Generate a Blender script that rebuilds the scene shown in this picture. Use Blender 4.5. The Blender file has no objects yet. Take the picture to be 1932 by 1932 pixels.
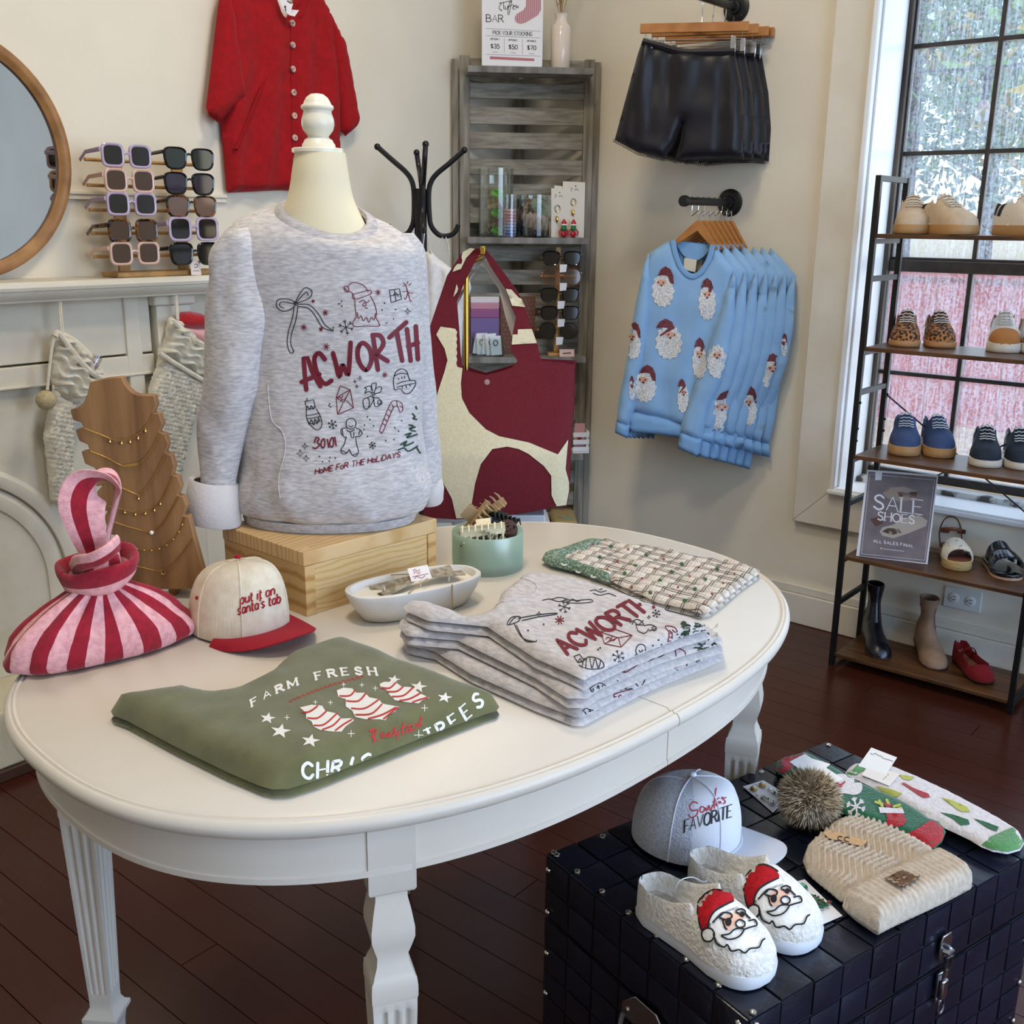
import bpy,bmesh,math,random
from mathutils import Vector,Matrix,geometry,noise
from mathutils.bvhtree import BVHTree
random.seed(7)
SC = bpy.context.scene
COL = SC.collection
PI = math.pi
# --- camera
YAW,PITCH,ROLL = math.radians(39.52),math.radians(15.5),math.radians(0.585)
FPX,CPX = 1982.6,966.0
CAM = Vector((0,0,1.35))
_f = Vector((math.cos(PITCH) * math.cos(YAW),math.cos(PITCH) * math.sin(YAW),-math.sin(PITCH)))
_r = Vector((math.sin(YAW),-math.cos(YAW),0))
_u = _r.cross(_f)
CR = math.cos(ROLL) * _r + math.sin(ROLL) * _u
CU = -math.sin(ROLL) * _r + math.cos(ROLL) * _u
FH = Vector((math.cos(YAW),math.sin(YAW),0))
cd = bpy.data.cameras.new('camera')
cd.sensor_width = 36.0
cd.lens = 36.0 * FPX / 1932.0
cd.clip_start = 0.05
cam = bpy.data.objects.new('camera',cd)
COL.objects.link(cam)
rm = Matrix((CR,CU,-_f)).transposed().to_4x4()
rm.translation = CAM
cam.matrix_world = rm
SC.camera = cam
# --- light
SC.view_settings.view_transform = 'Standard'
SC.view_settings.look = 'None'
SC.view_settings.gamma = 1.0
SC.view_settings.exposure = 0.46
SC.view_settings.use_curve_mapping = False
SC.cycles.max_bounces = 6
SC.cycles.diffuse_bounces = 3
SC.cycles.glossy_bounces = 3
SC.cycles.transmission_bounces = 6
SC.cycles.transparent_max_bounces = 12
SC.cycles.caustics_reflective = False
SC.cycles.caustics_refractive = False
SC.cycles.sample_clamp_indirect = 6.0
SC.cycles.use_adaptive_sampling = True
SC.cycles.adaptive_threshold = 0.045
SC.cycles.use_light_tree = False
w = bpy.data.worlds.new('sky')
SC.world = w
w.use_nodes = True
nt = w.node_tree
sk = nt.nodes.new('ShaderNodeTexSky')
sk.sky_type = 'NISHITA'
sk.sun_disc = False
sk.sun_elevation = math.radians(38)
sk.sun_rotation = math.radians(150)
nt.links.new(sk.outputs[0],nt.nodes['Background'].inputs[0])
nt.nodes['Background'].inputs[1].default_value = 0.22
def lamp(name,kind,loc,energy,col,size=None,sizey=None,rot=None,aim=None):
 l = bpy.data.lights.new(name,kind)
 l.energy = energy
 l.color = col
 if kind == 'AREA':
  l.shape = 'RECTANGLE' if sizey else 'DISK'
  l.size = size
  if sizey:
   l.size_y = sizey
 elif kind == 'SUN':
  l.angle = math.radians(1)
 elif size:
  l.shadow_soft_size = size
 o = bpy.data.objects.new(name,l)
 o.location = loc
 if aim is not None:
  o.rotation_euler = (Vector(aim)).to_track_quat('-Z','Y').to_euler()
 COL.objects.link(o)
 return o
lamp('sun_light','SUN',(0,-6,8),1.6,(1.0,0.93,0.82),aim=(0.62,0.35,-0.62))
# daylight entering through the storefront windows behind the camera and along the window wall
lamp('storefront_daylight','AREA',(1.2,-2.35,1.55),66,(0.40,0.62,1.0),2.9,2.2,aim=(0,1,0))
lamp('near_window_daylight','AREA',(3.62,0.8,1.4),7,(0.80,0.90,1.0),1.0,1.7,aim=(-1,0,0))
# --- pixel geometry
def ray(x,y):
 return _f + CR * ((x - CPX) / FPX) - CU * ((y - CPX) / FPX)
def at(x,y,axis,val):
 d = ray(x,y)
 return CAM + d * ((val - CAM[axis]) / d[axis])
def Z(x,y,z):
 return at(x,y,2,z)
def V(x,y,h):
 d = ray(x,y)
 return CAM + d * (h / d.dot(FH))
def proj(p):
 d = Vector(p) - CAM
 k = d.dot(_f)
 return (CPX + FPX * d.dot(CR) / k,CPX - FPX * d.dot(CU) / k)
# --- materials
def lin(c):
 if isinstance(c,str):
  c = tuple(int(c[i:i + 2],16) / 255 for i in (0,2,4))
 return tuple((x / 12.92 if x <= 0.04045 else ((x + 0.055) / 1.055) ** 2.4) for x in c[:3]) + (1.0,)
MATS = {}
def M(name,col,rough=0.6,metal=0.0,col2=None,ns=40,st=(1,1,1),lo=0.35,hi=0.65,bump=0.0,bs=200,bst=None,sheen=0.0,
  spec=0.5,trans=0.0,ior=1.45,coat=0.0,wave=None,emit=0,alpha=1.0,detail=4,rnd=0.0,bdist=0.002,sss=0.0):
 if name in MATS:
  return MATS[name]
 m = bpy.data.materials.new(name)
 m.use_nodes = True
 n,l = m.node_tree.nodes,m.node_tree.links
 b = n['Principled BSDF']
 b.inputs['Base Color'].default_value = lin(col)
 b.inputs['Roughness'].default_value = rough
 b.inputs['Metallic'].default_value = metal
 b.inputs['Specular IOR Level'].default_value = spec
 b.inputs['IOR'].default_value = ior
 b.inputs['Sheen Weight'].default_value = sheen
 b.inputs['Transmission Weight'].default_value = trans
 b.inputs['Coat Weight'].default_value = coat
 b.inputs['Alpha'].default_value = alpha
 if sss:
  b.inputs['Subsurface Weight'].default_value = sss
  b.inputs['Subsurface Scale'].default_value = 0.01
 if emit:
  b.inputs['Emission Color'].default_value = lin(col)
  b.inputs['Emission Strength'].default_value = emit
 tc = n.new('ShaderNodeTexCoord')
 def tex(scale,stretch,det):
  mp = n.new('ShaderNodeMapping')
  mp.inputs['Scale'].default_value = stretch
  l.new(tc.outputs['Object'],mp.inputs['Vector'])
  if wave:
   t = n.new('ShaderNodeTexWave')
   t.inputs['Scale'].default_value = scale
   t.inputs['Distortion'].default_value = wave[0]
   t.inputs['Detail'].default_value = det
   t.inputs['Detail Scale'].default_value = wave[1]
   t.bands_direction = wave[2]
   l.new(mp.outputs[0],t.inputs['Vector'])
   return t.outputs['Fac'] if 'Fac' in t.outputs else t.outputs[1]
  t = n.new('ShaderNodeTexNoise')
  t.inputs['Scale'].default_value = scale
  t.inputs['Detail'].default_value = det
  l.new(mp.outputs[0],t.inputs['Vector'])
  return t.outputs['Fac']
 last = None
 if col2 is not None:
  cr = n.new('ShaderNodeValToRGB')
  cr.color_ramp.elements[0].position = lo
  cr.color_ramp.elements[1].position = hi
  cr.color_ramp.elements[0].color = lin(col)
  cr.color_ramp.elements[1].color = lin(col2)
  l.new(tex(ns,st,detail),cr.inputs[0])
  last = cr.outputs[0]
 if rnd:
  oi = n.new('ShaderNodeObjectInfo')
  mr = n.new('ShaderNodeMapRange')
  mr.inputs['To Min'].default_value = 1 - rnd
  mr.inputs['To Max'].default_value = 1 + rnd
  l.new(oi.outputs['Random'],mr.inputs['Value'])
  hs = n.new('ShaderNodeHueSaturation')
  if last:
   l.new(last,hs.inputs['Color'])
  else:
   hs.inputs['Color'].default_value = lin(col)
  l.new(mr.outputs[0],hs.inputs['Value'])
  last = hs.outputs[0]
 if last:
  l.new(last,b.inputs['Base Color'])
 if bump:
  wv,wave = wave,None
  bp = n.new('ShaderNodeBump')
  bp.inputs['Strength'].default_value = bump
  bp.inputs['Distance'].default_value = bdist
  l.new(tex(bs,bst or st,3),bp.inputs['Height'])
  l.new(bp.outputs[0],b.inputs['Normal'])
 MATS[name] = m
 return m
def thin_glass(name,col,gl=.1):
 if name in MATS:
  return MATS[name]
 m = bpy.data.materials.new(name)
 m.use_nodes = True
 n,l = m.node_tree.nodes,m.node_tree.links
 n.remove(n['Principled BSDF'])
 t,g,x = n.new('ShaderNodeBsdfTransparent'),n.new('ShaderNodeBsdfGlossy'),n.new('ShaderNodeMixShader')
 lw_ = n.new('ShaderNodeLayerWeight')
 lw_.inputs[0].default_value = .35
 mu = n.new('ShaderNodeMath')
 mu.operation = 'MULTIPLY_ADD'
 mu.inputs[1].default_value = .5
 mu.inputs[2].default_value = gl * .5
 l.new(lw_.outputs['Facing'],mu.inputs[0])
 t.inputs[0].default_value = col
 g.inputs['Roughness'].default_value = .04
 l.new(mu.outputs[0],x.inputs[0])
 l.new(t.outputs[0],x.inputs[1])
 l.new(g.outputs[0],x.inputs[2])
 l.new(x.outputs[0],n['Material Output'].inputs[0])
 MATS[name] = m
 return m
# --- mesh building
class MB:
 def __init__(s):
  s.v,s.f,s.mi = [],[],[]
 def add(s,vs,fs,mi=0):
  o = len(s.v)
  s.v += [Vector(p) for p in vs]
  s.f += [tuple(i + o for i in q) for q in fs]
  s.mi += [mi] * len(fs)
  return s
 def box(s,a,b,mi=0):
  (x0,y0,z0),(x1,y1,z1) = a,b
  x0,x1 = min(x0,x1),max(x0,x1)
  y0,y1 = min(y0,y1),max(y0,y1)
  z0,z1 = min(z0,z1),max(z0,z1)
  return s.add([(x0,y0,z0),(x1,y0,z0),(x1,y1,z0),(x0,y1,z0),(x0,y0,z1),(x1,y0,z1),(x1,y1,z1),(x0,y1,z1)],
      [(0,3,2,1),(4,5,6,7),(0,1,5,4),(1,2,6,5),(2,3,7,6),(3,0,4,7)],mi)
 def obox(s,o,ex,ey,ez,mi=0):
  o,ex,ey,ez = map(Vector,(o,ex,ey,ez))
  if ex.cross(ey).dot(ez) < 0:
   o,ex = o + ex,-ex
  p = [o,o + ex,o + ex + ey,o + ey]
  return s.add(p + [q + ez for q in p],[(0,3,2,1),(4,5,6,7),(0,1,5,4),(1,2,6,5),(2,3,7,6),(3,0,4,7)],mi)
 def loft(s,rings,cap=(True,True),closed=True,mi=0,mif=None):
  n = len(rings[0])
  o = len(s.v)
  for r in rings:
   s.v += [Vector(p) for p in r]
  m = n if closed else n - 1
  for i in range(len(rings) - 1):
   for j in range(m):
    k = (j + 1) % n
    s.f.append((o + i * n + j,o + i * n + k,o + (i + 1) * n + k,o + (i + 1) * n + j))
    s.mi.append(mif(i,j) if mif else mi)
  if closed and cap[0]:
   s.f.append(tuple(o + j for j in reversed(range(n))))
   s.mi.append(mi)
  if closed and cap[1]:
   s.f.append(tuple(o + (len(rings) - 1) * n + j for j in range(n)))
   s.mi.append(mi)
  return s
 def tube(s,pts,r,n=8,caps=True,flat=None,mi=0,closed=False,up=None):
  pts = [Vector(p) for p in pts]
  if not isinstance(r,(list,tuple)):
   r = [r] * len(pts)
  rings = []
  prev = None
  N = len(pts)
  for i,p in enumerate(pts):
   if closed:
    t = pts[(i + 1) % N] - pts[i - 1]
   else:
    t = pts[min(i + 1,N - 1)] - pts[max(i - 1,0)]
   if t.length < 1e-9:
    t = Vector((0,0,1))
   t.normalize()
   if up is not None:
    a = Vector(up) - t * Vector(up).dot(t)
   elif prev is None:
    a = Vector((0,0,1)) if abs(t.z) < 0.9 else Vector((1,0,0))
    a = a - t * a.dot(t)
   else:
    a = prev - t * prev.dot(t)
   if a.length < 1e-6:
    a = t.orthogonal()
   a.normalize()
   prev = a
   b = t.cross(a)
   fa,fb = (1,1) if flat is None else flat
   rings.append([p + (a * math.cos(2 * PI * k / n) * fa + b * math.sin(2 * PI * k / n) * fb) * r[i] for k in range(n)])
  if closed:
   rings.append(rings[0])
   return s.loft(rings,(False,False),mi=mi)
  return s.loft(rings,(caps,caps),mi=mi)
 def lathe(s,prof,c=(0,0,0),n=24,axis=None,cap=(True,True),mi=0,sx=1,sy=1):
  c = Vector(c)
  if axis is None:
   ex,ey,ez = Vector((1,0,0)),Vector((0,1,0)),Vector((0,0,1))
  else:
   ez = Vector(axis).normalized()
   ex = ez.orthogonal().normalized()
   ey = ez.cross(ex)
  rings = [[c + ez * z + ex * (max(r,1e-5) * sx * math.cos(2 * PI * k / n)) + ey * (max(r,1e-5) * sy * math.sin(2 * PI * k / n)) for k in range(n)] for r,z in prof]
  return s.loft(rings,cap,mi=mi)
 def prism(s,pts,d,mi=0):
  pts = [Vector(p) for p in pts]
  d = Vector(d)
  nrm = Vector((0,0,0))
  for i in range(len(pts)):
   nrm += pts[i].cross(pts[(i + 1) % len(pts)])
  if nrm.dot(d) < 0:
   pts = pts[::-1]
  n = len(pts)
  return s.add(pts + [p + d for p in pts],[tuple(reversed(range(n))),tuple(range(n,2 * n))] + [(i,(i + 1) % n,n + (i + 1) % n,n + i) for i in range(n)],mi)
 def grid(s,nu,nv,fn,mi=0,closed_u=False):
  o = len(s.v)
  for i in range(nu + 1):
   for j in range(nv + 1):
    s.v.append(Vector(fn(i / nu,j / nv)))
  for i in range(nu):
   for j in range(nv):
    a = o + i * (nv + 1) + j
    s.f.append((a,a + nv + 1,a + nv + 2,a + 1))
    s.mi.append(mi)
  return s
 def ball(s,c,r,n=12,m=8,sc=(1,1,1),mi=0):
  c = Vector(c)
  rings = []
  for i in range(m + 1):
   th = PI * (0.02 + 0.96 * i / m)
   rings.append([c + Vector((r * sc[0] * math.sin(th) * math.cos(2 * PI * k / n),r * sc[1] * math.sin(th) * math.sin(2 * PI * k / n),-r * sc[2] * math.cos(th))) for k in range(n)])
  return s.loft(rings,mi=mi)
 def solid(s,t):
  """give an open sheet a thickness"""
  nr = [Vector((0,0,0)) for _ in s.v]
  for f in s.f:
   a,b,c = s.v[f[0]],s.v[f[1]],s.v[f[2]]
   q = (b - a).cross(c - a)
   for i in f:
    nr[i] += q
  n = len(s.v)
  s.v = s.v + [p - (q.normalized() if q.length > 1e-12 else q) * t for p,q in zip(s.v,nr)]
  ed = {}
  for f in s.f:
   for i in range(len(f)):
    ed[(f[i],f[(i + 1) % len(f)])] = 1
  fs = list(s.f) + [tuple(i + n for i in reversed(f)) for f in s.f]
  for (i,j) in ed:
   if (j,i) not in ed:
    fs.append((j,i,i + n,j + n))
  s.f = fs
  s.mi = [0] * len(fs)
  return s
 def xf(s,m):
  s.v = [m @ p for p in s.v]
  return s
OFF = {}      # root name -> world offset removed from mesh coordinates
GEO = {}      # object name -> (world verts, faces) for the print ray casts
def obj(name,mb,mat,off=Vector((0,0,0)),sharp=35,bevel=0.0,fixn=False):
 me = bpy.data.meshes.new(name)
 me.from_pydata([p - off for p in mb.v],[],mb.f)
 mats = mat if isinstance(mat,(list,tuple)) else [mat]
 for m in mats:
  me.materials.append(m)
 if len(mats) > 1:
  me.polygons.foreach_set('material_index',mb.mi)
 if fixn:
  bm = bmesh.new()
  bm.from_mesh(me)
  bmesh.ops.recalc_face_normals(bm,faces=bm.faces)
  bm.to_mesh(me)
  bm.free()
 me.shade_smooth()
 if sharp < 180:
  me.set_sharp_from_angle(angle=math.radians(sharp))
 o = bpy.data.objects.new(name,me)
 COL.objects.link(o)
 if bevel:
  b = o.modifiers.new('bevel','BEVEL')
  b.width = bevel
  b.segments = 2
  b.limit_method = 'ANGLE'
  b.angle_limit = math.radians(40)
 GEO[o.name] = (mb.v,mb.f)
 return o
def tag(o,label=None,cat=None,group=None,kind=None):
 for k,v in (('label',label),('category',cat),('group',group),('kind',kind)):
  if v:
   o[k] = v
 return o
def thing(name,label,cat,loc=(0,0,0),group=None,kind=None,rotz=None,local=False):
 o = bpy.data.objects.new(name,None)
 o.empty_display_size = 0.05
 o.location = loc
 if rotz:
  o.rotation_euler = (0,0,rotz)
 COL.objects.link(o)
 tag(o,label,cat,group,kind)
 OFF[o.name] = Vector((0,0,0)) if local else Vector(loc)
 return o
def part(root,name,mb,mat,parent=None,sharp=35,bevel=0.0,label=None,kind=None,fixn=False):
 o = obj(name,mb,mat,OFF[root.name],sharp,bevel,fixn)
 o.parent = parent or root
 if label:
  o['label'] = label
 if kind:
  o['kind'] = kind
 return o
def copy_tree(o,parent=None):
 c = o.copy()
 COL.objects.link(c)
 c.parent = parent
 if o.name in OFF:
  OFF[c.name] = OFF[o.name]
 for ch in list(o.children):
  copy_tree(ch,c)
 return c
def lerp(a,b,t):
 return a + (b - a) * t
def interp(tab,x):
 """piecewise linear lookup of a table of rows sorted by their first entry"""
 if x <= tab[0][0]:
  return tab[0][1:]
 for a,b in zip(tab,tab[1:]):
  if x <= b[0]:
   t = (x - a[0]) / (b[0] - a[0])
   return tuple(lerp(p,q,t) for p,q in zip(a[1:],b[1:]))
 return tab[-1][1:]
def smooth(pts,n=6,closed=False):
 """Catmull-Rom through points of any dimension"""
 N = len(pts)
 if N < 3:
  return [tuple(p) for p in pts]
 out = []
 for i in range(N if closed else N - 1):
  if closed:
   a,b,c,d = pts[i - 1],pts[i],pts[(i + 1) % N],pts[(i + 2) % N]
  else:
   a,b,c,d = pts[max(i - 1,0)],pts[i],pts[i + 1],pts[min(i + 2,N - 1)]
  for k in range(n):
   t = k / n
   out.append(tuple(0.5 * ((2 * q) + (-p + r) * t + (2 * p - 5 * q + 4 * r - s) * t * t + (-p + 3 * q - 3 * r + s) * t ** 3) for p,q,r,s in zip(a,b,c,d)))
 if not closed:
  out.append(tuple(pts[-1]))
 return out
def inpoly(x,y,P):
 c = False
 j = len(P) - 1
 for i in range(len(P)):
  if (P[i][1] > y) != (P[j][1] > y) and x < (P[j][0] - P[i][0]) * (y - P[i][1]) / (P[j][1] - P[i][1]) + P[i][0]:
   c = not c
  j = i
 return c
def edist(x,y,P):
 best = 1e9
 for i in range(len(P)):
  ax,ay = P[i - 1][0],P[i - 1][1]
  bx,by = P[i][0],P[i][1]
  dx,dy = bx - ax,by - ay
  L = dx * dx + dy * dy
  t = 0 if L == 0 else max(0,min(1,((x - ax) * dx + (y - ay) * dy) / L))
  d = (ax + t * dx - x) ** 2 + (ay + t * dy - y) ** 2
  if d < best:
   best = d
 return math.sqrt(best)
def fill(P,step):
 """2D polygon -> (points, triangles) with inner grid points"""
 P = [tuple(p[:2]) for p in P]
 q = []
 for i in range(len(P)):
  a,b = P[i],P[(i + 1) % len(P)]
  L = math.hypot(b[0] - a[0],b[1] - a[1])
  k = max(1,int(L / step))
  for t in range(k):
   q.append((lerp(a[0],b[0],t / k),lerp(a[1],b[1],t / k)))
 nb = len(q)
 xs = [p[0] for p in q]
 ys = [p[1] for p in q]
 x0,x1,y0,y1 = min(xs),max(xs),min(ys),max(ys)
 pts = list(q)
 i = 0
 y = y0 + step * 0.5
 while y < y1:
  x = x0 + step * (0.5 if i % 2 else 0.25)
  while x < x1:
   if inpoly(x,y,q) and edist(x,y,q) > step * 0.45:
    pts.append((x,y))
   x += step
  y += step * 0.87
  i += 1
 res = geometry.delaunay_2d_cdt([Vector(p) for p in pts],[(i,(i + 1) % nb) for i in range(nb)],[],0,1e-7)
 vv = [(p.x,p.y) for p in res[0]]
 ff = []
 for t in res[2]:
  cx = sum(vv[i][0] for i in t) / len(t)
  cy = sum(vv[i][1] for i in t) / len(t)
  if inpoly(cx,cy,q):
   ff.append(tuple(t))
 return vv,ff,q
def pillow(P,fr,thick,er,step=0.012,under=0.25,nz=0.0,nsc=30,hfn=None,bottom=True,seed=0):
 """soft slab over a 2D outline; fr = (origin, ex, ey, en): outline axes and the thickness direction"""
 o,ex,ey,en = map(Vector,fr)
 vv,ff,q = fill(P,step)
 mb = MB()
 top,bot = [],[]
 for x,y in vv:
  d = edist(x,y,q)
  k = min(1.0,d / er)
  h = math.sqrt(max(0,1 - (1 - k) ** 2))
  t = thick * (hfn(x,y) if hfn else 1.0)
  nn = nz * noise.noise(Vector((x * nsc,y * nsc,seed)))
  base = o + ex * x + ey * y
  z = t * (under + (1 - under) * h) + nn * h
  top.append(base + en * z)
  bot.append(base + en * (t * under * (1 - h)))
 n = len(vv)
 area = 0
 t0 = ff[0]
 a,b,c = (Vector((vv[i][0],vv[i][1],0)) for i in t0)
 flip = (ex.cross(ey).dot(en) < 0) != ((b - a).cross(c - a).z < 0)
 fs = [t[::-1] if flip else t for t in ff]
 mb.add(top + bot if bottom else top,fs + ([tuple(i + n for i in reversed(t)) for t in fs] if bottom else []))
 if bottom:
  cnt = {}
  for t in fs:
   for i in range(3):
    e = (t[i],t[(i + 1) % 3])
    cnt[e] = 1
  for (i,j) in list(cnt):
   if (j,i) not in cnt:
    mb.f.append((j,i,i + n,j + n))
    mb.mi.append(0)
 return mb
# --- prints: strokes and shapes cast onto a surface
def bvh(objs):
 vs,fs = [],[]
 for o in objs:
  v,f = GEO[o.name]
  k = len(vs)
  vs += v
  fs += [tuple(i + k for i in t) for t in f]
 return BVHTree.FromPolygons(vs,fs)
def hit(tree,x,y):
 h = tree.ray_cast(CAM,ray(x,y).normalized())[0]
 if h is None:
  h = tree.find_nearest(V(x,y,1.5))[0]
 return h
def resample(pts,step):
 out = [tuple(pts[0])]
 for a,b in zip(pts,pts[1:]):
  L = math.hypot(b[0] - a[0],b[1] - a[1])
  k = max(1,int(L / step + 0.5))
  for i in range(1,k + 1):
   out.append((lerp(a[0],b[0],i / k),lerp(a[1],b[1],i / k)))
 return out
def shapes2d(items,step):
 """items: ('s', pts, width) strokes, ('p', pts) filled outlines, ('c', x, y, r) discs -> 2D verts, faces"""
 V2,F2 = [],[]
 def fan(cx,cy,r,n=8):
  o = len(V2)
  V2.append((cx,cy))
  V2.extend((cx + r * math.cos(2 * PI * k / n),cy + r * math.sin(2 * PI * k / n)) for k in range(n))
  F2.extend((o,o + 1 + k,o + 1 + (k + 1) % n) for k in range(n))
 for it in items:
  if it[0] == 's':
   w = it[2]
   pts = resample(it[1],max(step,w * 0.6))
   n = len(pts)
   o = len(V2)
   for i in range(n):
    a,b = pts[max(i - 1,0)],pts[min(i + 1,n - 1)]
    dx,dy = b[0] - a[0],b[1] - a[1]
    L = math.hypot(dx,dy) or 1
    nx,ny = -dy / L * w / 2,dx / L * w / 2
    V2.append((pts[i][0] + nx,pts[i][1] + ny))
    V2.append((pts[i][0] - nx,pts[i][1] - ny))
   for i in range(n - 1):
    F2.append((o + 2 * i,o + 2 * i + 2,o + 2 * i + 3,o + 2 * i + 1))
   if w > 3.0 or len(it) > 3:
    for p in it[1] if len(it[1]) < 12 else (it[1][0],it[1][-1]):
     fan(p[0],p[1],w / 2)
  elif it[0] == 'p':
   vv,ff,_ = fill(it[1],step * 1.5)
   o = len(V2)
   V2.extend(vv)
   F2.extend(tuple(i + o for i in t) for t in ff)
  else:
   fan(it[1],it[2],it[3],10)
 return V2,F2
def decal(root,name,items,tree,mat,parent=None,off=0.0008,step=5.0,jump=0.03,label=None,fn=None,kind=None):
 """items in photograph pixels, cast from the camera on to the surface in tree (or mapped by fn)"""
 V2,F2 = shapes2d(items,step)
 pos = []
 for x,y in V2:
  if fn:
   pos.append(fn(x,y))
   continue
  d = ray(x,y).normalized()
  h = tree.ray_cast(CAM,d)
  if h[0] is None:
   pos.append(None)
  else:
   nn = h[1] if h[1].dot(d) < 0 else -h[1]
   pos.append(h[0] + nn * off)
 mb = MB()
 idx = {}
 for f in F2:
  if any(pos[i] is None for i in f):
   continue
  if any((pos[f[i]] - pos[f[i - 1]]).length > jump for i in range(len(f))):
   continue
  if fn is None:
   a,b,c = (pos[f[i]] for i in (0,1,2))
   if (b - a).cross(c - a).dot(CAM - a) < 0:
    f = f[::-1]
  q = []
  for i in f:
   if i not in idx:
    idx[i] = len(mb.v)
    mb.v.append(pos[i])
   q.append(idx[i])
  mb.f.append(tuple(q))
  mb.mi.append(0)
 if not mb.f:
  return None
 return part(root,name,mb,mat,parent,sharp=180,label=label,kind=kind)
# --- stroke letters (unit box: height 1, y up)
GL = {
 'A': (.7,['0,0 .35,1 .7,0','.13,.36 .57,.36']),'B': (.66,['0,0 0,1','~0,1 .42,.97 .55,.76 .42,.55 0,.53','~0,.53 .5,.5 .66,.27 .5,.04 0,0']),
 'C': (.68,['~.66,.8 .42,1 .12,.85 0,.5 .12,.15 .42,0 .66,.2']),'D': (.68,['0,0 0,1','~0,1 .4,.95 .68,.5 .4,.05 0,0']),
 'E': (.6,['0,0 0,1','0,1 .58,1','0,.52 .46,.52','0,0 .6,0']),'F': (.58,['0,0 0,1','0,1 .58,1','0,.52 .46,.52']),
 'G': (.7,['~.66,.8 .42,1 .12,.85 0,.5 .12,.15 .42,0 .66,.15','.66,.15 .66,.45 .42,.45']),'H': (.68,['0,0 0,1','.68,0 .68,1','0,.5 .68,.5']),
 'I': (.1,['.05,0 .05,1']),'J': (.5,['~.5,1 .5,.25 .3,0 .05,.15']),'K': (.66,['0,0 0,1','.62,1 0,.42','.22,.6 .66,0']),'L': (.56,['0,0 0,1','0,0 .56,0']),
 'M': (.84,['0,0 0,1','0,1 .42,.2','.42,.2 .84,1','.84,1 .84,0']),'N': (.7,['0,0 0,1','0,1 .7,0','.7,0 .7,1']),
 'O': (.78,['~.39,1 .1,.85 0,.5 .1,.15 .39,0 .68,.15 .78,.5 .68,.85 .39,1']),'P': (.62,['0,0 0,1','~0,1 .45,.96 .6,.74 .45,.52 0,.48']),
 'R': (.66,['0,0 0,1','~0,1 .45,.96 .58,.75 .45,.54 0,.5','.3,.5 .66,0']),'S': (.58,['~.55,.84 .32,1 .06,.86 .1,.62 .46,.42 .54,.16 .28,0 0,.16']),
 'T': (.66,['.33,0 .33,1','0,1 .66,1']),'U': (.68,['~0,1 0,.3 .12,.05 .34,0 .56,.05 .68,.3 .68,1']),'V': (.7,['0,1 .35,0 .7,1']),
 'W': (.95,['0,1 .24,0 .48,.8 .72,0 .95,1']),'X': (.66,['0,0 .66,1','0,1 .66,0']),'Y': (.66,['0,1 .33,.48 .66,1','.33,.48 .33,0']),
 'Z': (.6,['0,1 .6,1 0,0 .6,0']),'0': (.6,['~.3,1 .05,.8 .02,.5 .05,.2 .3,0 .55,.2 .58,.5 .55,.8 .3,1']),'1': (.3,['0,.8 .2,1 .2,0']),
 '2': (.55,['~0,.8 .2,1 .5,.9 .5,.65 .2,.3 0,0','0,0 .55,0']),'3': (.55,['~.02,.86 .28,1 .5,.8 .4,.56 .2,.52','~.2,.52 .46,.47 .55,.24 .3,0 0,.14']),
 '5': (.55,['.5,1 .08,1 .05,.55','~.05,.55 .3,.64 .54,.4 .42,.06 .15,0 0,.12']),'7': (.55,['0,1 .55,1 .2,0']),
 '$': (.55,['~.5,.8 .28,.92 .04,.76 .16,.56 .44,.42 .5,.2 .26,.08 .02,.2','.27,1.05 .27,-.05']),
 'a': (.5,['~.48,.5 .2,.64 0,.32 .18,0 .46,.16','.48,.62 .48,0']),'b': (.5,['0,1 0,0','~0,.45 .28,.64 .5,.32 .28,0 0,.15']),
 'c': (.46,['~.45,.5 .2,.64 0,.32 .2,0 .45,.12']),'d': (.5,['.5,1 .5,0','~.5,.45 .22,.64 0,.32 .22,0 .5,.15']),'e': (.48,['~0,.34 .47,.36 .4,.58 .2,.64 0,.32 .2,0 .46,.12']),
 'f': (.36,['~.36,.95 .2,1 .14,.8 .14,0','0,.62 .34,.62']),'h': (.48,['0,1 0,0','~0,.42 .25,.64 .46,.45 .48,0']),'i': (.1,['.05,.62 .05,0','.05,.86 .05,.9']),
 'l': (.1,['.05,1 .05,0']),'m': (.8,['0,.62 0,0','~0,.45 .2,.64 .38,.45 .4,0','~.4,.45 .6,.64 .78,.45 .8,0']),'n': (.48,['0,.62 0,0','~0,.42 .25,.64 .46,.45 .48,0']),
 'o': (.5,['~.25,.64 .03,.5 .03,.14 .25,0 .47,.14 .47,.5 .25,.64']),'p': (.5,['0,.62 0,-.32','~0,.48 .28,.64 .5,.32 .28,0 0,.15']),'r': (.34,['0,.62 0,0','~0,.4 .15,.6 .34,.6']),
 's': (.42,['~.4,.53 .2,.64 .03,.5 .2,.34 .4,.2 .22,0 0,.1']),'t': (.36,['~.14,.9 .14,.15 .24,0 .36,.06','0,.62 .34,.62']),'u': (.48,['~0,.62 .02,.15 .22,0 .46,.2','.48,.62 .48,0']),
 'v': (.46,['0,.62 .23,0 .46,.62']),'w': (.7,['0,.62 .18,0 .35,.55 .52,0 .7,.62']),'x': (.44,['0,0 .44,.62','0,.62 .44,0']),'y': (.46,['0,.62 .23,0','~.46,.62 .23,0 .1,-.28 -.05,-.3']),"'": (.1,['.05,1 .05,.78']),'.': (.1,['.05,0 .05,.05']),'@': (.7,['~.5,.4 .3,.6 .2,.4 .3,.2 .5,.4','~.6,.2 .7,.5 .5,.9 .1,.8 0,.4 .2,0 .5,0']),
}
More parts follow.
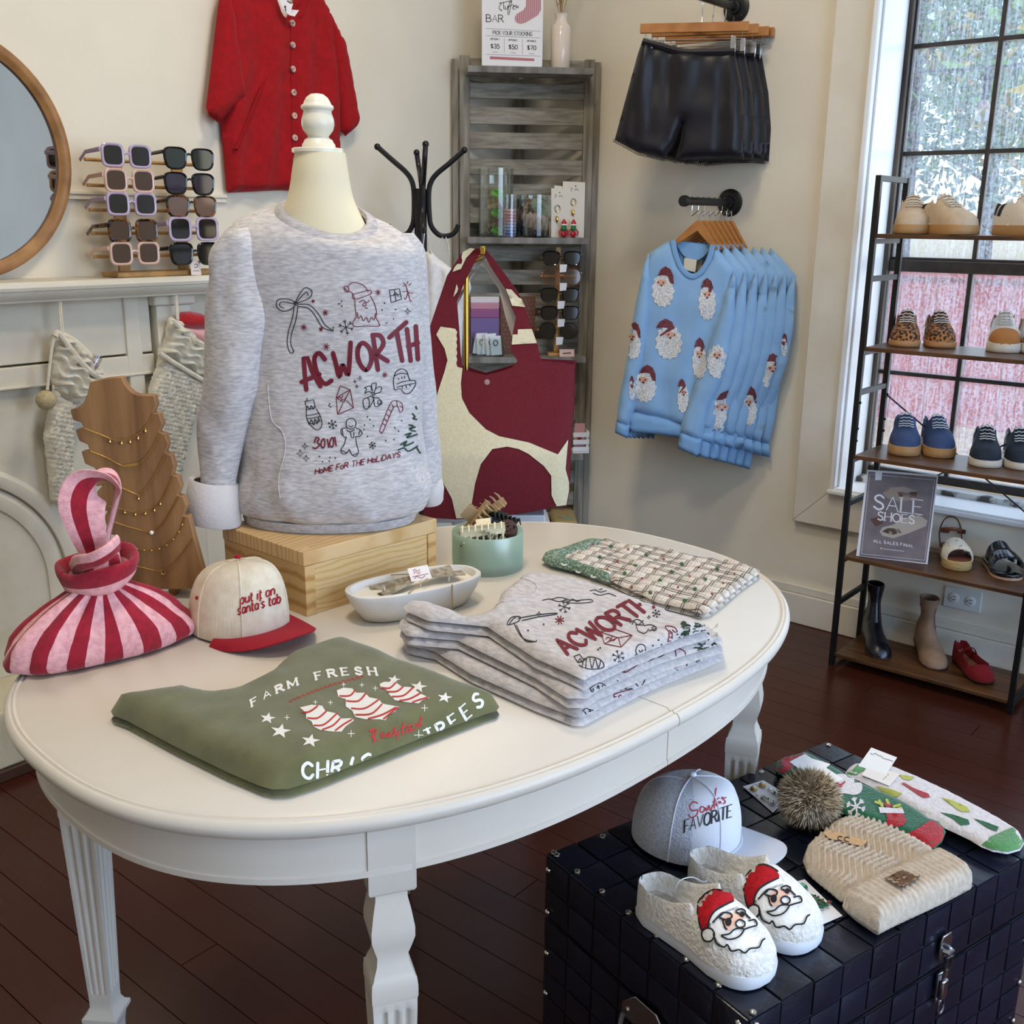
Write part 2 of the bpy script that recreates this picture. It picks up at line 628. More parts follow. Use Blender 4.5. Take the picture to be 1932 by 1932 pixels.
def letters(txt,o,ex,ey,w,gap=0.16,space=0.4,serif=0.0,thin=1.0,fit=None,curve=None,scale=1.0):
 """stroke letters; o = start of the base line, ex = advance of one letter height, ey = letter height (2D vectors, px).
 fit = length of the base line in units of ex; curve(t) bends the base line: returns (dx, dy) for t in 0..1"""
 W = sum(GL[c][0] + gap if c in GL else space for c in txt) - gap
 k = (fit / W) if fit else 1.0
 items = []
 x = 0.0
 for c in txt:
  if c not in GL:
   x += space
   continue
  wd,ss = GL[c]
  def mp(px,py):
   X = (x + px) * k
   bx,by = (0,0) if not curve else curve(X / (W * k))
   return (o[0] + ex[0] * X + ey[0] * py * scale + bx,o[1] + ex[1] * X + ey[1] * py * scale + by)
  for st in ss:
   cv = st[0] == '~'
   pts = [tuple(float(a) for a in p.split(',')) for p in st.lstrip('~').split()]
   dx,dy = pts[-1][0] - pts[0][0],pts[-1][1] - pts[0][1]
   ww = w
   if thin != 1.0 and not cv and (abs(dy) < 0.2 or (dx * dy > 0 and abs(dx) > .2)):
    ww = w * thin
   q = smooth(pts,5) if cv else pts
   items.append(('s',[mp(*p) for p in q],ww))
   if serif and not cv and abs(dy) > 0.4:
    for p in (pts[0],pts[-1]):
     if p[1] < 0.05 or p[1] > 0.95:
      items.append(('s',[mp(p[0] - serif,p[1]),mp(p[0] + serif,p[1])],w * 0.4))
  x += wd + gap
 return items
# === the room
XW,YW = 3.313,2.72          # window wall (x) and fireplace wall (y)
X0,Y0,ZC = -2.3,-2.5,3.1
m_wall = M('wall_paint','eae1cd',0.75,col2='e4dac5',ns=3,bump=0.15,bs=180)
m_trim = M('trim_paint','e6dfd0',0.45,col2='dfd6c4',ns=8,bump=0.1,bs=60)
m_white = M('white_gloss_paint','eef0f0',0.35)
m_ceil = M('ceiling_paint','efebe2',0.8)
m_floor = M('dark_floor_wood','3c1a11',0.24,col2='472015',ns=6,st=(30,1.2,1),bump=0.03,bs=8,bst=(40,1.5,1),rnd=0.12,spec=0.35)
m_black = M('black_metal','141414',0.45)
m_sash = M('dark_sash_paint','2a2523',0.5,col2='3a3430',ns=30,bump=0.3,bs=60)
fl = thing('floor',None,None,kind='structure')
sub = MB().box((X0,Y0,-0.04),(XW + 0.25,YW + 0.2,-0.012))
part(fl,'subfloor',sub,M('subfloor_dark','120906',0.8))
PW = 0.0805
pl_me = None
col = 0
x = 3.3125
while x > X0:
 y = Y0 - random.uniform(0,1.6)
 while y < YW:
  L = random.choice((1.7,2.1,2.5))
  ya,yb = max(y,Y0),min(y + L,YW)
  if yb - ya > 0.02:
   if pl_me is None:
    mb = MB().loft([[(0,0,-0.02),(1,0,-0.02),(1,1,-0.02),(0,1,-0.02)],[(0,0,-0.0014),(1,0,-0.0014),(1,1,-0.0014),(0,1,-0.0014)],
        [(0.006,0.0004,0),(0.994,0.0004,0),(0.994,0.9996,0),(0.006,0.9996,0)]])
    p = part(fl,'plank',mb,m_floor,sharp=1)
    pl_me = p.data
   else:
    p = bpy.data.objects.new('plank',pl_me)
    COL.objects.link(p)
    p.parent = fl
   p.location = (x - PW,ya,0)
   p.scale = (PW - 0.0010,yb - ya - 0.001,1)
  y += L
 x -= PW
wl = obj('wall_left',MB().box((X0,YW,0),(XW + 0.22,YW + 0.15,ZC)),m_wall)
tag(wl,kind='structure')
# window wall with its openings
OY0,OY1,OZ0,OZ1 = 0.26,1.325,0.50,2.26
mb = MB()
for (a,b,c,d) in ((YW,OY1,0,ZC),(OY0,OY1,0,OZ0),(OY0,OY1,OZ1,ZC),(Y0,OY0,0,ZC)):
 mb.box((XW,a,c),(XW + 0.22,b,d))
tag(obj('wall_right',mb,m_wall),kind='structure')
mb = MB()
for (a,b,c,d) in ((X0,-0.4,0,ZC),(2.8,XW + .22,0,ZC),(-0.4,2.8,0,0.4),(-0.4,2.8,2.7,ZC)):
 mb.box((a,Y0 - 0.15,c),(b,Y0,d))
tag(obj('wall_front',mb,m_wall),kind='structure')
tag(obj('wall_rear',MB().box((X0 - 0.15,Y0,0),(X0,YW,ZC)),m_wall),kind='structure')
tag(obj('ceiling',MB().box((X0,Y0,ZC),(XW + 0.22,YW + 0.15,ZC + 0.1)),m_ceil),kind='structure')
def basebd(name,pts_dir,a,b,h,d,mat):
 mb = MB()
 if pts_dir == 'x':   # along the fireplace wall
  mb.box((a,YW - d,0),(b,YW,h - 0.03)).box((a,YW - d * 0.65,h - 0.03),(b,YW,h))
 else:
  mb.box((XW - d,a,0),(XW,b,h - 0.03)).box((XW - d * 0.65,a,h - 0.03),(XW,b,h))
 return tag(obj(name,mb,mat,bevel=0.004),kind='structure')
basebd('baseboard_right','y',Y0,YW,0.138,0.022,m_trim)
basebd('baseboard_left','x',1.9,XW - 0.022,0.138,0.022,m_trim)
# ---- the window by the shoe rack
win = thing('window_1',None,None,(XW,0.8,1.35),kind='structure')
cw = 0.125
def casing(mb,x0,x1,ya,yb,za,zb,wd):
 """mitred flat boards round an opening: returns four boards"""
 o = [(ya,za),(yb,za),(yb,zb),(ya,zb)]
 i = [(ya + wd,za + wd),(yb - wd,za + wd),(yb - wd,zb - wd),(ya + wd,zb - wd)]
 res = []
 for k in range(4):
  a,b = k,(k + 1) % 4
  q = [o[a],o[b],i[b],i[a]]
  res.append(MB().prism([(x0,y,z) for y,z in q],(x1 - x0,0,0)))
 return res
for b in casing(None,3.287,XW,OY0 - 0.14,1.465,0.368,2.40,0.124):
 part(win,'casing_board',b,m_trim,bevel=0.003)
for b in casing(None,3.272,3.30,OY0 - 0.016,1.341,0.492,2.276,0.018):
 part(win,'casing_bead',b,m_white,bevel=0.004)
XS = 3.51
jb = MB()
jb.box((XW - 0.01,OY1 - 0.008,OZ0),(XS + 0.02,OY1 + .002,OZ1)).box((XW - 0.01,OY0 - .002,OZ0),(XS + 0.02,OY0 + 0.008,OZ1)).box((XW - 0.01,OY0,OZ0 - 0.004),(XS + 0.02,OY1,OZ0 + .004)).box((XW - 0.01,OY0,OZ1 - .004),(XS + 0.02,OY1,OZ1 + 0.004))
part(win,'jamb',jb,m_white)
part(win,'sill_lip',MB().box((3.262,OY0 - 0.02,0.488),(XW,1.345,0.503)),m_white,bevel=0.004)
part(win,'worn_sill',MB().box((3.44,OY0 + 0.01,0.50),(3.50,OY1 - 0.01,0.522)),M('peeling_sill','c4c4c0',0.7,col2='4a4440',ns=14,lo=0.52,hi=0.6,bump=0.5,bs=40),bevel=0.003)
part(win,'side_stop',MB().box((3.488,OY1 - 0.022,OZ0),(3.505,OY1,OZ1)),M('weathered_wood','6f655a',0.8,col2='2c2622',ns=12,st=(1,1,0.15),bump=0.4,bs=40))
PY = [1.303,1.046,0.79,0.534,0.282]
m_glass = bpy.data.materials.new('fogged_glass')
m_glass.use_nodes = True
n,l = m_glass.node_tree.nodes,m_glass.node_tree.links
n.remove(n['Principled BSDF'])
tr = n.new('ShaderNodeBsdfTransparent')
tr.inputs[0].default_value = (0.93,0.96,1,1)
gl = n.new('ShaderNodeBsdfGlossy')
gl.inputs['Roughness'].default_value = 0.05
df = n.new('ShaderNodeBsdfTranslucent')
df.inputs[0].default_value = (0.62,0.72,0.84,1)
tc = n.new('ShaderNodeTexCoord')
mp = n.new('ShaderNodeMapping')
mp.inputs['Scale'].default_value = (1,110,9)
n1 = n.new('ShaderNodeTexNoise')
n1.inputs['Scale'].default_value = 1.6
n1.inputs['Detail'].default_value = 5
mp2 = n.new('ShaderNodeMapping')
mp2.inputs['Scale'].default_value = (1,1,1)
n2 = n.new('ShaderNodeTexNoise')
n2.inputs['Scale'].default_value = 130
n2.inputs['Detail'].default_value = 2
cr = n.new('ShaderNodeValToRGB')
cr.color_ramp.elements[0].position = 0.40
cr.color_ramp.elements[0].color = (0.06,0.06,0.06,1)
cr.color_ramp.elements[1].position = 0.66
cr.color_ramp.elements[1].color = (0.30,0.30,0.30,1)
ad = n.new('ShaderNodeMath')
ad.operation = 'MULTIPLY_ADD'
ad.inputs[1].default_value = 0.5
mx = n.new('ShaderNodeMixShader')
mx2 = n.new('ShaderNodeMixShader')
mx2.inputs[0].default_value = 0.05
l.new(tc.outputs['Object'],mp.inputs[0])
l.new(mp.outputs[0],n1.inputs['Vector'])
l.new(tc.outputs['Object'],n2.inputs['Vector'])
l.new(n2.outputs['Fac'],ad.inputs[0])
half = n.new('ShaderNodeMath')
half.operation = 'MULTIPLY'
half.inputs[1].default_value = 0.5
l.new(n1.outputs['Fac'],half.inputs[0])
l.new(half.outputs[0],ad.inputs[2])
l.new(ad.outputs[0],cr.inputs[0])
l.new(cr.outputs[0],mx.inputs[0])
l.new(tr.outputs[0],mx.inputs[1])
l.new(df.outputs[0],mx.inputs[2])
l.new(mx.outputs[0],mx2.inputs[1])
l.new(gl.outputs[0],mx2.inputs[2])
l.new(mx2.outputs[0],n['Material Output'].inputs[0])
for (nm,xs,rows,fw) in (('upper_sash',3.525,[2.204,1.886,1.568,1.248],0.030),('lower_sash',XS,[1.203,0.873,0.55],0.030)):
 sh = MB()
 zt,zb = rows[0],rows[-1]
 ya,yb = PY[0],PY[-1]
 sh.box((xs,ya,zb - 0.028),(xs + 0.03,ya + 0.026,zt + 0.03)).box((xs,yb - 0.026,zb - 0.028),(xs + 0.03,yb,zt + 0.03))
 sh.box((xs - 0.006,yb,zt),(xs + 0.03,ya,zt + 0.036)).box((xs,yb,zb - 0.028),(xs + 0.03,ya,zb))
 so = part(win,nm,sh,m_sash,bevel=0.002)
 for yy in PY[1:-1]:
  part(win,'muntin',MB().box((xs + 0.004,yy - 0.0065,zb),(xs + 0.024,yy + 0.0065,zt)),m_sash,parent=so)
 for zz in rows[1:-1]:
  part(win,'muntin',MB().box((xs + 0.005,yb,zz - 0.0065),(xs + 0.023,ya,zz + 0.0065)),m_sash,parent=so)
 for i in range(4):
  for j in range(len(rows) - 1):
   part(win,'pane',MB().box((xs + 0.012,PY[i + 1],rows[j + 1]),(xs + 0.014,PY[i],rows[j])),m_glass,parent=so)
# ---- outside: ground, a low red shed wall, trees, a string-light bulb
tag(obj('ground',MB().box((XW + 0.3,-14,-0.5),(40,30,-0.3)),M('leaf_litter','b98f5a',0.9,col2='e0c48e',ns=5,bump=0.5,bs=20)),'bright sandy ground strewn with fallen leaves outside the window','ground',kind='structure')
fn_ = thing('board_fence','low faded red board fence seen through the fogged lower panes','fence',(9.2,3,-0.3))
m_red = M('faded_red_boards','b0403f',0.7,col2='c45c58',ns=6,st=(1,1,0.3),rnd=0.08)
yy = -1.5
while yy < 7.5:
 part(fn_,'board',MB().box((9.2,yy,-0.3),(9.24,yy + 0.29,0.93)),m_red)
 yy += 0.3
part(fn_,'cap_rail',MB().box((9.15,-1.5,0.93),(9.29,7.5,1.0)),m_red)
def leafy(name,label,base,h,rad,nleaf,cols,seed,trunk_r=0.12):
 rnd = random.Random(seed)
 t = thing(name,label,'tree',base,group='trees beyond the window')
 b = Vector(base)
 mb = MB().tube([b,b + Vector((0.1,0.1,h * 0.4)),b + Vector((-0.05,0.15,h * 0.75)),b + Vector((0,0.1,h))],[trunk_r,trunk_r * .8,trunk_r * .5,trunk_r * .2])
 for k in range(9):
  a = rnd.uniform(0,2 * PI)
  z = h * rnd.uniform(0.35,0.85)
  s0 = b + Vector((0,0.1,z))
  e = s0 + Vector((math.cos(a),math.sin(a),0.5)) * rad * rnd.uniform(.5,.9)
  mb.tube([s0,s0.lerp(e,.5) + Vector((0,0,.1)),e],[trunk_r * .35,trunk_r * .2,.01],n=5)
 part(t,'trunk',mb,M('bark','5a4636',0.9,col2='3a2c22',ns=20))
 for ci,c in enumerate(cols):
  lf = MB()
  for k in range(nleaf):
   while True:
    p = Vector((rnd.uniform(-1,1),rnd.uniform(-1,1),rnd.uniform(-1,1)))
    if p.length < 1:
     break
   p = b + Vector((p.x * rad,p.y * rad,h * 0.68 + p.z * h * 0.40))
   u = Vector((rnd.gauss(0,1),rnd.gauss(0,1),rnd.gauss(0,1))).normalized()
   v = u.orthogonal().normalized()
   s = rnd.uniform(0.06,0.14)
   lf.add([p - u * s,p + v * s * .5,p + u * s,p - v * s * .5],[(0,1,2,3)])
  part(t,'foliage',lf,M('leaf_' + c,c,0.6,rnd=0.1),kind='stuff')
 return t
leafy('maple_tree','yellow and green tree in leaf right of the tall panes',(11.2,2.4,-0.3),6.5,1.8,1700,('c9b23a','6d9a45','86b060'),1)
leafy('bushy_tree','green tree with sparse leaves against the sky left of the tall panes',(15.6,5.6,-0.3),7.5,2.4,1300,('6f9c58','4f7f55'),2)
leafy('far_tree','distant blue green tree behind the red board fence',(21,6.0,-0.3),6.5,2.7,2000,('55806a','7fa08a'),3)
bulb = thing('string_light','clear glass string light bulb hanging outside the upper panes','light bulb',at(1855,215,0,4.6))
bp = Vector(bulb.location)
part(bulb,'wire',MB().tube([bp + Vector((0,y_ * 1.0,0.22 - 0.05 * math.cos(y_ * 1.2))) for y_ in (-1.6,-.8,-.3,0,.3,.8,1.6)],0.006,n=5),m_black)
part(bulb,'socket',MB().lathe([(0.014,0.05),(0.016,0.10),(0.012,0.18)],bp),m_black)
part(bulb,'bulb',MB().lathe([(0.004,-0.035),(0.022,-0.028),(0.032,0),(0.028,0.025),(0.014,0.05)],bp,n=14),M('bulb_glass','fbf6e6',0.1,trans=0.6))
# ---- ceiling lamps (above and behind the camera)
for i,(lx,ly) in enumerate(((0.7,0.9),(-0.6,-0.9),(1.9,1.5))):
 ct = thing('ceiling_lamp',['warm round ceiling lamp over the white table','warm round ceiling lamp behind the camera','warm round ceiling lamp in front of the corner shelf'][i],'lamp',(lx,ly,ZC - 0.09),group='round ceiling lamps')
 part(ct,'canopy',MB().lathe([(0.19,0.06),(0.2,0.07),(0.19,0.09)],ct.location,n=24),M('lamp_metal','b8a27a',0.4,0.8))
 part(ct,'diffuser',MB().lathe([(0.02,0.0),(0.12,0.005),(0.17,0.03),(0.18,0.06)],ct.location,n=24),M('lamp_glass','ffe9c4',0.4,emit=3))
 lamp('ceiling_lamp_light','AREA',(lx,ly,ZC - 0.1),(12.5,5,11)[i],(1.0,0.87,0.70),0.36,aim=(0,0,-1))
# ---- outlet
ol = thing('wall_outlet','white double electrical outlet plate on the wall behind the rack','outlet',(XW,0.888,0.215))
part(ol,'plate',MB().box((XW - 0.006,0.831,0.180),(XW,0.945,0.250)),M('outlet_plastic','dfe1de',0.35),bevel=0.003)
for k in (0.863,0.913):
 fc = part(ol,'receptacle',MB().lathe([(0.0165,0),(0.0165,0.002),(0.015,0.003)],(XW - 0.006,k,0.215),axis=(-1,0,0),n=20,sx=1,sy=1),M('outlet_face','e9e9e5',0.3))
 part(ol,'slot',MB().box((XW - 0.0098,k - 0.006,0.219),(XW - 0.0088,k + 0.004,0.221)).box((XW - 0.0098,k - 0.006,0.209),(XW - 0.0088,k + 0.004,0.211)).box((XW - 0.0098,k + 0.007,0.2135),(XW - 0.0088,k + 0.011,0.2165)),m_black,parent=fc)
# ---- fireplace
fp = thing('fireplace_mantel','cream painted fireplace surround with moulded shelf and arched cover','fireplace',(1.0,2.62,0))
m_mantel = M('mantel_paint','e3dccb',0.5,col2='d9d0bc',ns=6,bump=0.25,bs=25)
ms = MB()
prof = [(2.72,1.195),(2.553,1.195),(2.545,1.190),(2.543,1.182),(2.546,1.174),(2.555,1.172),(2.556,1.168),(2.551,1.166),(2.556,1.158),(2.568,1.150),(2.57,1.145),(2.72,1.145)]
ms.loft([[(xx,y_,z_) for y_,z_ in prof] for xx in (0.2,1.93)])
part(fp,'mantel_shelf',ms,m_mantel,sharp=30)
part(fp,'frieze',MB().box((0.4,2.635,0.99),(1.62,2.72,1.145)),m_mantel,bevel=0.003)
part(fp,'frieze_ledge',MB().box((0.4,2.628,0.935),(1.62,2.72,0.985)).box((0.4,2.622,0.930),(1.62,2.64,0.938)),m_mantel,bevel=0.003)
part(fp,'pilaster',MB().box((1.63,2.615,0.0),(1.74,2.72,1.115)),m_mantel,bevel=0.004)
part(fp,'pilaster_cap',MB().box((1.62,2.605,1.115),(1.75,2.72,1.145)),m_mantel,bevel=0.006)
part(fp,'inner_strip',MB().box((1.54,2.625,0.0),(1.585,2.72,1.145)),m_mantel,bevel=0.004)
# arched moulding and its panel
part(fp,'back_panel',MB().box((0.4,2.645,0),(1.64,2.72,0.94)),M('rough_plaster','dcd5c3',0.7,col2='cfc7b3',ns=9,bump=0.6,bs=28))
ac,ar = (1.0,0.42),0.275
for (nm,r0,r1,yy) in (('outer_arch',ar + 0.035,ar + 0.075,2.622),('inner_arch',ar - 0.015,ar + 0.030,2.632)):
 mb = MB()
 rings = []
 for k in range(41):
  a = PI * k / 40
  c_,s_ = math.cos(a),math.sin(a)
  q = [(r0,2.66),(r0,yy + 0.006),(lerp(r0,r1,.3),yy),(lerp(r0,r1,.7),yy),(r1,yy + 0.008),(r1,2.66)]
  rings.append([(ac[0] + r * c_,y_,ac[1] + r * s_) for r,y_ in q])
 q = [(r0,2.66),(r0,yy + 0.006),(lerp(r0,r1,.3),yy),(lerp(r0,r1,.7),yy),(r1,yy + 0.008),(r1,2.66)]
 rings.insert(0,[(ac[0] + r,y_,0.17) for r,y_ in q])
 rings.append([(ac[0] - r,y_,0.17) for r,y_ in q])
 mb.loft(rings,closed=False)
 part(fp,nm,mb,m_mantel,sharp=30)
part(fp,'hearth',MB().box((0.1,2.447,0.03),(1.7,2.645,0.18)),M('painted_brick','e2d9bf',0.7,col2='d2c7aa',ns=7,bump=0.8,bs=22,bdist=0.006),bevel=0.006)
part(fp,'hearth_trim',MB().box((0.1,2.438,0.0),(1.7,2.46,0.03)),M('brown_trim','4a3226',0.5),bevel=0.003)
part(fp,'wall_rail',MB().box((0.3,2.705,1.405),(1.95,2.72,1.415)).box((0.3,2.71,1.392),(1.95,2.72,1.405)),m_wall,bevel=0.002)
# === table
TCX,TCY,TA,TB,TTH,TN = 1.0937,1.0395,0.5973,0.4264,-0.0778,2.393
TZ = 0.76
m_table = M('cream_table_paint','ded6c9',0.38,col2='d8cfc0',ns=5,bump=0.06,bs=40)
def tpt(t,o,z):
 c,s = math.cos(t),math.sin(t)
 x = math.copysign(abs(c) ** (2 / TN),c)
 y = math.copysign(abs(s) ** (2 / TN),s)
 nx = math.copysign(abs(x) ** (TN - 1),x) / TA
 ny = math.copysign(abs(y) ** (TN - 1),y) / TB
 L = math.hypot(nx,ny)
 px,py = TA * x + o * nx / L,TB * y + o * ny / L
 return Vector((TCX + px * math.cos(TTH) - py * math.sin(TTH),TCY + px * math.sin(TTH) + py * math.cos(TTH),z))
NT = 160
TT = [2 * PI * (k + 0.5) / NT for k in range(NT)]
tb = thing('oval_table','large cream painted oval table with bead edge and fluted tapering legs','table',(TCX,TCY,0))
def split_part(root,name,mb,mat,planes,sharp=35):
 """cut a mesh by vertical planes x=const (table axes) into separate parts with a hairline gap"""
 me = bpy.data.meshes.new('t')
 me.from_pydata(mb.v,[],mb.f)
 ax = Vector((math.cos(TTH),math.sin(TTH),0))
 c0 = Vector((TCX,TCY,0))
 cuts = [-9] + planes + [9]
 for a,b in zip(cuts,cuts[1:]):
  bm = bmesh.new()
  bm.from_mesh(me)
  for (k,sg) in ((a + 0.0007,-1),(b - 0.0007,1)):
   g = bm.verts[:] + bm.edges[:] + bm.faces[:]
   r = bmesh.ops.bisect_plane(bm,geom=g,plane_co=c0 + ax * k,plane_no=ax * sg,clear_outer=True)
   ed = [e for e in r['geom_cut'] if isinstance(e,bmesh.types.BMEdge)]
   if ed:
    bmesh.ops.holes_fill(bm,edges=[e for e in bm.edges if e.is_boundary])
  bm.verts.index_update()
  q = MB()
  q.v = [v.co.copy() for v in bm.verts]
  q.f = [tuple(v.index for v in f.verts) for f in bm.faces]
  q.mi = [0] * len(q.f)
  bm.free()
  part(root,name,q,mat,sharp=sharp)
prof = [(-0.36,TZ - 0.0),(-0.1,TZ),(-0.004,TZ),(0.0,TZ - 0.003),(0.0015,TZ - 0.0035),(0.003,TZ - 0.002),(0.005,TZ - 0.0015),(0.0065,TZ - 0.0035),(0.008,TZ - 0.004),(0.010,TZ - 0.003),
  (0.013,TZ - 0.0045),(0.016,TZ - 0.009),(0.0165,TZ - 0.013),(0.0145,TZ - 0.019),(0.010,TZ - 0.023),(0.004,TZ - 0.024),(-0.05,TZ - 0.024)]
prof = prof[2:]
mb = MB().loft([[tpt(t,o,z) for t in TT] for o,z in prof])
split_part(tb,'tabletop',mb,m_table,[0.0],40)
prof = [(-0.03,TZ - 0.024),(-0.014,TZ - 0.024),(-0.014,0.676),(-0.012,0.675),(-0.012,0.668),(-0.016,0.666),(-0.03,0.666),(-0.03,TZ - 0.024)]
mb = MB().loft([[tpt(t,o,z) for t in TT] for o,z in prof],cap=(False,False))
split_part(tb,'apron',mb,m_table,[0.02])
def leg(c,rz):
 mb = MB()
 prof = [(0.0265,0.735),(0.0265,0.645),(0.0245,0.641),(0.018,0.637),(0.018,0.630),(0.021,0.616),(0.0245,0.594),(0.0245,0.582),(0.021,0.568),(0.0175,0.556),(0.0185,0.545),(0.022,0.536),(0.0235,0.530),
   (0.0255,0.528),(0.0265,0.518),(0.0265,0.505),(0.0255,0.50)]
 sq = lambda h,z: [(-h,-h,z),(h,-h,z),(h,h,z),(-h,h,z)]
 mb.loft([sq(h,z) for h,z in prof],cap=(True,False))
 # fluted taper: cross-section with three grooves a side
 def flute(h,z,g):
  pts = []
  for k in range(4):
   a = k * PI / 2
   row = [(-h,0)]
   for fx in (-0.52,0.0,0.52):
    row += [((fx - 0.17) * h,0),((fx - 0.08) * h,g),((fx + 0.08) * h,g),((fx + 0.17) * h,0)]
   for (u,d) in row:
    X,Y = u,-h + d
    pts.append((X * math.cos(a) - Y * math.sin(a),X * math.sin(a) + Y * math.cos(a),z))
  return pts
 mb.loft([flute(0.0255,0.50,0),flute(0.0254,0.49,0),flute(0.0253,0.485,0.0035),flute(0.0175,0.195,0.003),flute(0.0172,0.19,0),flute(0.0168,0.175,0)],cap=(False,False))
 mb.loft([sq(h,z) for h,z in [(0.0168,0.175),(0.017,0.165),(0.021,0.155),(0.027,0.150),(0.027,0.143),(0.022,0.138),(0.0195,0.12),(0.016,0.05),(0.0135,0.0)]],cap=(False,True))
 mb.xf(Matrix.Translation(Vector((c[0],c[1],0))) @ Matrix.Rotation(math.radians(rz + 90),4,'Z'))
 return mb
for c,rz in (((0.699,0.750),238),((1.478,0.712),200),((0.665,1.365),215),((1.33,1.38),45)):
 part(tb,'leg',leg(c,rz),m_table,sharp=40)
# === trunk
TRZ = 0.47
tF,tBL,tBR = Z(1413,1925,TRZ),Z(1028.5,1612,TRZ),Z(1565,1400,TRZ)
e1 = (tBL - tF)
e2 = (tBR - tBL)
e2 = e2 - e1 * (e2.dot(e1) / e1.dot(e1))
D1,D2 = e1.length,e2.length
u1,u2 = e1 / D1,e2 / D2
uz = Vector((0,0,1))
tk = thing('storage_trunk','dark navy patchwork leather trunk with nail heads and steel latch','trunk',(tF + e1 / 2 + e2 / 2) * 1.0 - uz * TRZ)
m_tr = M('navy_leather','0e1220',0.27,col2='161b2c',ns=9,bump=0.35,bs=90,spec=0.6)
m_tr_in = M('navy_leather_dark','07090f',0.6)
m_nail = M('nail_steel','c9c4b8',0.22,1.0)
def tp(a,b,z):
 return tF + u1 * a + u2 * b + uz * (z - TRZ)
part(tk,'body',MB().obox(tp(0.002,0.002,0.0),u1 * (D1 - 0.004),u2 * (D2 - 0.004),uz * 0.366),m_tr_in)
part(tk,'lid',MB().obox(tp(0.002,0.002,0.370),u1 * (D1 - 0.004),u2 * (D2 - 0.004),uz * (TRZ - 0.371 - 0.0015)),m_tr_in)
def patches(o,a,b,nrm,na,nb,seed,mat):
 """woven leather squares laid in a running pattern over a rectangle"""
 rnd = random.Random(seed)
 A,B = a.length,b.length
 ua,ub = a / A,b / B
 pw,ph = A / na,B / nb
 for i in range(na):
  for j in range(nb):
   # alternate long and short tiles for the woven look
   s = (i + j) % 2
   x0,x1 = i * pw,(i + 1) * pw
   y0,y1 = j * ph,(j + 1) * ph
   gx,gy = (0.0022,0.0008) if s else (0.0008,0.0022)
   t = 0.0014 + rnd.uniform(0,0.0008) + (0.0006 if s else 0)
   q = [(x0 + gx,y0 + gy),(x1 - gx,y0 + gy),(x1 - gx,y1 - gy),(x0 + gx,y1 - gy)]
   c = ((x0 + x1) / 2,(y0 + y1) / 2)
   ring = lambda k,h: [o + ua * lerp(c[0],p[0],k) + ub * lerp(c[1],p[1],k) + nrm * h for p in q]
   r0,r1,r2 = ring(1,0),ring(0.985,t * .8),ring(0.90,t)
   if a.cross(b).dot(nrm) < 0:
    r0,r1,r2 = r0[::-1],r1[::-1],r2[::-1]
   part(tk,'leather_patch',MB().loft([r0,r1,r2],cap=(False,True)),mat,sharp=60)
patches(tp(0.0,0.0,TRZ - 0.0015),u1 * D1,u2 * D2,uz,7,11,1,m_tr)
patches(tp(0.002,0.0,0.372),u2 * D2,uz * (TRZ - 0.374),-u1,11,2,2,m_tr)
patches(tp(0.002,0.0,0.06),u2 * D2,uz * 0.306,-u1,11,7,3,m_tr)
patches(tp(0.0,0.002,0.372),u1 * D1,uz * (TRZ - 0.374),-u2,7,2,4,m_tr)
patches(tp(0.0,0.002,0.06),u1 * D1,uz * 0.306,-u2,7,7,5,m_tr)
nail_pts = []
for k in range(8):
 nail_pts.append((tp(0.005 + (D1 - 0.01) * k / 7,0.012,TRZ),uz))
 nail_pts.append((tp(0.012,0.012 + (D2 - 0.024) * k / 7,0.06),-u1) if False else (tp(D1 - 0.012,0.012 + (D2 - 0.024) * k / 7,TRZ),uz))
for k in range(6):
 nail_pts.append((tp(0.010,0.0,0.45 - k * 0.07),-u2))
 nail_pts.append((tp(D1 - 0.010,0.0,0.45 - k * 0.07),-u2))
 nail_pts.append((tp(0.0,D2 - 0.008,0.45 - k * 0.07),-u1))
nail_pts += [(tp(0.0,0.012,TRZ - 0.012),-u1),(tp(0.014,0.0,TRZ - 0.014),-u2),(tp(0.0,0.012,TRZ - 0.055),-u1)]
nme = None
for p,nr in nail_pts:
 if nme is None:
  no = part(tk,'nail_head',MB().lathe([(0.0046,0),(0.0042,0.0016),(0.0025,0.003),(0.0005,0.0034)],OFF[tk.name],n=12),m_nail)
  nme = no.data
 else:
  no = bpy.data.objects.new('nail_head',nme)
  COL.objects.link(no)
  no.parent = tk
 no.location = p + nr * 0.0012 - OFF[tk.name]
 no.rotation_euler = nr.to_track_quat('Z','Y').to_euler()
# latch on the long front
lc = D2 * 0.62
lt = lambda b,z,d=0.0: tp(-d,b,z)
m_st = M('latch_steel','b9bdc2',0.2,1.0)
ltp = part(tk,'latch_plate',MB().prism([lt(lc - 0.013,0.415,0.003),lt(lc - 0.013,0.388,.003),lt(lc + 0.013,0.388,.003),lt(lc + 0.013,0.415,.003),lt(lc + 0.009,0.425,.003),lt(lc - 0.009,0.425,.003)],-u1 * 0.003),m_st,bevel=0.001)
part(tk,'keeper',MB().tube([lt(lc - 0.006,0.402,0.006),lt(lc - 0.004,0.402,0.013),lt(lc + 0.004,0.402,0.013),lt(lc + 0.006,0.402,.006)],0.0035),m_st,parent=ltp)
lb = part(tk,'latch_base',MB().obox(lt(lc - 0.010,0.318,0.003),u2 * 0.020,uz * 0.048,-u1 * 0.004),m_st,bevel=0.001)
part(tk,'draw_loop',MB().tube([lt(lc - 0.006,0.345,0.009),lt(lc - 0.006,0.395,0.014),lt(lc + 0.006,0.395,0.014),lt(lc + 0.006,0.345,0.009)],0.0016),m_st,parent=lb)
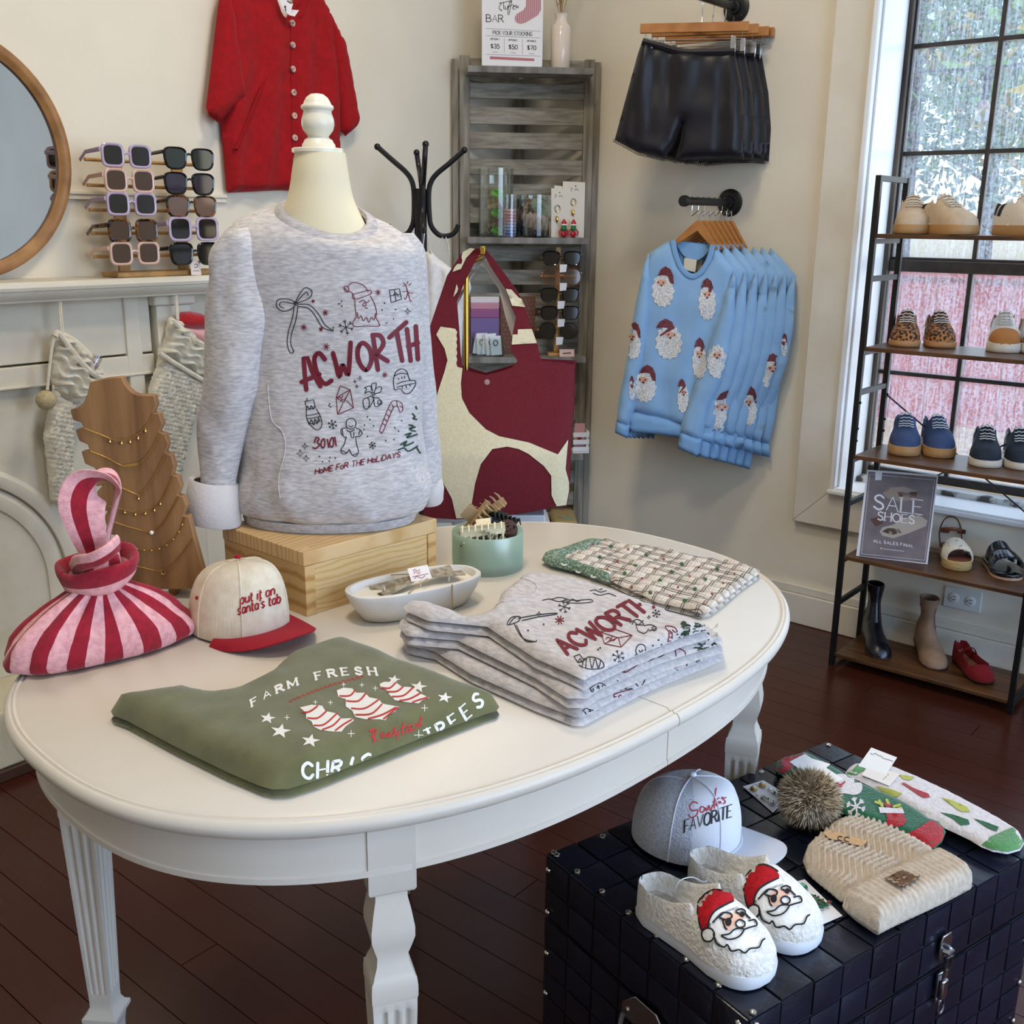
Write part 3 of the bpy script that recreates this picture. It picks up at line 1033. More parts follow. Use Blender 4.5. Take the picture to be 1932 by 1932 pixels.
part(tk,'lever',MB().obox(lt(lc - 0.007,0.325,0.007),u2 * 0.014,uz * 0.030,-u1 * 0.006),m_st,bevel=0.002,parent=lb)
part(tk,'pull_ring',MB().tube([lt(lc + 0.007 * math.cos(a),0.312 + 0.012 * math.sin(a),0.010) for a in [2 * PI * k / 16 for k in range(16)]],0.0014,closed=True),m_st,parent=lb)
# handle on the short end
hc = D1 * 0.42
hp = lambda a,z,d=0.0: tp(a,-d,z)
hpl = part(tk,'handle_plate',MB().prism([hp(hc - 0.045,0.350,.003),hp(hc - 0.045,0.330,.003),hp(hc + 0.045,0.330,.003),hp(hc + 0.045,0.350,.003),hp(hc + 0.02,0.375,.003),hp(hc - 0.02,0.375,.003)],-u2 * 0.0025),m_st,bevel=0.001)
part(tk,'handle_grip',MB().tube([hp(hc - 0.04,0.335,0.007),hp(hc - 0.042,0.30,0.014),hp(hc - 0.03,0.285,0.016),hp(hc + 0.03,0.285,0.016),hp(hc + 0.042,0.30,0.014),hp(hc + 0.04,0.335,0.007)],0.004),m_st,parent=hpl)
for s_ in (-0.034,0.034):
 part(tk,'handle_screw',MB().lathe([(0.004,0),(0.003,0.002),(0.0005,0.0025)],hp(hc + s_,0.345,0.0055),axis=-u2,n=10),m_nail,parent=hpl)
# === shoe rack
RX0,RX1,RY0,RY1 = 3.03,3.262,0.640,1.190
rk = thing('shoe_rack','five tier shoe rack with black metal frame and dark wood shelves','shoe rack',((RX0 + RX1) / 2,(RY0 + RY1) / 2,0))
m_rack = M('rack_black_metal','0f0f10',0.4)
m_bar = m_rack
m_shelf = M('rustic_brown_board','3b2416',0.35,col2='6a4526',ns=5,st=(9,1,1),bump=0.08,bs=30,bst=(20,1,1))
pw = 0.016
for (xx,yy) in ((RX0,RY1 - pw),(RX1 - pw,RY1 - pw),(RX0,RY0),(RX1 - pw,RY0)):
 part(rk,'post',MB().box((xx,yy,0),(xx + pw,yy + pw,1.483)),m_rack,bevel=0.001)
SHZ = (1.324,1.005,0.682,0.365,0.042)
for sz in SHZ:
 part(rk,'shelf',MB().box((RX0 + 0.002,RY0 + pw,sz - 0.012),(RX1 - 0.004,RY1 - pw,sz)),m_shelf,bevel=0.0015)
for yy in (RY1 - pw,RY0):
 for zz in (1.467,1.19,0.86,0.52,0.20):
  part(rk,'rung',MB().box((RX0 + pw,yy + 0.002,zz),(RX1 - pw,yy + pw - 0.002,zz + 0.016)),m_rack,bevel=0.001)
 for zz in (0.035,0.358,0.676,0.998,1.316):
  part(rk,'shelf_bracket',MB().box((RX0 + pw,yy + 0.004,zz - 0.02),(RX1 - pw,yy + pw - 0.004,zz - 0.006)),m_rack)
for (za,zb) in ((0.84,0.50),):
 part(rk,'brace_wire',MB().tube([(RX1 + 0.003,RY1 - 0.006,za),(RX1 + 0.003,RY0 + 0.01,zb - .02)],0.0025,n=6),m_rack)
 part(rk,'brace_wire',MB().tube([(RX1 + 0.008,RY1 - 0.006,zb - .02),(RX1 + 0.008,RY0 + 0.01,za)],0.0025,n=6),m_rack)
for zz in (0.725,0.762,0.84):
 for xx in (RX0,RX1 - pw):
  part(rk,'bolt',MB().lathe([(0.004,0),(0.004,0.003),(0.002,0.005)],(xx + pw / 2,RY1 - pw,zz),axis=(0,-1,0),n=10),m_rack)
# === corner shelf unit
SA = Vector((2.928,2.7165,0))
SB = Vector((3.310,2.3345,0))
se = (SB - SA).normalized()            # left to right
sn = Vector((-1,-1,0)).normalized()  # towards the room
SW = (SB - SA).length
SO = sn * 0.012
cs = thing('corner_shelf','weathered grey slatted wooden corner shelf reaching up to a picture sign','shelf',(SA + SB) / 2)
m_grey = M('weathered_grey_wood','94908a',0.8,col2='6c675f',ns=7,st=(3,3,1),bump=0.5,bs=22,detail=8,rnd=0.06)
m_grey_v = M('weathered_grey_post','9a9385',0.8,col2='6f685b',ns=7,st=(8,8,0.7),bump=0.5,bs=30,bst=(8,8,.7),detail=8)
m_grey_h = M('weathered_grey_slat','9b9587',0.8,col2='767063',ns=6,st=(2,2,14),bump=0.5,bs=8,bst=(2,2,20),detail=8,rnd=0.07)
def sp(a,d,z):
 return SA + SO + se * a + sn * d + uz * z
for a in (0.030,SW - 0.066):
 part(cs,'upright',MB().obox(sp(a,0,0),se * 0.036,sn * 0.018,uz * (1.905 - (0.004 if a > .1 else 0))),m_grey_v,bevel=0.002)
for (a,w_) in ((0.004,0.022),(SW - 0.028,0.022)):
 part(cs,'side_board',MB().obox(sp(a,-0.012,0),se * w_,sn * 0.016,uz * 1.895),m_grey_v,bevel=0.002)
slz = [(1.817,1.766),(1.738,1.680),(1.653,1.597),(1.562,1.508),(1.478,1.424),(1.394,1.340)]
z0 = 1.26
while z0 > 0.12:
 slz.append((z0,z0 - 0.054))
 z0 -= 0.085
slz.insert(0,(1.897,1.850))
for (zt,zb) in slz:
 part(cs,'slat',MB().obox(sp(0.066,0.002,zb),se * (SW - 0.132),sn * 0.012,uz * (zt - zb)),m_grey_h,bevel=0.0015)
SHELF = [1.858,1.292,0.867,0.499,0.19]
for k,sz in enumerate(SHELF):
 part(cs,'shelf',MB().obox(sp(0.052,0.018,sz - 0.022),se * (SW - 0.104),sn * 0.115,uz * 0.022),m_grey,bevel=0.002)
part(cs,'back_post',MB().box((XW - 0.05,YW - 0.05,0.0),(XW - 0.024,YW - 0.024,1.86)),m_grey_v)
for sz in (1.83,1.30,0.85):
 part(cs,'back_rail',MB().box((XW - 0.36,YW - 0.04,sz),(XW - 0.05,YW - 0.025,sz + 0.045)),m_grey_h)
 part(cs,'back_rail',MB().box((XW - 0.04,YW - 0.36,sz),(XW - 0.025,YW - 0.05,sz + 0.045)),m_grey_h)
# === things on the table
m_pine = M('pine_wood','dcb984',0.5,col2='cda565',ns=3.5,st=(2,2,9),wave=(9.0,1.2,'Z'),lo=0.5,hi=1.0,bump=0.05,bs=20)
m_pine_top = M('pine_wood_top','d9b784',0.5,col2='c89d62',ns=4,st=(1.5,7,2),wave=(9.0,1.0,'Y'),lo=0.45,hi=1.0)
m_pine_end = M('pine_end_grain','d6b075',0.6,col2='b98a4c',ns=12,st=(1,1,1),wave=(5.0,1.0,'Z'),lo=0.5,hi=1.0)
bx0 = Vector((0.965,1.204,0.76))
b1 = Vector((0.2685,-0.0225,0))
b2 = Vector((0.0075,0.2145,0))
n1,n2 = b1.normalized(),b2.normalized()
pb = thing('wooden_riser','pale pine wooden box used as a riser under the mannequin','wooden box',bx0 + b1 / 2 + b2 / 2)
bt = 0.018
part(pb,'lid',MB().obox(bx0 + uz * 0.081,b1,b2,uz * 0.0235),m_pine_top,bevel=0.0015)
part(pb,'side_board',MB().obox(bx0 + n1 * 0.002,n1 * bt,b2,uz * 0.0805),m_pine_end,bevel=0.001)
part(pb,'side_board',MB().obox(bx0 + b1 - n1 * (bt + 0.002),n1 * bt,b2,uz * 0.0805),m_pine_end,bevel=0.001)
part(pb,'front_board',MB().obox(bx0 + n1 * (bt + 0.0025) + n2 * 0.002,b1 - n1 * (2 * bt + 0.005),n2 * 0.015,uz * 0.0805),m_pine,bevel=0.001)
part(pb,'back_board',MB().obox(bx0 + b2 - n2 * 0.017 + n1 * (bt + 0.0025),b1 - n1 * (2 * bt + 0.005),n2 * 0.015,uz * 0.0805),m_pine,bevel=0.001)
for (a,b) in ((0.03,0.012),(0.06,0.014),(0.93,0.012),(0.95,0.05)):
 part(pb,'dowel_plug',MB().lathe([(0.004,0),(0.004,0.0008)],bx0 + b1 * a + n2 * b + uz * 0.1043,n=12),M('dowel_plug_wood','e3b78f',0.6))
def pxm(x,y,h):
 return (V(x + 1,y,h) - V(x,y,h)).length
# ---- mannequin
HM = 1.70
m_mann = M('cream_mannequin_fabric','e9dcb9',0.7,bump=0.1,bs=300)
m_knob = M('cream_gloss_wood','ece4cd',0.28)
ax = V(606,330,HM)
mq = thing('mannequin','cream dress form with turned wooden neck knob wearing the grey sweatshirt','mannequin',(ax.x,ax.y,0.864))
def lathe_px(prof,cx,h):
 c = V(cx,400,h)
 return MB().lathe([(r * pxm(cx,y,h),V(cx,y,h).z) for r,y in prof][::-1],(c.x,c.y,0),n=32)
part(mq,'neck_knob',lathe_px([(1,176),(12,178),(20,184),(25,193),(26,197),(29.5,199),(31,203),(29.5,207),(26,209),(27,215),(30.5,226),(31,236),(28,246),(22,254),(19,258),(21,261),(26,264),(28,269),(31,273),(32,281)],606,HM),m_knob,sharp=50)
part(mq,'neck_cap',lathe_px([(2,280),(46,280),(48.5,282),(48.5,288),(46,289),(2,289)],604,HM),m_knob)
NECK = [(288,557,651,1.0),(300,555,653,1.0),(320,552,656,1.0),(350,548,661,.95),(375,542,667,.9),(400,534,678,.82),(430,530,692,.76),(465,528,700,.74)]
# ---- grey sweatshirt on the mannequin
m_heath = M('heather_grey_jersey','d3cecb',0.95,col2='a9a4a6',ns=34,st=(2.2,2.2,9),lo=0.36,hi=0.72,bump=0.25,bs=420,detail=6,sheen=0.2)
m_heath_in = M('grey_fleece_inside','cfc8c4',1.0,bump=0.5,bs=160,sheen=0.3)
ss = thing('grey_sweatshirt','heather grey holiday sweatshirt with maroon town name worn by the mannequin','sweatshirt',(ax.x,ax.y,0.866))
ROW = [  # px y, left px, right px, depth / width
 (392,540,690,0.80),(400,512,708,0.74),(410,480,728,0.68),(424,448,752,0.62),(444,424,776,0.58),(474,412,790,0.56),(530,418,796,0.57),(600,436,797,0.60),(690,452,796,0.63),
 (770,456,798,0.65),(840,452,802,0.66),(890,446,806,0.68),(925,444,806,0.68),(950,452,798,0.68),(962,466,784,0.66),(975,468,780,0.66),(990,470,778,0.66)]
def ring_cam(y,L,R,k,h,n=72,wob=0.0,seed=0,e=2.2,zoff=0.0):
 a,b = V(L,y,h),V(R,y,h)
 c = (a + b) / 2
 hw = (b - a).length / 2
 rr = (b - a).normalized()
 out = []
 for i in range(n):
  t = 2 * PI * i / n
  cc,s_ = math.cos(t),math.sin(t)
  X = math.copysign(abs(cc) ** (2 / e),cc)
  Y = math.copysign(abs(s_) ** (2 / e),s_)
  p = c + rr * (hw * X) - FH * (hw * k * Y)
  if wob:
   w_ = wob * noise.noise(Vector((p.x * 14 + seed,p.y * 14,p.z * 9))) + wob * 0.5 * noise.noise(Vector((p.x * 40,p.y * 40 + seed,p.z * 22)))
   p += (p - c).normalized() * w_
  p.z = c.z + zoff
  out.append(p)
 return out
def rows_dense(tab,n):
 y0,y1 = tab[0][0],tab[-1][0]
 out = []
 sm = smooth([tuple(r) for r in tab],5)
 return sm
part(mq,'neck',MB().loft([ring_cam(y,L,R,k,HM,n=40,e=2.0) for y,L,R,k in smooth(NECK,4)]),m_mann,sharp=60)
dense = [r for r in rows_dense(ROW,60) if r[0] >= 474]
FRN = (-FH * 0.88 + _r * 0.42).normalized()
def neck_ring(y,cx,a,b,tilt,n=72,grow=0.0):
 c = V(cx,y,HM)
 k_ = pxm(cx,y,HM)
 out = []
 for i in range(n):
  t = 2 * PI * i / n
  p = c + _r * (a * k_ * math.cos(t)) - FH * (b * k_ * math.sin(t))
  s_ = (p - c).dot(FRN) / (a * k_)
  p.z += -tilt * (s_ + 0.35 * max(0,s_) ** 2)
  out.append(p + uz * grow)
 return out
rings = [neck_ring(409,616,84,72,.027),neck_ring(412,614,104,82,.031),neck_ring(418,611,132,94,.030),neck_ring(430,605,158,102,.025),neck_ring(447,600,177,105,.014)]
for (y,L,R,k) in dense:
 wv = 0.0 if y < 430 else min(1,(y - 430) / 200) * 0.007 * (1.8 if 840 < y < 955 else 1)
 rings.append(ring_cam(y,L,R,k,HM,wob=wv,seed=3))
zmin = rings[-1][0].z
for r in rings:
 for p in r:
  if p.z < 0.8662:
   p.z = 0.8662
body = part(ss,'body',MB().loft(rings,cap=(False,True)),m_heath,sharp=60)
m_rib = M('grey_rib_knit','c5c0be',0.95,col2='a5a1a3',ns=40,st=(2,2,9),bump=0.4,bs=60,bst=(9,9,0.4))
hem = []
for (y,L,R,k) in ((960,462,788,.665),(968,462,786,.67),(990,466,782,.67),(1003,474,774,.66)):
 hem.append(ring_cam(y,L,R,k,HM,wob=0.002,seed=5))
for r in hem:
 for p in r:
  p.z = max(p.z,0.8655)
part(ss,'hem_band',MB().loft(hem,cap=(False,True)),m_rib,sharp=60)
part(ss,'neck_band',MB().loft([neck_ring(412,616,97,82,.030,48),neck_ring(407,616,95,81,.031,48),neck_ring(400,616,80,68,.029,48),neck_ring(399,616,76,64,.029,48),neck_ring(408,616,74,62,.029,48)],cap=(False,False)),m_rib,sharp=60)
def sleeve(root,name,path,h,mat,n=28,kd=0.85,seed=1,wob=0.005):
 rings = []
 for (y,x,hw) in smooth(path,6):
  rings.append(ring_cam(y,x - hw,x + hw,kd,h,n=n,wob=wob,seed=seed,e=2.0))
 return part(root,name,MB().loft(rings),mat,sharp=70)
sleeve(ss,'sleeve',[(430,452,18),(446,446,36),(480,442,50),(540,446,56),(620,450,62),(700,444,60),(770,430,52),(840,416,42),(890,411,36),(930,412,32)],1.645,m_heath,kd=0.85,wob=.009)
sleeve(ss,'sleeve',[(440,768,14),(470,778,22),(540,786,24),(640,790,25),(740,796,26),(820,802,26),(880,806,25),(920,808,24)],1.77,m_heath,kd=1.6,seed=9)
def cuff(cx,y0,y1,w0,w1,h,kd,tilt,lean):
 def rg(y,hw,hh=h,up=0.0):
  r = ring_cam(y,cx + lean * (y - y0) - hw,cx + lean * (y - y0) + hw,kd,hh,n=40,wob=0.003,seed=y,e=2.0)
  c = sum(r,Vector()) / len(r)
  for p in r:
   p.z += tilt * (p - c).dot(_r) + up
  return r
 return MB().loft([rg(y0 + 4,w0 - 9),rg(y0,w0 - 2),rg(y0 + 3,w0 + 2),rg((y0 + y1) / 2,lerp(w0,w1,.6) + 3),rg(y1 - 4,w1 + 1),rg(y1,w1 - 2),rg(y1 - 3,w1 - 5),rg((y0 + y1) / 2,lerp(w0,w1,.5) - 9)],cap=(False,False))
part(ss,'turned_cuff',cuff(403,905,985,44,50,1.645,0.9,-0.15,0.0),m_heath_in,sharp=60,label='turned-back sleeve cuff showing the pale fleece inside')
part(ss,'turned_cuff',cuff(811,893,950,20,21,1.77,1.5,0.1,0.05),m_heath_in,sharp=60)
tree_ss = bvh([body])
m_maroon = M('maroon_print','6e1226',0.6)
m_ink = M('black_print','1c1c20',0.6)
m_inkg = M('dark_green_print','1d3a2a',0.6)
def zm(pts,ox,oy,s):
 return [(ox + x * s,oy + y * s) for x,y in pts]
def zs(txt):
 """'x,y x,y ...' in zoomed crop units -> points; leading ~ = smooth, leading o = smooth closed"""
 c = txt[0]
 pts = [tuple(float(a) for a in p.split(',')) for p in txt.lstrip('~o').split()]
 if c == '~':
  return smooth(pts,5)
 if c == 'o':
  q = smooth(pts,5,True)
  return q + [q[0]]
 return pts
def strokes(lst,ox,oy,s,w):
 return [('s',zm(zs(t),ox,oy,s),w) for t in lst]
def star6(x,y,r,w,n=6):
 return [('s',[(x - r * math.cos(a),y - r * math.sin(a)),(x + r * math.cos(a),y + r * math.sin(a))],w) for a in [PI * k / (n / 2) + 0.3 for k in range(n // 2)]]
def flake(x,y,r,w):
 out = []
 for k in range(6):
  a = PI * k / 3 + 0.3
  ex,ey = x + r * math.cos(a),y + r * math.sin(a)
  out.append(('s',[(x,y),(ex,ey)],w))
  mx_,my_ = x + r * .65 * math.cos(a),y + r * .65 * math.sin(a)
  for b in (a + 0.7,a - 0.7):
   out.append(('s',[(mx_,my_),(mx_ + r * .35 * math.cos(b),my_ + r * .35 * math.sin(b))],w))
 return out
def spark(x,y,r,w):
 q = []
 for k in range(8):
  a = PI * k / 4 - PI / 2
  rr = r if k % 2 == 0 else r * .35
  q.append((x + rr * math.cos(a),y + rr * math.sin(a)))
 return [('s',q + [q[0]],w)]
ZX = (340,380,0.3415)
WORD = ['697,1040 688,950 683,868','683,868 705,866 730,940 775,1022','672,998 770,955','~800,872 768,838 742,872 762,960 800,1008 836,990','~845,838 862,900 880,968 896,905 912,930 930,950 942,780',
  'o988,800 1012,782 1046,815 1056,880 1030,930 998,905 980,850','1064,738 1092,930','~1062,738 1104,742 1122,788 1085,845','1085,845 1146,882','1155,752 1248,668','1196,722 1226,880','1252,706 1272,880','1300,690 1312,872','1258,800 1312,782']
decal(ss,'town_name_print',strokes(WORD,*ZX,8.6),tree_ss,m_maroon,label='maroon hand-lettered word ACWORTH')
D3 = ['~742,1335 752,1304 768,1312 758,1330 770,1345 748,1365 732,1358','o785,1318 795,1312 800,1340 790,1362 778,1345','812,1312 822,1362','o833,1312 843,1306 848,1335 838,1358 826,1340','854,1300 862,1352']
red = strokes(D3,*ZX,2.8)
red += letters('HoME FoR THE HoLiDAYS',(340 + 745 * .3415,380 + 1508 * .3415),(8.6,-1.75),(1.5,-10.5),1.9,fit=18.6)
decal(ss,'maroon_lettering',red,tree_ss,m_maroon)
SANTA = ['~965,540 950,505 925,495 910,478','~925,470 955,448 1010,462 1040,500','o905,475 918,468 932,480 928,500 912,496','o955,515 1000,502 1045,490 1055,508 1010,528 960,540','~965,545 968,600 975,640','~1050,520 1075,570 1085,620 1075,640',
   '~972,640 955,670 965,690 1030,688 1095,690 1098,672 1080,640','~978,610 985,648 1000,632 1012,660 1028,640 1042,668 1056,640 1070,655 1080,615','~988,560 1010,545 1030,560 1045,545','o1010,565 1022,560 1026,575 1012,578','~1022,585 1028,592 1036,586']
CANE = ['o1108,1272 1105,1255 1160,1120 1190,1100 1222,1115 1228,1150 1212,1165 1205,1140 1190,1130 1172,1150 1120,1272','1118,1225 1135,1240','1128,1200 1146,1218','1140,1175 1158,1192','1152,1150 1168,1165','1168,1120 1180,1140','1195,1100 1200,1135','1210,1130 1228,1140']
ENVL = ['862,1085 870,1178 958,1140 940,1040 862,1085','862,1085 885,1018 940,1040','862,1085 905,1110 940,1040','870,1178 900,1115','958,1140 920,1100','~870,1090 880,1078 890,1088 900,1070','~888,1105 896,1092 906,1098 916,1082']
for nm,dr in (('santa_drawing',SANTA),('candy_cane_drawing',CANE),('letter_drawing',ENVL)):
 decal(ss,nm,strokes(dr,*ZX,1.5),tree_ss,m_maroon)
redl = []
for (x,y,r) in ((735,551,9),(803,615,18),(684,695,18),(778,706,12),(1093,503,17),(808,803,22),(1130,958,16)):
 redl += star6(340 + x * .3415,380 + y * .3415,r * .3415,1.4,8)
decal(ss,'maroon_star_prints',redl,tree_ss,m_maroon,kind='stuff')
BOW = ['o640,565 600,540 545,542 532,572 555,602 600,602','~636,568 600,560 560,556 550,575 575,590','o640,560 665,505 695,476 728,495 720,528 685,548','~648,552 680,515 700,500 708,520','o630,560 642,554 652,566 640,574',
  '~630,575 622,640 600,715 592,780 605,830 622,838 630,822','~652,575 640,655 618,725 612,785 628,825','~655,568 715,572 765,622 800,680 846,715','~650,580 712,592 752,640 786,695 838,715','846,690 846,715 825,712']
ORN = ['690,1105 738,1095 748,1140 700,1150 690,1105','702,1085 700,1100','~696,1150 705,1130 715,1150 725,1128 735,1148 742,1130','~698,1150 700,1200 730,1245 762,1262 782,1240 778,1195 752,1145','~700,1182 735,1178 770,1168','~704,1200 740,1196 776,1186','~706,1212 715,1232 725,1205 738,1235 745,1202 758,1228 764,1195 772,1215','~715,1225 745,1228 776,1210']
GIN = ['o918,1215 935,1200 960,1202 972,1225 962,1250 940,1258 920,1245','~925,1250 895,1255 888,1275 905,1300 918,1300','~918,1300 905,1345 888,1370 895,1392 918,1392 935,1370','~968,1250 995,1262 1005,1280 990,1298 968,1298','~968,1298 975,1345 985,1380 972,1405 950,1402 935,1370','~918,1262 940,1272 965,1260','940,1270 945,1300 958,1308 960,1275','~932,1238 944,1246 956,1236','895,1255 900,1290','995,1262 985,1292','890,1375 920,1388','950,1402 978,1392']
BELL = ['o1010,1110 1015,1092 1035,1085 1045,1105 1040,1140 1020,1145','~1035,1085 1055,1075 1070,1090 1045,1140','~1060,1085 1090,1085 1108,1105 1095,1130 1075,1130 1070,1095','o1090,1105 1105,1098 1115,1112 1100,1125','~1065,1060 1040,1050 1020,1060 1030,1035 1018,1030 1050,1020 1062,1050','~1070,1055 1085,1030 1110,1025 1108,1050 1088,1060 1070,1062','~1062,1045 1058,1010 1082,1005 1078,1035','o1060,1062 1068,1056 1076,1064 1066,1072']
MIT = ['o1185,1040 1178,985 1190,945 1220,925 1250,938 1268,985 1295,990 1298,1015 1270,1055 1240,1062 1215,1035','~1182,965 1215,950 1258,955','~1195,1010 1230,995 1270,990','~1192,1028 1240,1015 1295,1005','1205,975 1208,985','1222,968 1225,980','1238,965 1240,978','1225,1020 1228,1035','1245,1012 1250,1030','1265,1008 1270,1022']
GIFT = ['1155,490 1210,482 1222,540 1165,560 1155,490','1160,522 1218,510','1182,486 1192,552','~1175,520 1190,505 1205,525']
for nm,dr in (('bow_drawing',BOW),('ornament_drawing',ORN),('gingerbread_drawing',GIN),('bells_drawing',BELL),('mitten_drawing',MIT),('gift_drawing',GIFT)):
 decal(ss,nm,strokes(dr,*ZX,1.6),tree_ss,m_ink)
blk = []
DEER = ['~1230,450 1245,462 1258,500 1285,508','~1230,500 1255,500 1245,540 1235,530','~1258,500 1268,545 1280,550','1245,462 1228,470','1252,455 1258,440','1262,465 1275,450']
TREE = ['~1300,1130 1305,1150','~1280,1170 1295,1190 1285,1200 1308,1205','~1260,1235 1285,1240 1265,1258 1300,1245','~1240,1290 1275,1280 1250,1305 1310,1285','~1215,1345 1250,1325 1235,1352 1290,1330','~1200,1375 1235,1362 1260,1380 1312,1350','~1305,1360 1320,1385 1328,1390','~1225,1335 1245,1345','~1270,1265 1300,1270']
redl2 = strokes(DEER,*ZX,1.4)
decal(ss,'reindeer_drawing',redl2,tree_ss,m_maroon)
decal(ss,'fir_tree_drawing',strokes(TREE,*ZX,3.0),tree_ss,m_inkg)
for (x,y,r) in ((917,695,42),(842,1232,26),(1062,1348,20)):
 blk += flake(340 + x * .3415,380 + y * .3415,r * .3415,1.3)
for (x,y,r) in ((690,1352,18),(664,1392,22),(697,1420,20),(993,977,14),(965,996,10),(976,1022,10),(1255,607,18)):
 blk += spark(340 + x * .3415,380 + y * .3415,r * .3415,1.2)
for t in '878,565 892,553 893,578 1128,562 1115,600 1190,597 1178,650 1140,672 826,1118 822,1128 832,1135 1035,1190 1018,1235 1048,1205 1068,1240 1035,1298 1015,1260 1185,1250 1205,1270 1222,1210 1135,1322 1180,1315 770,1408 828,1415 858,1418 787,1438 824,1435'.split():
 x,y = map(float,t.split(','))
 blk.append(('c',340 + x * .3415,380 + y * .3415,1.5))
decal(ss,'snow_and_dot_prints',blk,tree_ss,m_ink,kind='stuff')
# raised side seam fold
sm_ = [tree_ss.ray_cast(CAM,ray(x,y).normalized())[0] for x,y in smooth([(505,725),(512,790),(533,815),(538,850),(526,900),(528,940)],6)]
part(ss,'side_seam',MB().tube([p for p in sm_ if p],0.0013,n=8),m_heath)
sm_ = [tree_ss.ray_cast(CAM,ray(x,y).normalized())[0] for x,y in smooth([(470,455),(466,520),(478,600),(498,660),(506,720)],6)]
# ---- cream and red cap, white trucker cap
def cap(root,o,fwd,s,m_crown,m_brim,m_btn,m_in,rope=None,mesh=None):
 o = Vector(o)
 fw = Vector(fwd).normalized()
 sd = uz.cross(fw)
 nr,nk = 48,16
 def cp(phi,k):
  # k 0 rim .. 1 top ; front taller and steeper
  fr = 0.5 + 0.5 * math.cos(phi)
  r = math.cos(k * PI / 2) ** lerp(0.62,0.40,fr)
  z = (0.108 + 0.012 * fr) * math.sin(k * PI / 2) ** 0.95
  x = 0.092 * math.cos(phi) * r + 0.006 * fr * z / 0.1
  y = 0.079 * math.sin(phi) * r
  return o + (fw * x + sd * y + uz * (z + 0.004)) * s
 rings = [[cp(2 * PI * i / nr,k / nk) for i in range(nr)] for k in range(nk)] + [[cp(2 * PI * i / nr,0.995) for i in range(nr)]]
 cr_ = part(root,'crown',MB().loft(rings,cap=(False,True),mif=(lambda i,j: 1 if mesh and (nr * 0.2 < j < nr * 0.8) else 0)),[m_crown,mesh] if mesh else m_crown,sharp=70)
 part(root,'top_button',MB().ball(cp(0,1.0) + uz * 0.002,0.006 * s,sc=(1,1,.6)),m_btn,parent=cr_)
 for ph in (PI * .5,PI,PI * 1.5,0.62,-0.62):
  part(root,'panel_seam',MB().tube([cp(ph,k / 14) * 1.0 + (cp(ph,k / 14) - o).normalized() * 0.0006 for k in range(15)],0.0011 * s,n=6),m_crown,parent=cr_)
 # brim
 def br(u,v,t=0.0):
  ph = (u - 0.5) * 2 * 1.15
  e = cp(ph,0.02)
  L = 0.078 * math.cos((u - 0.5) * PI) ** 0.5 * v
  q = e + fw * (L * s) + sd * (0.012 * s * math.sin(ph) * v)
  lat = (q - o).dot(sd) / (0.08 * s)
  q.z = o.z + (0.006 + 0.026 * v - 0.030 * lat * lat * (0.3 + .7 * v) - 0.012 * v * v + t) * s + 0.008
  return q
 br_ = part(root,'brim',MB().grid(26,10,lambda u,v: br(u,v)).solid(0.0022),m_brim,sharp=60)
 for v in (0.94,0.84,0.74,0.64):
  part(root,'brim_stitching',MB().tube([br(0.04 + 0.92 * k / 30,v) + uz * 0.0008 for k in range(31)],0.0005 * s,n=4),m_brim,parent=br_)
 if rope:
  part(root,'rope_trim',MB().tube([br(0.02 + 0.96 * k / 30,0.03) + uz * 0.003 for k in range(31)],0.0022 * s,n=6),rope)
 return cr_,br_
m_cord = M('cream_corduroy','e8dcc6',0.9,col2='dccdb2',ns=60,bump=0.5,bs=90,bst=(6,6,0.05),bdist=0.001)
m_redc = M('red_corduroy','a01427',0.85,bump=0.6,bs=90,bst=(6,6,0.05),bdist=0.0015)
c1 = thing('ball_cap','cream corduroy cap with red brim and red words beside the pine box','cap',Z(452,1182,0.7605))
fw1 = Z(545,1222,0.76) - Z(452,1182,0.76)
cr1,br1 = cap(c1,c1.location,fw1,0.88,m_cord,m_redc,m_redc,m_cord)
t1 = bvh([cr1])
it = letters('put it on',(454,1140),(13.4,-3.9),(0.4,-18),2.6,fit=4.7,serif=.08)
it += letters("santa's tab",(449,1160),(13.4,-3.9),(0.4,-18),2.6,fit=5.9,serif=.08)
decal(c1,'cap_lettering',it,t1,m_redc,parent=cr1,off=0.0015,label='red embroidered words put it on santa\'s tab')
part(c1,'eyelet',MB().ball(hit(t1,372,1128),0.003),m_redc,parent=cr1)
m_wht = M('white_foam_fabric','dfe2ea',0.8,bump=0.1,bs=300)
m_mesh = M('white_mesh_fabric','d3d8e2',0.9,col2='bcc4d4',ns=300,bump=0.6,bs=350,lo=.45,hi=.55)
c2 = thing('trucker_cap','white trucker cap with mesh back standing on the trunk behind the slippers','cap',Z(1292,1585,TRZ + 0.003))
fw2 = Z(1400,1618,TRZ) - Z(1292,1585,TRZ)
cr2,br2 = cap(c2,c2.location,fw2,0.87,m_wht,m_wht,m_wht,m_wht,rope=m_wht,mesh=m_mesh)
t2 = bvh([cr2])
ZC_ = (1180,1380,0.38923)
decal(c2,'red_script',strokes(['~352,350 330,342 312,365 325,385 350,380 345,405 318,418 308,400','~385,370 368,365 362,385 375,392 390,370 390,388','~398,385 405,358 412,385 425,355 432,375','~440,275 432,330 430,365','422,345 455,322','~455,340 442,345 442,362 458,340 462,352','470,318 466,330','~488,320 474,328 484,342 472,352'],*ZC_,2.0),t2,M('red_thread','b3243a',0.6),parent=cr2,off=0.001)
it = letters('FAVORITE',(1180 + 285 * .38923,1380 + 490 * .38923),(16.5,-5.6),(1.0,-23),3.0,fit=5.4,serif=.12,thin=.5)
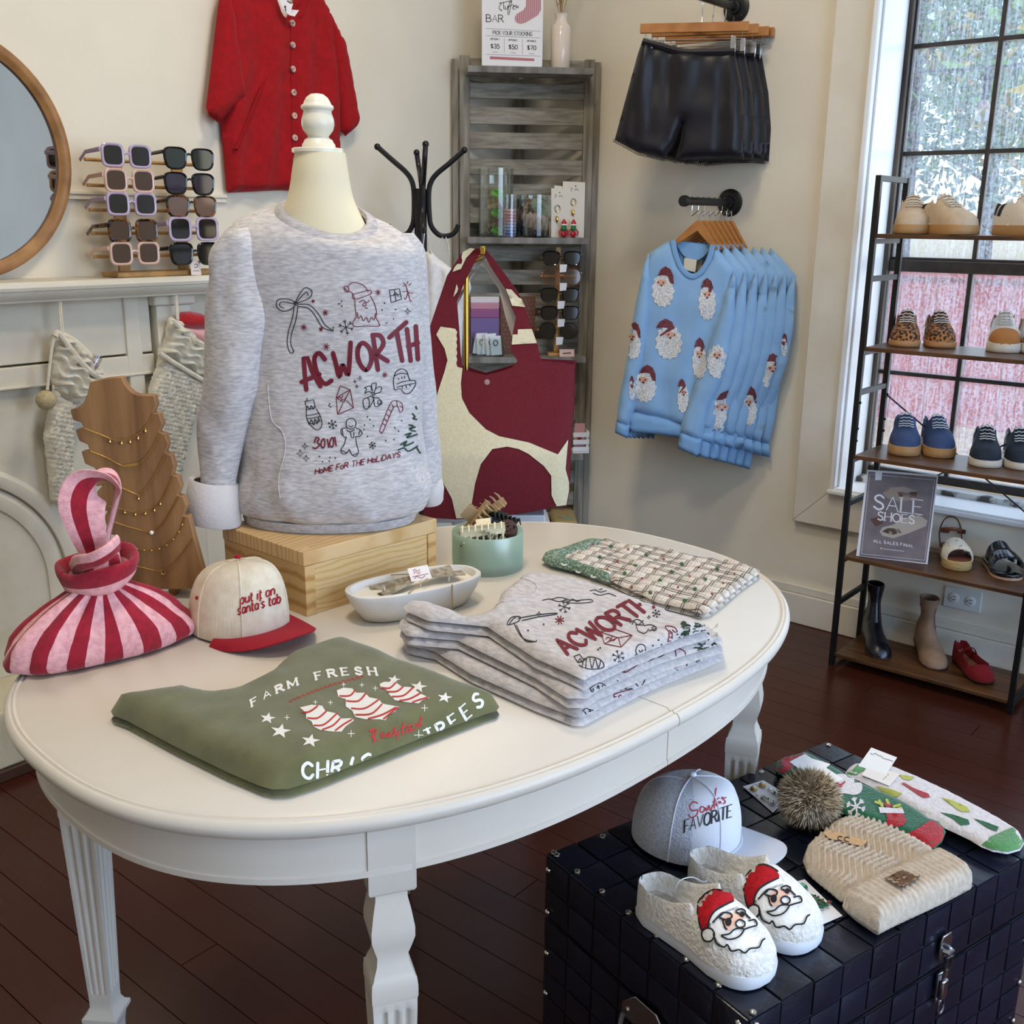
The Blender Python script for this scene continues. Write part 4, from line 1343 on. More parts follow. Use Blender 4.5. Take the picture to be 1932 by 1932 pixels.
decal(c2,'black_lettering',it,t2,m_ink,parent=cr2,off=0.001,label='black printed word FAVORITE')
# ---- candle in a dough bowl
ra,rb = Z(657,1127,0.802),Z(899,1078,0.802)
cc = (ra + rb) / 2
ex_ = (rb - ra).normalized()
ey_ = uz.cross(ex_)
hl = (rb - ra).length / 2
cn = thing('dough_bowl_candle','oval whitewashed dough bowl candle with burlap tag on the table','candle',(cc.x,cc.y,0.76))
def oval(a,b,z,n=48,e=2.6):
 out = []
 for i in range(n):
  t = 2 * PI * i / n
  c_,s_ = math.cos(t),math.sin(t)
  out.append(Vector((cc.x,cc.y,z)) + ex_ * (a * math.copysign(abs(c_) ** (2 / e),c_)) + ey_ * (b * math.copysign(abs(s_) ** (2 / e),s_)))
 return out
hb = 0.052
part(cn,'bowl',MB().loft([oval(hl * .74,hb * .66,0.7605),oval(hl * .80,hb * .74,0.763),oval(hl * .93,hb * .92,0.786),oval(hl,hb,0.803),oval(hl * .995,hb * .99,0.807),oval(hl * .93,hb * .86,0.808),oval(hl * .90,hb * .82,0.803),oval(hl * .88,hb * .79,0.797)],cap=(True,False)),M('whitewashed_wood','e6e4df',0.75,col2='cfcac0',ns=9,bump=0.5,bs=30),sharp=50)
part(cn,'wax',MB().loft([oval(hl * .885,hb * .80,0.795),oval(hl * .88,hb * .79,0.7985)],cap=(False,True)),M('cream_wax','f0e6d0',0.5,sss=0.2))
for k in (-0.5,0.05,0.5):
 q = Vector((cc.x,cc.y,0.798)) + ex_ * (hl * k) + ey_ * (-0.008)
 part(cn,'wick',MB().tube([q,q + Vector((0.0008,0,0.006)),q + Vector((-.0005,0,0.012))],0.0012,n=6),M('wick_cotton','f4f1ea',0.9))
m_bur = M('burlap','a89c86',0.95,col2='837861',ns=120,lo=.4,hi=.6,bump=0.5,bs=200)
def bfly(u,v):
 a = (u - 0.5) * 2
 wd = 0.028 * (0.28 + 0.72 * abs(a)) * (v - 0.5) * 2
 return Vector((cc.x,cc.y,0.800 + 0.012 * (1 - abs(a)) + 0.010 * max(0,a) + 0.004 * math.sin(v * 7))) + ex_ * (a * 0.072) + ey_ * wd * (1 if a < 0 else 0.9) + ex_ * 0.006
part(cn,'burlap_bow',MB().grid(20,10,bfly).solid(0.001),m_bur,sharp=70)
part(cn,'twine',MB().tube(smooth([oval(hl * 0.95,hb * .98,0.808)[34] + uz * 0.001,Vector((cc.x,cc.y,0.812)) + ex_ * 0.03,Vector((cc.x,cc.y,0.818)),Vector((cc.x,cc.y,0.806)) - ex_ * 0.02 + ey_ * 0.05],6),0.0009,n=6),M('twine','a98e62',0.9))
part(cn,'twine',MB().tube([oval(hl * .93,hb * 1.0,z)[38] + (-ey_) * 0.001 for z in (0.81,0.80,0.785,0.765)],0.0009,n=6),M('twine','a98e62',0.9))
tg0 = Vector((cc.x,cc.y,0.811)) - ey_ * 0.012 - ex_ * 0.012
tgm = MB().obox(tg0,ex_ * 0.036,(uz * 0.8 + ey_ * 0.6).normalized() * 0.022,ey_ * 0.0006)
tg = part(cn,'paper_tag',tgm,M('tag_paper','efe4dc',0.7))
q0,qx,qy = tg0 - ey_ * 0.0004,ex_,(uz * 0.8 + ey_ * 0.6).normalized()
decal(cn,'tag_print',strokes(['~8,16 12,19 16,15 20,18','~8,12 12,15 16,11 20,14','4,8 32,8','~6,4 12,7 18,3 26,6'],0,0,1,1.0),None,M('tag_red_print','a05058',0.7),parent=tg,fn=lambda x,y: q0 + qx * (x * 0.001) + qy * (y * 0.001),step=2)
# ---- frosted glass bowl of hair clips
gc = Z(920,1068,0.7605)
gr = 67 * pxm(920,1050,gc.dot(FH))
gb = thing('frosted_glass_bowl','frosted sea green glass bowl holding hair clips at the back of the table','bowl',gc)
m_fg = bpy.data.materials.new('frosted_green_glass')
m_fg.use_nodes = True
n,l = m_fg.node_tree.nodes,m_fg.node_tree.links
n.remove(n['Principled BSDF'])
sh_ = [n.new('ShaderNodeBsdf' + k) for k in ('Translucent','Transparent','Diffuse','Glossy')]
for q_,c_ in zip(sh_,((.76,.89,.78,1),(.74,.88,.78,1),(.62,.77,.66,1),(1,1,1,1))):
 q_.inputs[0].default_value = c_
sh_[3].inputs['Roughness'].default_value = .3
cu_ = sh_[0]
for q_,f_ in zip(sh_[1:],(.35,.25,.08)):
 x_ = n.new('ShaderNodeMixShader')
 x_.inputs[0].default_value = f_
 l.new(cu_.outputs[0],x_.inputs[1])
 l.new(q_.outputs[0],x_.inputs[2])
 cu_ = x_
l.new(cu_.outputs[0],n['Material Output'].inputs[0])
part(gb,'glass_wall',MB().lathe([(gr * .96,0.0),(gr * .985,0.004),(gr,0.02),(gr * 1.0,0.066),(gr * .985,0.0675),(gr * .965,0.066),(gr * .955,0.02),(gr * .94,0.012)],gc,n=48,cap=(True,True)),m_fg,sharp=60)
part(gb,'base_disc',MB().lathe([(gr * .93,0.0135),(gr * .93,0.0145)],gc,n=40),M('sea_green_glass_base','6aa585',0.3,trans=0.4))
def claw(name,label,c,mat,ax1,ax2,L=0.062,W=0.020,n=7):
 """hair claw: two toothed jaws joined along a spine with a rectangular grip"""
 c,ax1,ax2 = Vector(c),Vector(ax1).normalized(),Vector(ax2)
 ax2 = (ax2 - ax1 * ax2.dot(ax1)).normalized()
 ax3 = ax1.cross(ax2)
 t = thing(name,label,'hair clip',c,group='hair clips in the glass bowl')
 part(t,'spine',MB().tube([c - ax1 * L / 2,c + ax1 * L / 2],0.003,n=8),mat)
 for s_ in (-1,1):
  j = MB()
  j.obox(c - ax1 * L / 2 + ax2 * (s_ * 0.001),ax1 * L,ax2 * (s_ * 0.009) + ax3 * 0.004,ax3 * 0.0022)
  for k in range(n):
   b = c + ax1 * (L * ((k + .5) / n - .5)) + ax2 * (s_ * 0.009) + ax3 * 0.004
   j.tube([b,b + ax2 * (s_ * 0.006) + ax3 * 0.008,b + ax2 * (s_ * 0.001) + ax3 * 0.022],[0.0024,0.002,0.001],n=6)
  part(t,'jaw',j,mat)
  part(t,'grip',MB().obox(c - ax1 * 0.011 + ax2 * (s_ * 0.002),ax1 * 0.026,ax2 * (s_ * 0.007) - ax3 * 0.021,ax3 * 0.002 + ax2 * (s_ * .001)),mat,bevel=0.001)
 return t
m_claw1 = M('tan_matte_plastic','a98d66',0.55)
m_claw2 = M('cream_matte_plastic','e9dcb8',0.5)
m_claw3 = M('black_plastic','1b1b1b',0.4)
m_claw4 = M('grey_plastic','8b8a80',0.45)
ht = gc + uz * 0.067
claw('claw_clip','tan hair claw sticking up at the left of the glass bowl',ht - _r * 0.026 + FH * 0.022 + uz * 0.016,m_claw1,_r * .6 + uz * .75,-FH + uz * .2,L=0.078)
claw('claw_clip','tan hair claw leaning behind the cream clip in the glass bowl',ht + FH * 0.034 + _r * 0.002 + uz * 0.019,m_claw1,_r * .8 + uz * .6,FH * .6 + uz * .5,L=0.074)
claw('claw_clip','cream hair claw lying on top of the glass bowl',ht - _r * 0.008 - FH * 0.028 + uz * 0.010,m_claw2,_r * .97 + uz * .12,uz * 1.0 - FH * .2,L=0.078)
claw('claw_clip','black hair claw at the back right of the glass bowl',ht + _r * 0.024 + FH * 0.020 + uz * 0.012,m_claw3,_r * .75 - uz * .3 + FH * .3,uz + _r * .5,L=0.058)
claw('claw_clip','grey hair claw half sunk in front in the glass bowl',ht + _r * 0.012 - FH * 0.022 - uz * 0.014,m_claw4,_r * .9 - uz * .3,uz,L=0.05)
claw('claw_clip','black hair claw deep inside the glass bowl',ht - _r * 0.022 - FH * 0.02 - uz * 0.024,m_claw3,_r * .9 + uz * .1,uz,L=0.05)
bn = thing('hair_tie_bundle','ball of dark brown elastic hair ties on the glass bowl rim','hair tie',ht + _r * 0.034 - FH * 0.014 + uz * 0.004)
mb = MB()
rd = random.Random(4)
for k in range(16):
 u_ = Vector((rd.gauss(0,1),rd.gauss(0,1),rd.gauss(0,1))).normalized()
 a_ = u_.orthogonal().normalized()
 b_ = u_.cross(a_)
 mb.tube([bn.location + a_ * (0.0165 * math.cos(t)) + b_ * (0.0165 * math.sin(t)) + u_ * 0.002 for t in [2 * PI * i / 16 for i in range(16)]],0.0022,n=5,closed=True)
part(bn,'elastic_loops',mb,M('brown_elastic','4a2c26',0.6),kind='stuff')
part(bn,'core',MB().ball(bn.location,0.0145),M('brown_elastic','4a2c26',0.6))
# === striped knit bag
m_kr = M('red_knit','a3132b',0.9,col2='8e0f25',ns=120,bump=0.6,bs=230,bst=(1,1,2),sheen=0.2)
m_kp = M('pink_knit','eeb3b4',0.9,col2='dc9a9e',ns=120,bump=0.6,bs=230,bst=(1,1,2),sheen=0.2)
bL,bR = Z(28,1296,0.762),Z(388,1208,0.762)
be = (bR - bL)
BA = be.length / 2
be.normalize()
bn_ = uz.cross(be)
if bn_.dot(FH) < 0:
 bn_ = -bn_
bc = (bL + bR) / 2 + bn_ * 0.055
kb = thing('striped_knit_bag','red and pink striped knit bag tied in a knot on the table','bag',(bc.x,bc.y,0.76))
KZ = V(186,1098,bc.dot(FH)).z
kc = V(186,1098,bc.dot(FH))
NB = 192
rings = []
for i in range(15):
 t = i / 14
 a = BA * interp([(0,.88),(0.05,.98),(0.15,1.0),(0.35,.93),(0.55,.79),(0.75,.57),(0.9,.35),(1,.22)],t)[0]
 b = 0.062 * interp([(0,.80),(0.06,.98),(0.2,1.0),(0.45,.92),(0.7,.66),(0.88,.46),(1,.42)],t)[0]
 c = Vector((bc.x,bc.y,0)).lerp(Vector((kc.x,kc.y,0)),t ** 1.3)
 z = lerp(0.7612,KZ,t)
 r = []
 for j in range(NB):
  ph = 2 * PI * j / NB
  f = 1 + (0.01 + 0.07 * t ** 1.5) * math.sin(ph * 11 + 0.6 + 1.5 * math.sin(ph * 3)) + 0.06 * t * math.sin(ph * 5 + 1) + 0.06 * noise.noise(Vector((math.cos(ph) * 2,math.sin(ph) * 2,t * 3)))
  if t < 0.06:
   f = 1 + 0.015 * math.sin(ph * 6)
  e = 2.7 - 0.7 * t
  cs_,sn_ = math.cos(ph),math.sin(ph)
  X = math.copysign(abs(cs_) ** (2 / e),cs_) * a * f
  Y = math.copysign(abs(sn_) ** (2 / e),sn_) * b * f
  r.append(c + be * X - bn_ * Y + uz * z)
 rings.append(r)
arc = [0]
for j in range(NB):
 arc.append(arc[-1] + (rings[3][(j + 1) % NB] - rings[3][j]).length)
sw = arc[-1] / 26
part(kb,'bag_body',MB().loft(rings,mif=lambda i,j: int(arc[j] / sw) % 2),[m_kr,m_kp],sharp=180)
def band(path,wdir,hw,th,ns,flip=0,nx=12):
 """flat striped strap swept along a path; wdir = width direction at each point"""
 N = len(path)
 rings = []
 for i in range(N):
  t = (Vector(path[min(i + 1,N - 1)]) - Vector(path[max(i - 1,0)])).normalized()
  w_ = Vector(wdir[i])
  w_ = (w_ - t * w_.dot(t)).normalized()
  n_ = t.cross(w_)
  p = Vector(path[i])
  k = hw[i] if isinstance(hw,(list,tuple)) else hw
  top = [p + w_ * (k * (2 * q / nx - 1)) + n_ * (th * (1 - (2 * q / nx - 1) ** 4 * .7)) for q in range(nx + 1)]
  bot = [p + w_ * (k * (2 * q / nx - 1)) - n_ * (th * (1 - (2 * q / nx - 1) ** 4 * .7)) for q in range(nx,-1,-1)]
  rings.append(top + bot)
 m = 2 * (nx + 1)
 def mif(i,j):
  q = j if j <= nx else m - 1 - j
  return (int(min(q,nx - 1) * ns / nx) + flip) % 2
 return MB().loft(rings,mif=mif)
hb_ = bc.dot(FH)
lp = [(180,1062,0.0),(172,1025,-.01),(160,985,-.015),(155,948,-.012),(165,918,0),(190,902,.015),(214,906,.03),(222,930,.04),(214,968,.045),(204,1010,.04),(200,1055,.03)]
pth = [V(x,y,hb_ + d) for x,y,d in smooth(lp,5)]
wd = []
for i in range(len(pth)):
 t = i / (len(pth) - 1)
 wd.append((_r * 0.9 + FH * 0.45).lerp(FH * 0.9 - _r * 0.25 - uz * 0.1,min(1,max(0,(t - 0.25) / 0.35))))
hws = [interp([(0,.014),(.12,.022),(.3,.031),(.5,.030),(.7,.030),(.9,.020),(1,.014)],i / (len(pth) - 1))[0] for i in range(len(pth))]
part(kb,'handle_loop',band(pth,wd,hws,0.0035,3,1),[m_kr,m_kp],sharp=60)
rings = []
for i in range(8):
 t = i / 7
 r = []
 for j in range(48):
  ph = 2 * PI * j / 48
  q = (0.036 - 0.012 * t) * (1 + 0.12 * math.sin(ph * 6))
  r.append(kc.lerp(V(190,1045,hb_),t) + _r * (q * math.cos(ph)) - FH * (q * .8 * math.sin(ph)))
 rings.append(r)
part(kb,'gathered_neck',MB().loft(rings,mif=lambda i,j: (j // 6) % 2),[m_kr,m_kp],sharp=180)
kp = []
kw = []
for k in range(37):
 a = 2 * PI * k / 36 + 2.4
 c = V(186,1076,hb_) + _r * (0.047 * math.cos(a)) - FH * (0.036 * math.sin(a)) + uz * (0.010 * math.cos(a + 0.9))
 kp.append(c)
 kw.append(uz * 1.0 + (_r * math.cos(a) - FH * math.sin(a)) * 0.35)
part(kb,'knot_wrap',band(kp,kw,[0.0185 + 0.003 * math.sin(k * .5) for k in range(37)],0.006,2,1),[m_kr,m_kp],sharp=60)
kp = [V(x,y,hb_ - d) for x,y,d in smooth([(140,1075,.0),(150,1062,.04),(178,1056,.05),(205,1040,.045),(222,1024,.02)],5)]
part(kb,'knot_fold',band(kp,[uz * .9 - FH * .4] * len(kp),[0.012] * len(kp),0.004,2,0),[m_kr,m_kp],sharp=60)
# === necklace stand and necklaces
HN = 1.585
ST = [(169.5,721),(200,714),(229,711),(234,722),(241,733),(250,741),(259,745),(291,746),(295,764),(289,779),(300,780),(307,801),(300,815),(312,820),(318,839),(312,854),(323.5,859),(330,881),(325,896),(336,899),(341.6,919),(335,934.8),
  (345.5,937),(353,955),(346,972),(357,974),(366,1012),(372,1034),(388,1092),(390,1112),(250,1112),(238,1078),(225,1040),(216,1010),(205,1008),(196,975),(203,965),(190,962),(182,928),(194,916),(176,918),(170,893),(184,891),(178,883),(160,875),
  (153,852),(169,851),(165,839),(149,832),(142,811),(158,808),(153,797),(137,792),(132,773),(145,770),(157,760),(164,745)]
nb = V(318,1105,HN)
ns_ = thing('necklace_stand','notched acacia wood bust board displaying thin gold necklaces','jewelry stand',(nb.x,nb.y,0.76))
zlo = 0.7605
pts = []
for x,y in ST:
 p = V(x,y,HN)
 p.z = max(p.z,zlo)
 pts.append(p)
m_aca = M('acacia_wood','6e4a2c',0.45,col2='a97d50',ns=4,st=(9,9,0.8),lo=.3,hi=.7,detail=6,bump=0.05,bs=30)
part(ns_,'board',MB().prism(pts,FH * 0.016),m_aca,bevel=0.0015)
part(ns_,'foot',MB().obox(nb + FH * 0.016 - _r * 0.05 + uz * (zlo - nb.z),_r * 0.1,FH * 0.06,uz * 0.10).v and MB().prism([Vector((nb.x,nb.y,zlo)) + FH * 0.016 - _r * 0.006,Vector((nb.x,nb.y,zlo)) + FH * 0.08 - _r * 0.006,Vector((nb.x,nb.y,zlo + .2)) + FH * 0.016 - _r * 0.006],_r * 0.012),m_aca)
m_gold = M('fine_gold','e0b766',0.25,1.0)
NK = [([(158,808),(185,818),(215,829),(240,828),(262,818),(280,798),(290,780)],[(208,828),(230,831),(246,829),(261,822),(275,808)],'topmost necklace on the board, fine gold with five tiny charms'),
  ([(170,851),(200,863),(232,879),(259,876),(285,850),(302,817)],'bar','second necklace from the top of the board, with a small engraved bar'),
  ([(186,896),(225,918),(258,933),(262,934),(285,908),(313,856)],[(262,936)],'third necklace from the top of the board, with one tiny letter charm'),
  ([(205,955),(240,963),(262,966),(288,960),(308,938),(326,897)],[(236,962),(256,966),(275,964),(292,958),(303,946)],'fourth necklace from the top of the board, with spaced tiny charms'),
  ([(215,985),(250,996),(286,1003),(310,985),(337,936)],'pearl','fifth necklace from the top of the board, with a single pearl'),
  ([(214,1013),(235,1027),(262,1036),(290,1038),(318,1026),(340,1000),(348,976)],'beads','sixth necklace from the top of the board, dotted with gold beads'),
  ([(236,1062),(270,1071),(306,1076),(335,1055),(364,1016)],'ring','lowest necklace on the board, with a small horseshoe charm')]
m_pearl = M('pearl','f2ece0',0.25,coat=0.5)
for pl,ch,lb in NK:
 q = [V(x,y,HN - 0.0015) for x,y in smooth(pl,8)]
 t = thing('necklace',lb,'necklace',q[len(q) // 2],group='gold necklaces on the wooden board')
 part(t,'chain',MB().tube(q,0.0008,n=6),m_gold)
 if isinstance(ch,list):
  for (x,y) in ch:
   p = V(x,y + 4,HN - 0.002)
   part(t,'charm',MB().tube([p + uz * 0.003,p],0.0006,n=5).ball(p - uz * 0.0015,0.0022,8,6,(1,.5,1.2)),m_gold)
 elif ch == 'bar':
  part(t,'bar_charm',MB().obox(V(233,881,HN - .002),V(260,877,HN - .002) - V(233,881,HN - .002),uz * 0.0035,-FH * 0.001),m_gold)
 elif ch == 'pearl':
  part(t,'pearl_drop',MB().ball(V(286,1005,HN - .004),0.0034),m_pearl)
 elif ch == 'ring':
  c = V(308,1079,HN - .002)
  part(t,'horseshoe_charm',MB().tube([c + _r * (.003 * math.cos(a)) + uz * (.004 * math.sin(a)) for a in [PI * .8 + 1.4 * PI * k / 10 for k in range(11)]],0.0008,n=5),m_gold)
 else:
  for k in range(3,len(q) - 2,4):
   part(t,'bead',MB().ball(q[k] - FH * .001,0.0017,8,6),m_gold)
# === folded clothing on the table
def folded(root,name,out,z0,th,mat,er=0.022,step=0.010,nz=0.003,seed=0,hfn=None,parent=None,under=0.3):
 P = []
 for q in out:
  p = Z(q[0],q[1],q[2])
  P.append((p.x,p.y))
 mb = pillow(P,((0,0,z0),(1,0,0),(0,1,0),(0,0,1)),th,er,step,under,nz,22,hfn,seed=seed)
 return part(root,name,mb,mat,parent,sharp=180)
m_green = M('olive_green_fleece','6c6c47',0.95,col2='61623f',ns=30,bump=0.15,bs=350,sheen=0.3)
g = Z(575,1345,0.76)
gs = thing('green_sweatshirt','folded olive green sweatshirt printed with iced tree cakes and white words','sweatshirt',(g.x,g.y,0.7605))
GO = [(207,1325,.785),(210,1314,.79),(235,1298,.795),(290,1288,.797),(330,1283,.797),(342,1277,.799),(356,1276,.80),(372,1284,.798),(400,1290,.797),(440,1286,.796),(478,1270,.796),(508,1252,.796),(527,1234,.796),(540,1219,.797),(580,1205,.798),(625,1194,.797),(645,1191,.796),(665,1196,.795),
  (800,1255,.79),(920,1312,.78),(938,1322,.777),(942,1331,.775),(936,1342,.773),(915,1352,.77),(790,1405,.766),(600,1487,.763),(545,1506,.762),(515,1507,.762),(492,1496,.765),(430,1465,.768),(330,1410,.772),(240,1356,.776),(212,1340,.78)]
gb1 = folded(gs,'back_layer',GO,0.7605,0.009,m_green,er=0.008,nz=0.0005)
gb2 = folded(gs,'front_layer',[(x,y - 2,z) for x,y,z in GO],0.768,0.030,m_green,er=0.034,nz=0.003,seed=2,under=.12)
tg_ = bvh([gb2])
m_greenr = M('olive_green_rib','62633f',0.95,bump=0.4,bs=200)
nk = [hit(tg_,x,y) for x,y in smooth([(470,1276),(505,1260),(533,1242),(548,1226),(572,1214),(595,1207)],6)]
part(gs,'neck_band',MB().tube([p + uz * 0.003 for p in nk],0.006,n=8,flat=(0.55,1.5)),m_greenr)
lbp = hit(tg_,500,1262)
part(gs,'size_label',MB().obox(lbp + uz * 0.003 - Vector((0.012,0,0)),Vector((0.026,0.004,0)),Vector((-0.002,0.010,0)),uz * 0.0006),M('black_label','1a1a1a',0.6))
m_wp = M('white_print','e9e7e2',0.7)
m_rp = M('red_print','b8332f',0.7)
ZG = (180,1160,0.40373)
def curve_word(txt,p0,p1,p2,hgt,wid,w,e0,e1,serif=.1,thin=.5,zc=ZG):
 """letters set one by one along a quadratic curve (crop units); e0/e1: letter up vectors at the ends"""
 items = []
 n_ = len(txt)
 for i,c in enumerate(txt):
  if c == ' ':
   continue
  t = (i + .5) / n_
  x = (1 - t) ** 2 * p0[0] + 2 * t * (1 - t) * p1[0] + t * t * p2[0]
  y = (1 - t) ** 2 * p0[1] + 2 * t * (1 - t) * p1[1] + t * t * p2[1]
  dx = 2 * (1 - t) * (p1[0] - p0[0]) + 2 * t * (p2[0] - p1[0])
  dy = 2 * (1 - t) * (p1[1] - p0[1]) + 2 * t * (p2[1] - p1[1])
  L = math.hypot(dx,dy)
  ux,uy = dx / L,dy / L
  ev = (lerp(e0[0],e1[0],t),lerp(e0[1],e1[1],t))
  s = zc[2]
  gw = GL[c][0]
  items += letters(c,(zc[0] + (x - ux * wid * gw / 2) * s,zc[1] + (y - uy * wid * gw / 2) * s),(ux * wid * s,uy * wid * s),(ev[0] * hgt * s,ev[1] * hgt * s),w,serif=serif,thin=thin)
 return items
it = curve_word('FARM FRESH',(715,440),(1010,255),(1330,285),40,52,4.2,(-.15,-.75),(-.25,-.85),.16,.55)
decal(gs,'white_lettering',it,tg_,m_wp,parent=gb2,off=0.0006,label='white curved words FARM FRESH')
it = curve_word('CHRIS',(960,768),(1130,755),(1275,690),78,70,6.0,(-.12,-.95),(.35,-.6))
it += curve_word('TMA',(1285,690),(1350,668),(1420,632),42,62,4.5,(.5,-.5),(.6,-.5))
decal(gs,'white_lettering',it,tg_,m_wp,parent=gb2,off=0.0006,label='white curved word CHRISTMAS running over the fold')
it = curve_word('TREES',(1545,600),(1690,545),(1830,400),72,62,5.5,(-.35,-.75),(-.45,-.75))
decal(gs,'white_lettering',it,tg_,m_wp,parent=gb2,off=0.0006,label='white curved word TREES')
def star5(x,y,r,sq=0.8,a0=0.2):
 q = []
 for k in range(10):
  a = PI * k / 5 - PI / 2 + a0
  rr = r if k % 2 == 0 else r * .4
  q.append((x + rr * math.cos(a) * 1.15,y + rr * math.sin(a) * sq))
 return ('p',q)
for (x,y,r) in ((805,485,34),(865,545,44),(1005,590,40),(1395,305,28),(1510,338,36),(1632,388,32)):
 decal(gs,'white_star',[star5(180 + x * .40373,1160 + y * .40373,r * .40373)],tg_,m_wp,parent=gb2,off=0.0006)
sp_ = []
for (x,y,r) in ((895,482,12),(1028,410,10),(1098,412,11),(1160,328,10),(1245,330,10),(1308,345,12),(1538,437,16),(1195,557,16),(1510,562,22)):
 X,Y,R_ = 180 + x * .40373,1160 + y * .40373,r * .40373
 sp_ += [('s',[(X - R_,Y),(X + R_,Y)],1.3),('s',[(X,Y - R_),(X,Y + R_)],1.3)]
decal(gs,'sparkle_prints',sp_,tg_,m_wp,parent=gb2,off=0.0006,kind='stuff')
CK = ['955,435 1010,422 1060,427 1075,452 1125,462 1150,487 1195,485 1210,495 1168,525 1150,548 1110,548 1050,540 1020,525 1010,500 985,487 985,460','1128,355 1160,342 1200,346 1220,366 1260,366 1280,387 1325,396 1340,417 1420,432 1400,455 1370,470 1355,495 1330,490 1260,490 1215,480 1200,450 1170,430 1170,396 1135,385','1328,325 1350,315 1400,316 1430,336 1480,341 1520,370 1562,390 1530,400 1510,416 1460,411 1400,401 1375,376 1360,352 1335,345']
CW = [['~965,458 1000,456 1040,428','~990,485 1040,485 1080,452','~1020,520 1070,515 1130,462','~1060,540 1110,520 1145,485','~1120,545 1160,515 1200,492'],['~1140,382 1190,380 1215,352','~1172,405 1230,405 1265,368','~1195,440 1260,440 1325,398','~1215,470 1290,465 1340,420','~1275,488 1340,470 1405,435','~1345,490 1380,462 1415,435'],['~1335,343 1375,345 1405,318','~1362,362 1410,360 1440,336','~1385,385 1440,380 1485,342','~1420,404 1470,395 1520,368','~1480,412 1520,398 1555,388']]
for a,b in zip(CK,CW):
 ck = decal(gs,'cake_print',[('p',zm(zs(a),*ZG))],tg_,m_wp,parent=gb2,off=0.0006,label='white iced tree cake with red stripes')
 decal(gs,'icing_stripes',strokes(b,*ZG,3.0),tg_,m_rp,parent=gb2,off=0.001)
it = strokes(['~1280,545 1295,540 1300,600','~1280,550 1310,535 1305,562 1288,570 1325,590','~1330,560 1345,552 1335,572 1350,575','~1365,552 1352,565 1365,572 1370,552 1375,572','~1395,530 1380,562 1395,560 1402,525','~1400,548 1408,560 1420,540 1405,585','~1440,505 1432,555 1445,555','1425,530 1455,520','~1455,535 1450,548 1465,545 1465,530 1455,533','~1480,505 1462,520 1478,525 1465,545 1495,535','~1505,505 1492,520 1505,525 1512,505 1515,520','~1520,475 1518,515 1525,515','1512,492 1530,485'],*ZG,2.6)
decal(gs,'red_script',it,tg_,m_rp,parent=gb2,off=0.0006,label='red script words Ready to Eat')
it = [('s',smooth([(180 + (905 + 350 * t) * .40373,1160 + (405 - 118 * t - 40 * t * (1 - t)) * .40373 + (3.2 if k % 2 else -1.8)) for k,t in enumerate([i / 33 for i in range(34)])],3),1.4)]
decal(gs,'red_script',it,tg_,m_rp,parent=gb2,off=0.0006)
# ---- stack of grey sweatshirts
ZK = (730,980,0.39855)
BACK = [(320,410),(350,425),(385,440),(440,430),(490,410),(530,370),(545,325),(600,285),(640,247),(680,236),(760,240),(900,265),(1150,345),(1540,490)]
FR = [[(1590,615),(1592,640),(1200,830),(930,976),(880,975),(700,905),(400,770),(230,662),(95,632),(82,610),(90,580),(200,560)],
  [(1588,575),(1590,600),(1300,720),(1000,850),(945,890),(855,890),(700,790),(520,700),(340,612),(100,590),(60,550),(70,515),(150,490)],
  [(1566,505),(1568,525),(1400,600),(1150,700),(1000,770),(932,806),(880,782),(700,700),(560,605),(480,550),(200,522),(95,475),(85,455),(110,435),(200,445)]]
m_gs = M('heather_grey_folded','d2ccca',0.95,col2='b0abac',ns=75,st=(2.2,1,4),lo=0.36,hi=0.72,bump=0.25,bs=420,detail=6,sheen=0.2)
LBL = ['bottom folded heather grey sweatshirt of the stack of three','middle folded heather grey sweatshirt of the stack of three','top folded heather grey sweatshirt with maroon word on the stack']
stk = []
for k in range(3):
 z0 = 0.7605 + 0.0222 * k
 o3 = [(730 + x * .39855,980 + y * .39855,z0 + 0.022 + (0.002 if k == 2 else 0)) for x,y in BACK] + [(730 + x * .39855,980 + y * .39855,z0 + (0.004 if i > 1 else .012)) for i,(x,y) in enumerate(FR[k])]
 c = Z(1080,1220,z0)
 t = thing('grey_folded_sweatshirt',LBL[k],'sweatshirt',(c.x,c.y,z0),group='folded grey sweatshirts in a stack')
 folded(t,'back_layer',o3,z0,0.0105,m_gs,er=0.008,nz=0.0006,seed=k + 3)
 o4 = [(x - (2 if x < 1000 else 0),y - (5 if i >= len(BACK) else 0),z + .002) for i,(x,y,z) in enumerate(o3)]
 top = folded(t,'front_layer',o4,z0 + 0.0105,0.0115 + (0.003 if k == 2 else 0),m_gs,er=0.011 + 0.006 * (k == 2),nz=0.0008 + 0.0015 * (k == 2),seed=k + 7)
 stk.append((t,top))
tt3 = bvh([x[1] for x in stk])
t,top = stk[2]
nbp = [hit(tt3,x,y) for x,y in smooth([(905,1155),(930,1146),(950,1135),(975,1133),(1000,1127),(1014,1112),(1008,1100),(985,1092),(960,1098)],6)]
part(t,'neck_band_seam',MB().tube(nbp,0.0015,n=6),m_gs)
it = letters('ACWORTH',(730 + 856 * .39855,980 + 640 * .39855),(36,-19.8),(-29,-22),6.6,fit=4.5,gap=.2)
decal(t,'town_name_print',it,tt3,m_maroon,parent=top,off=0.0006,label='maroon hand-lettered word ACWORTH')
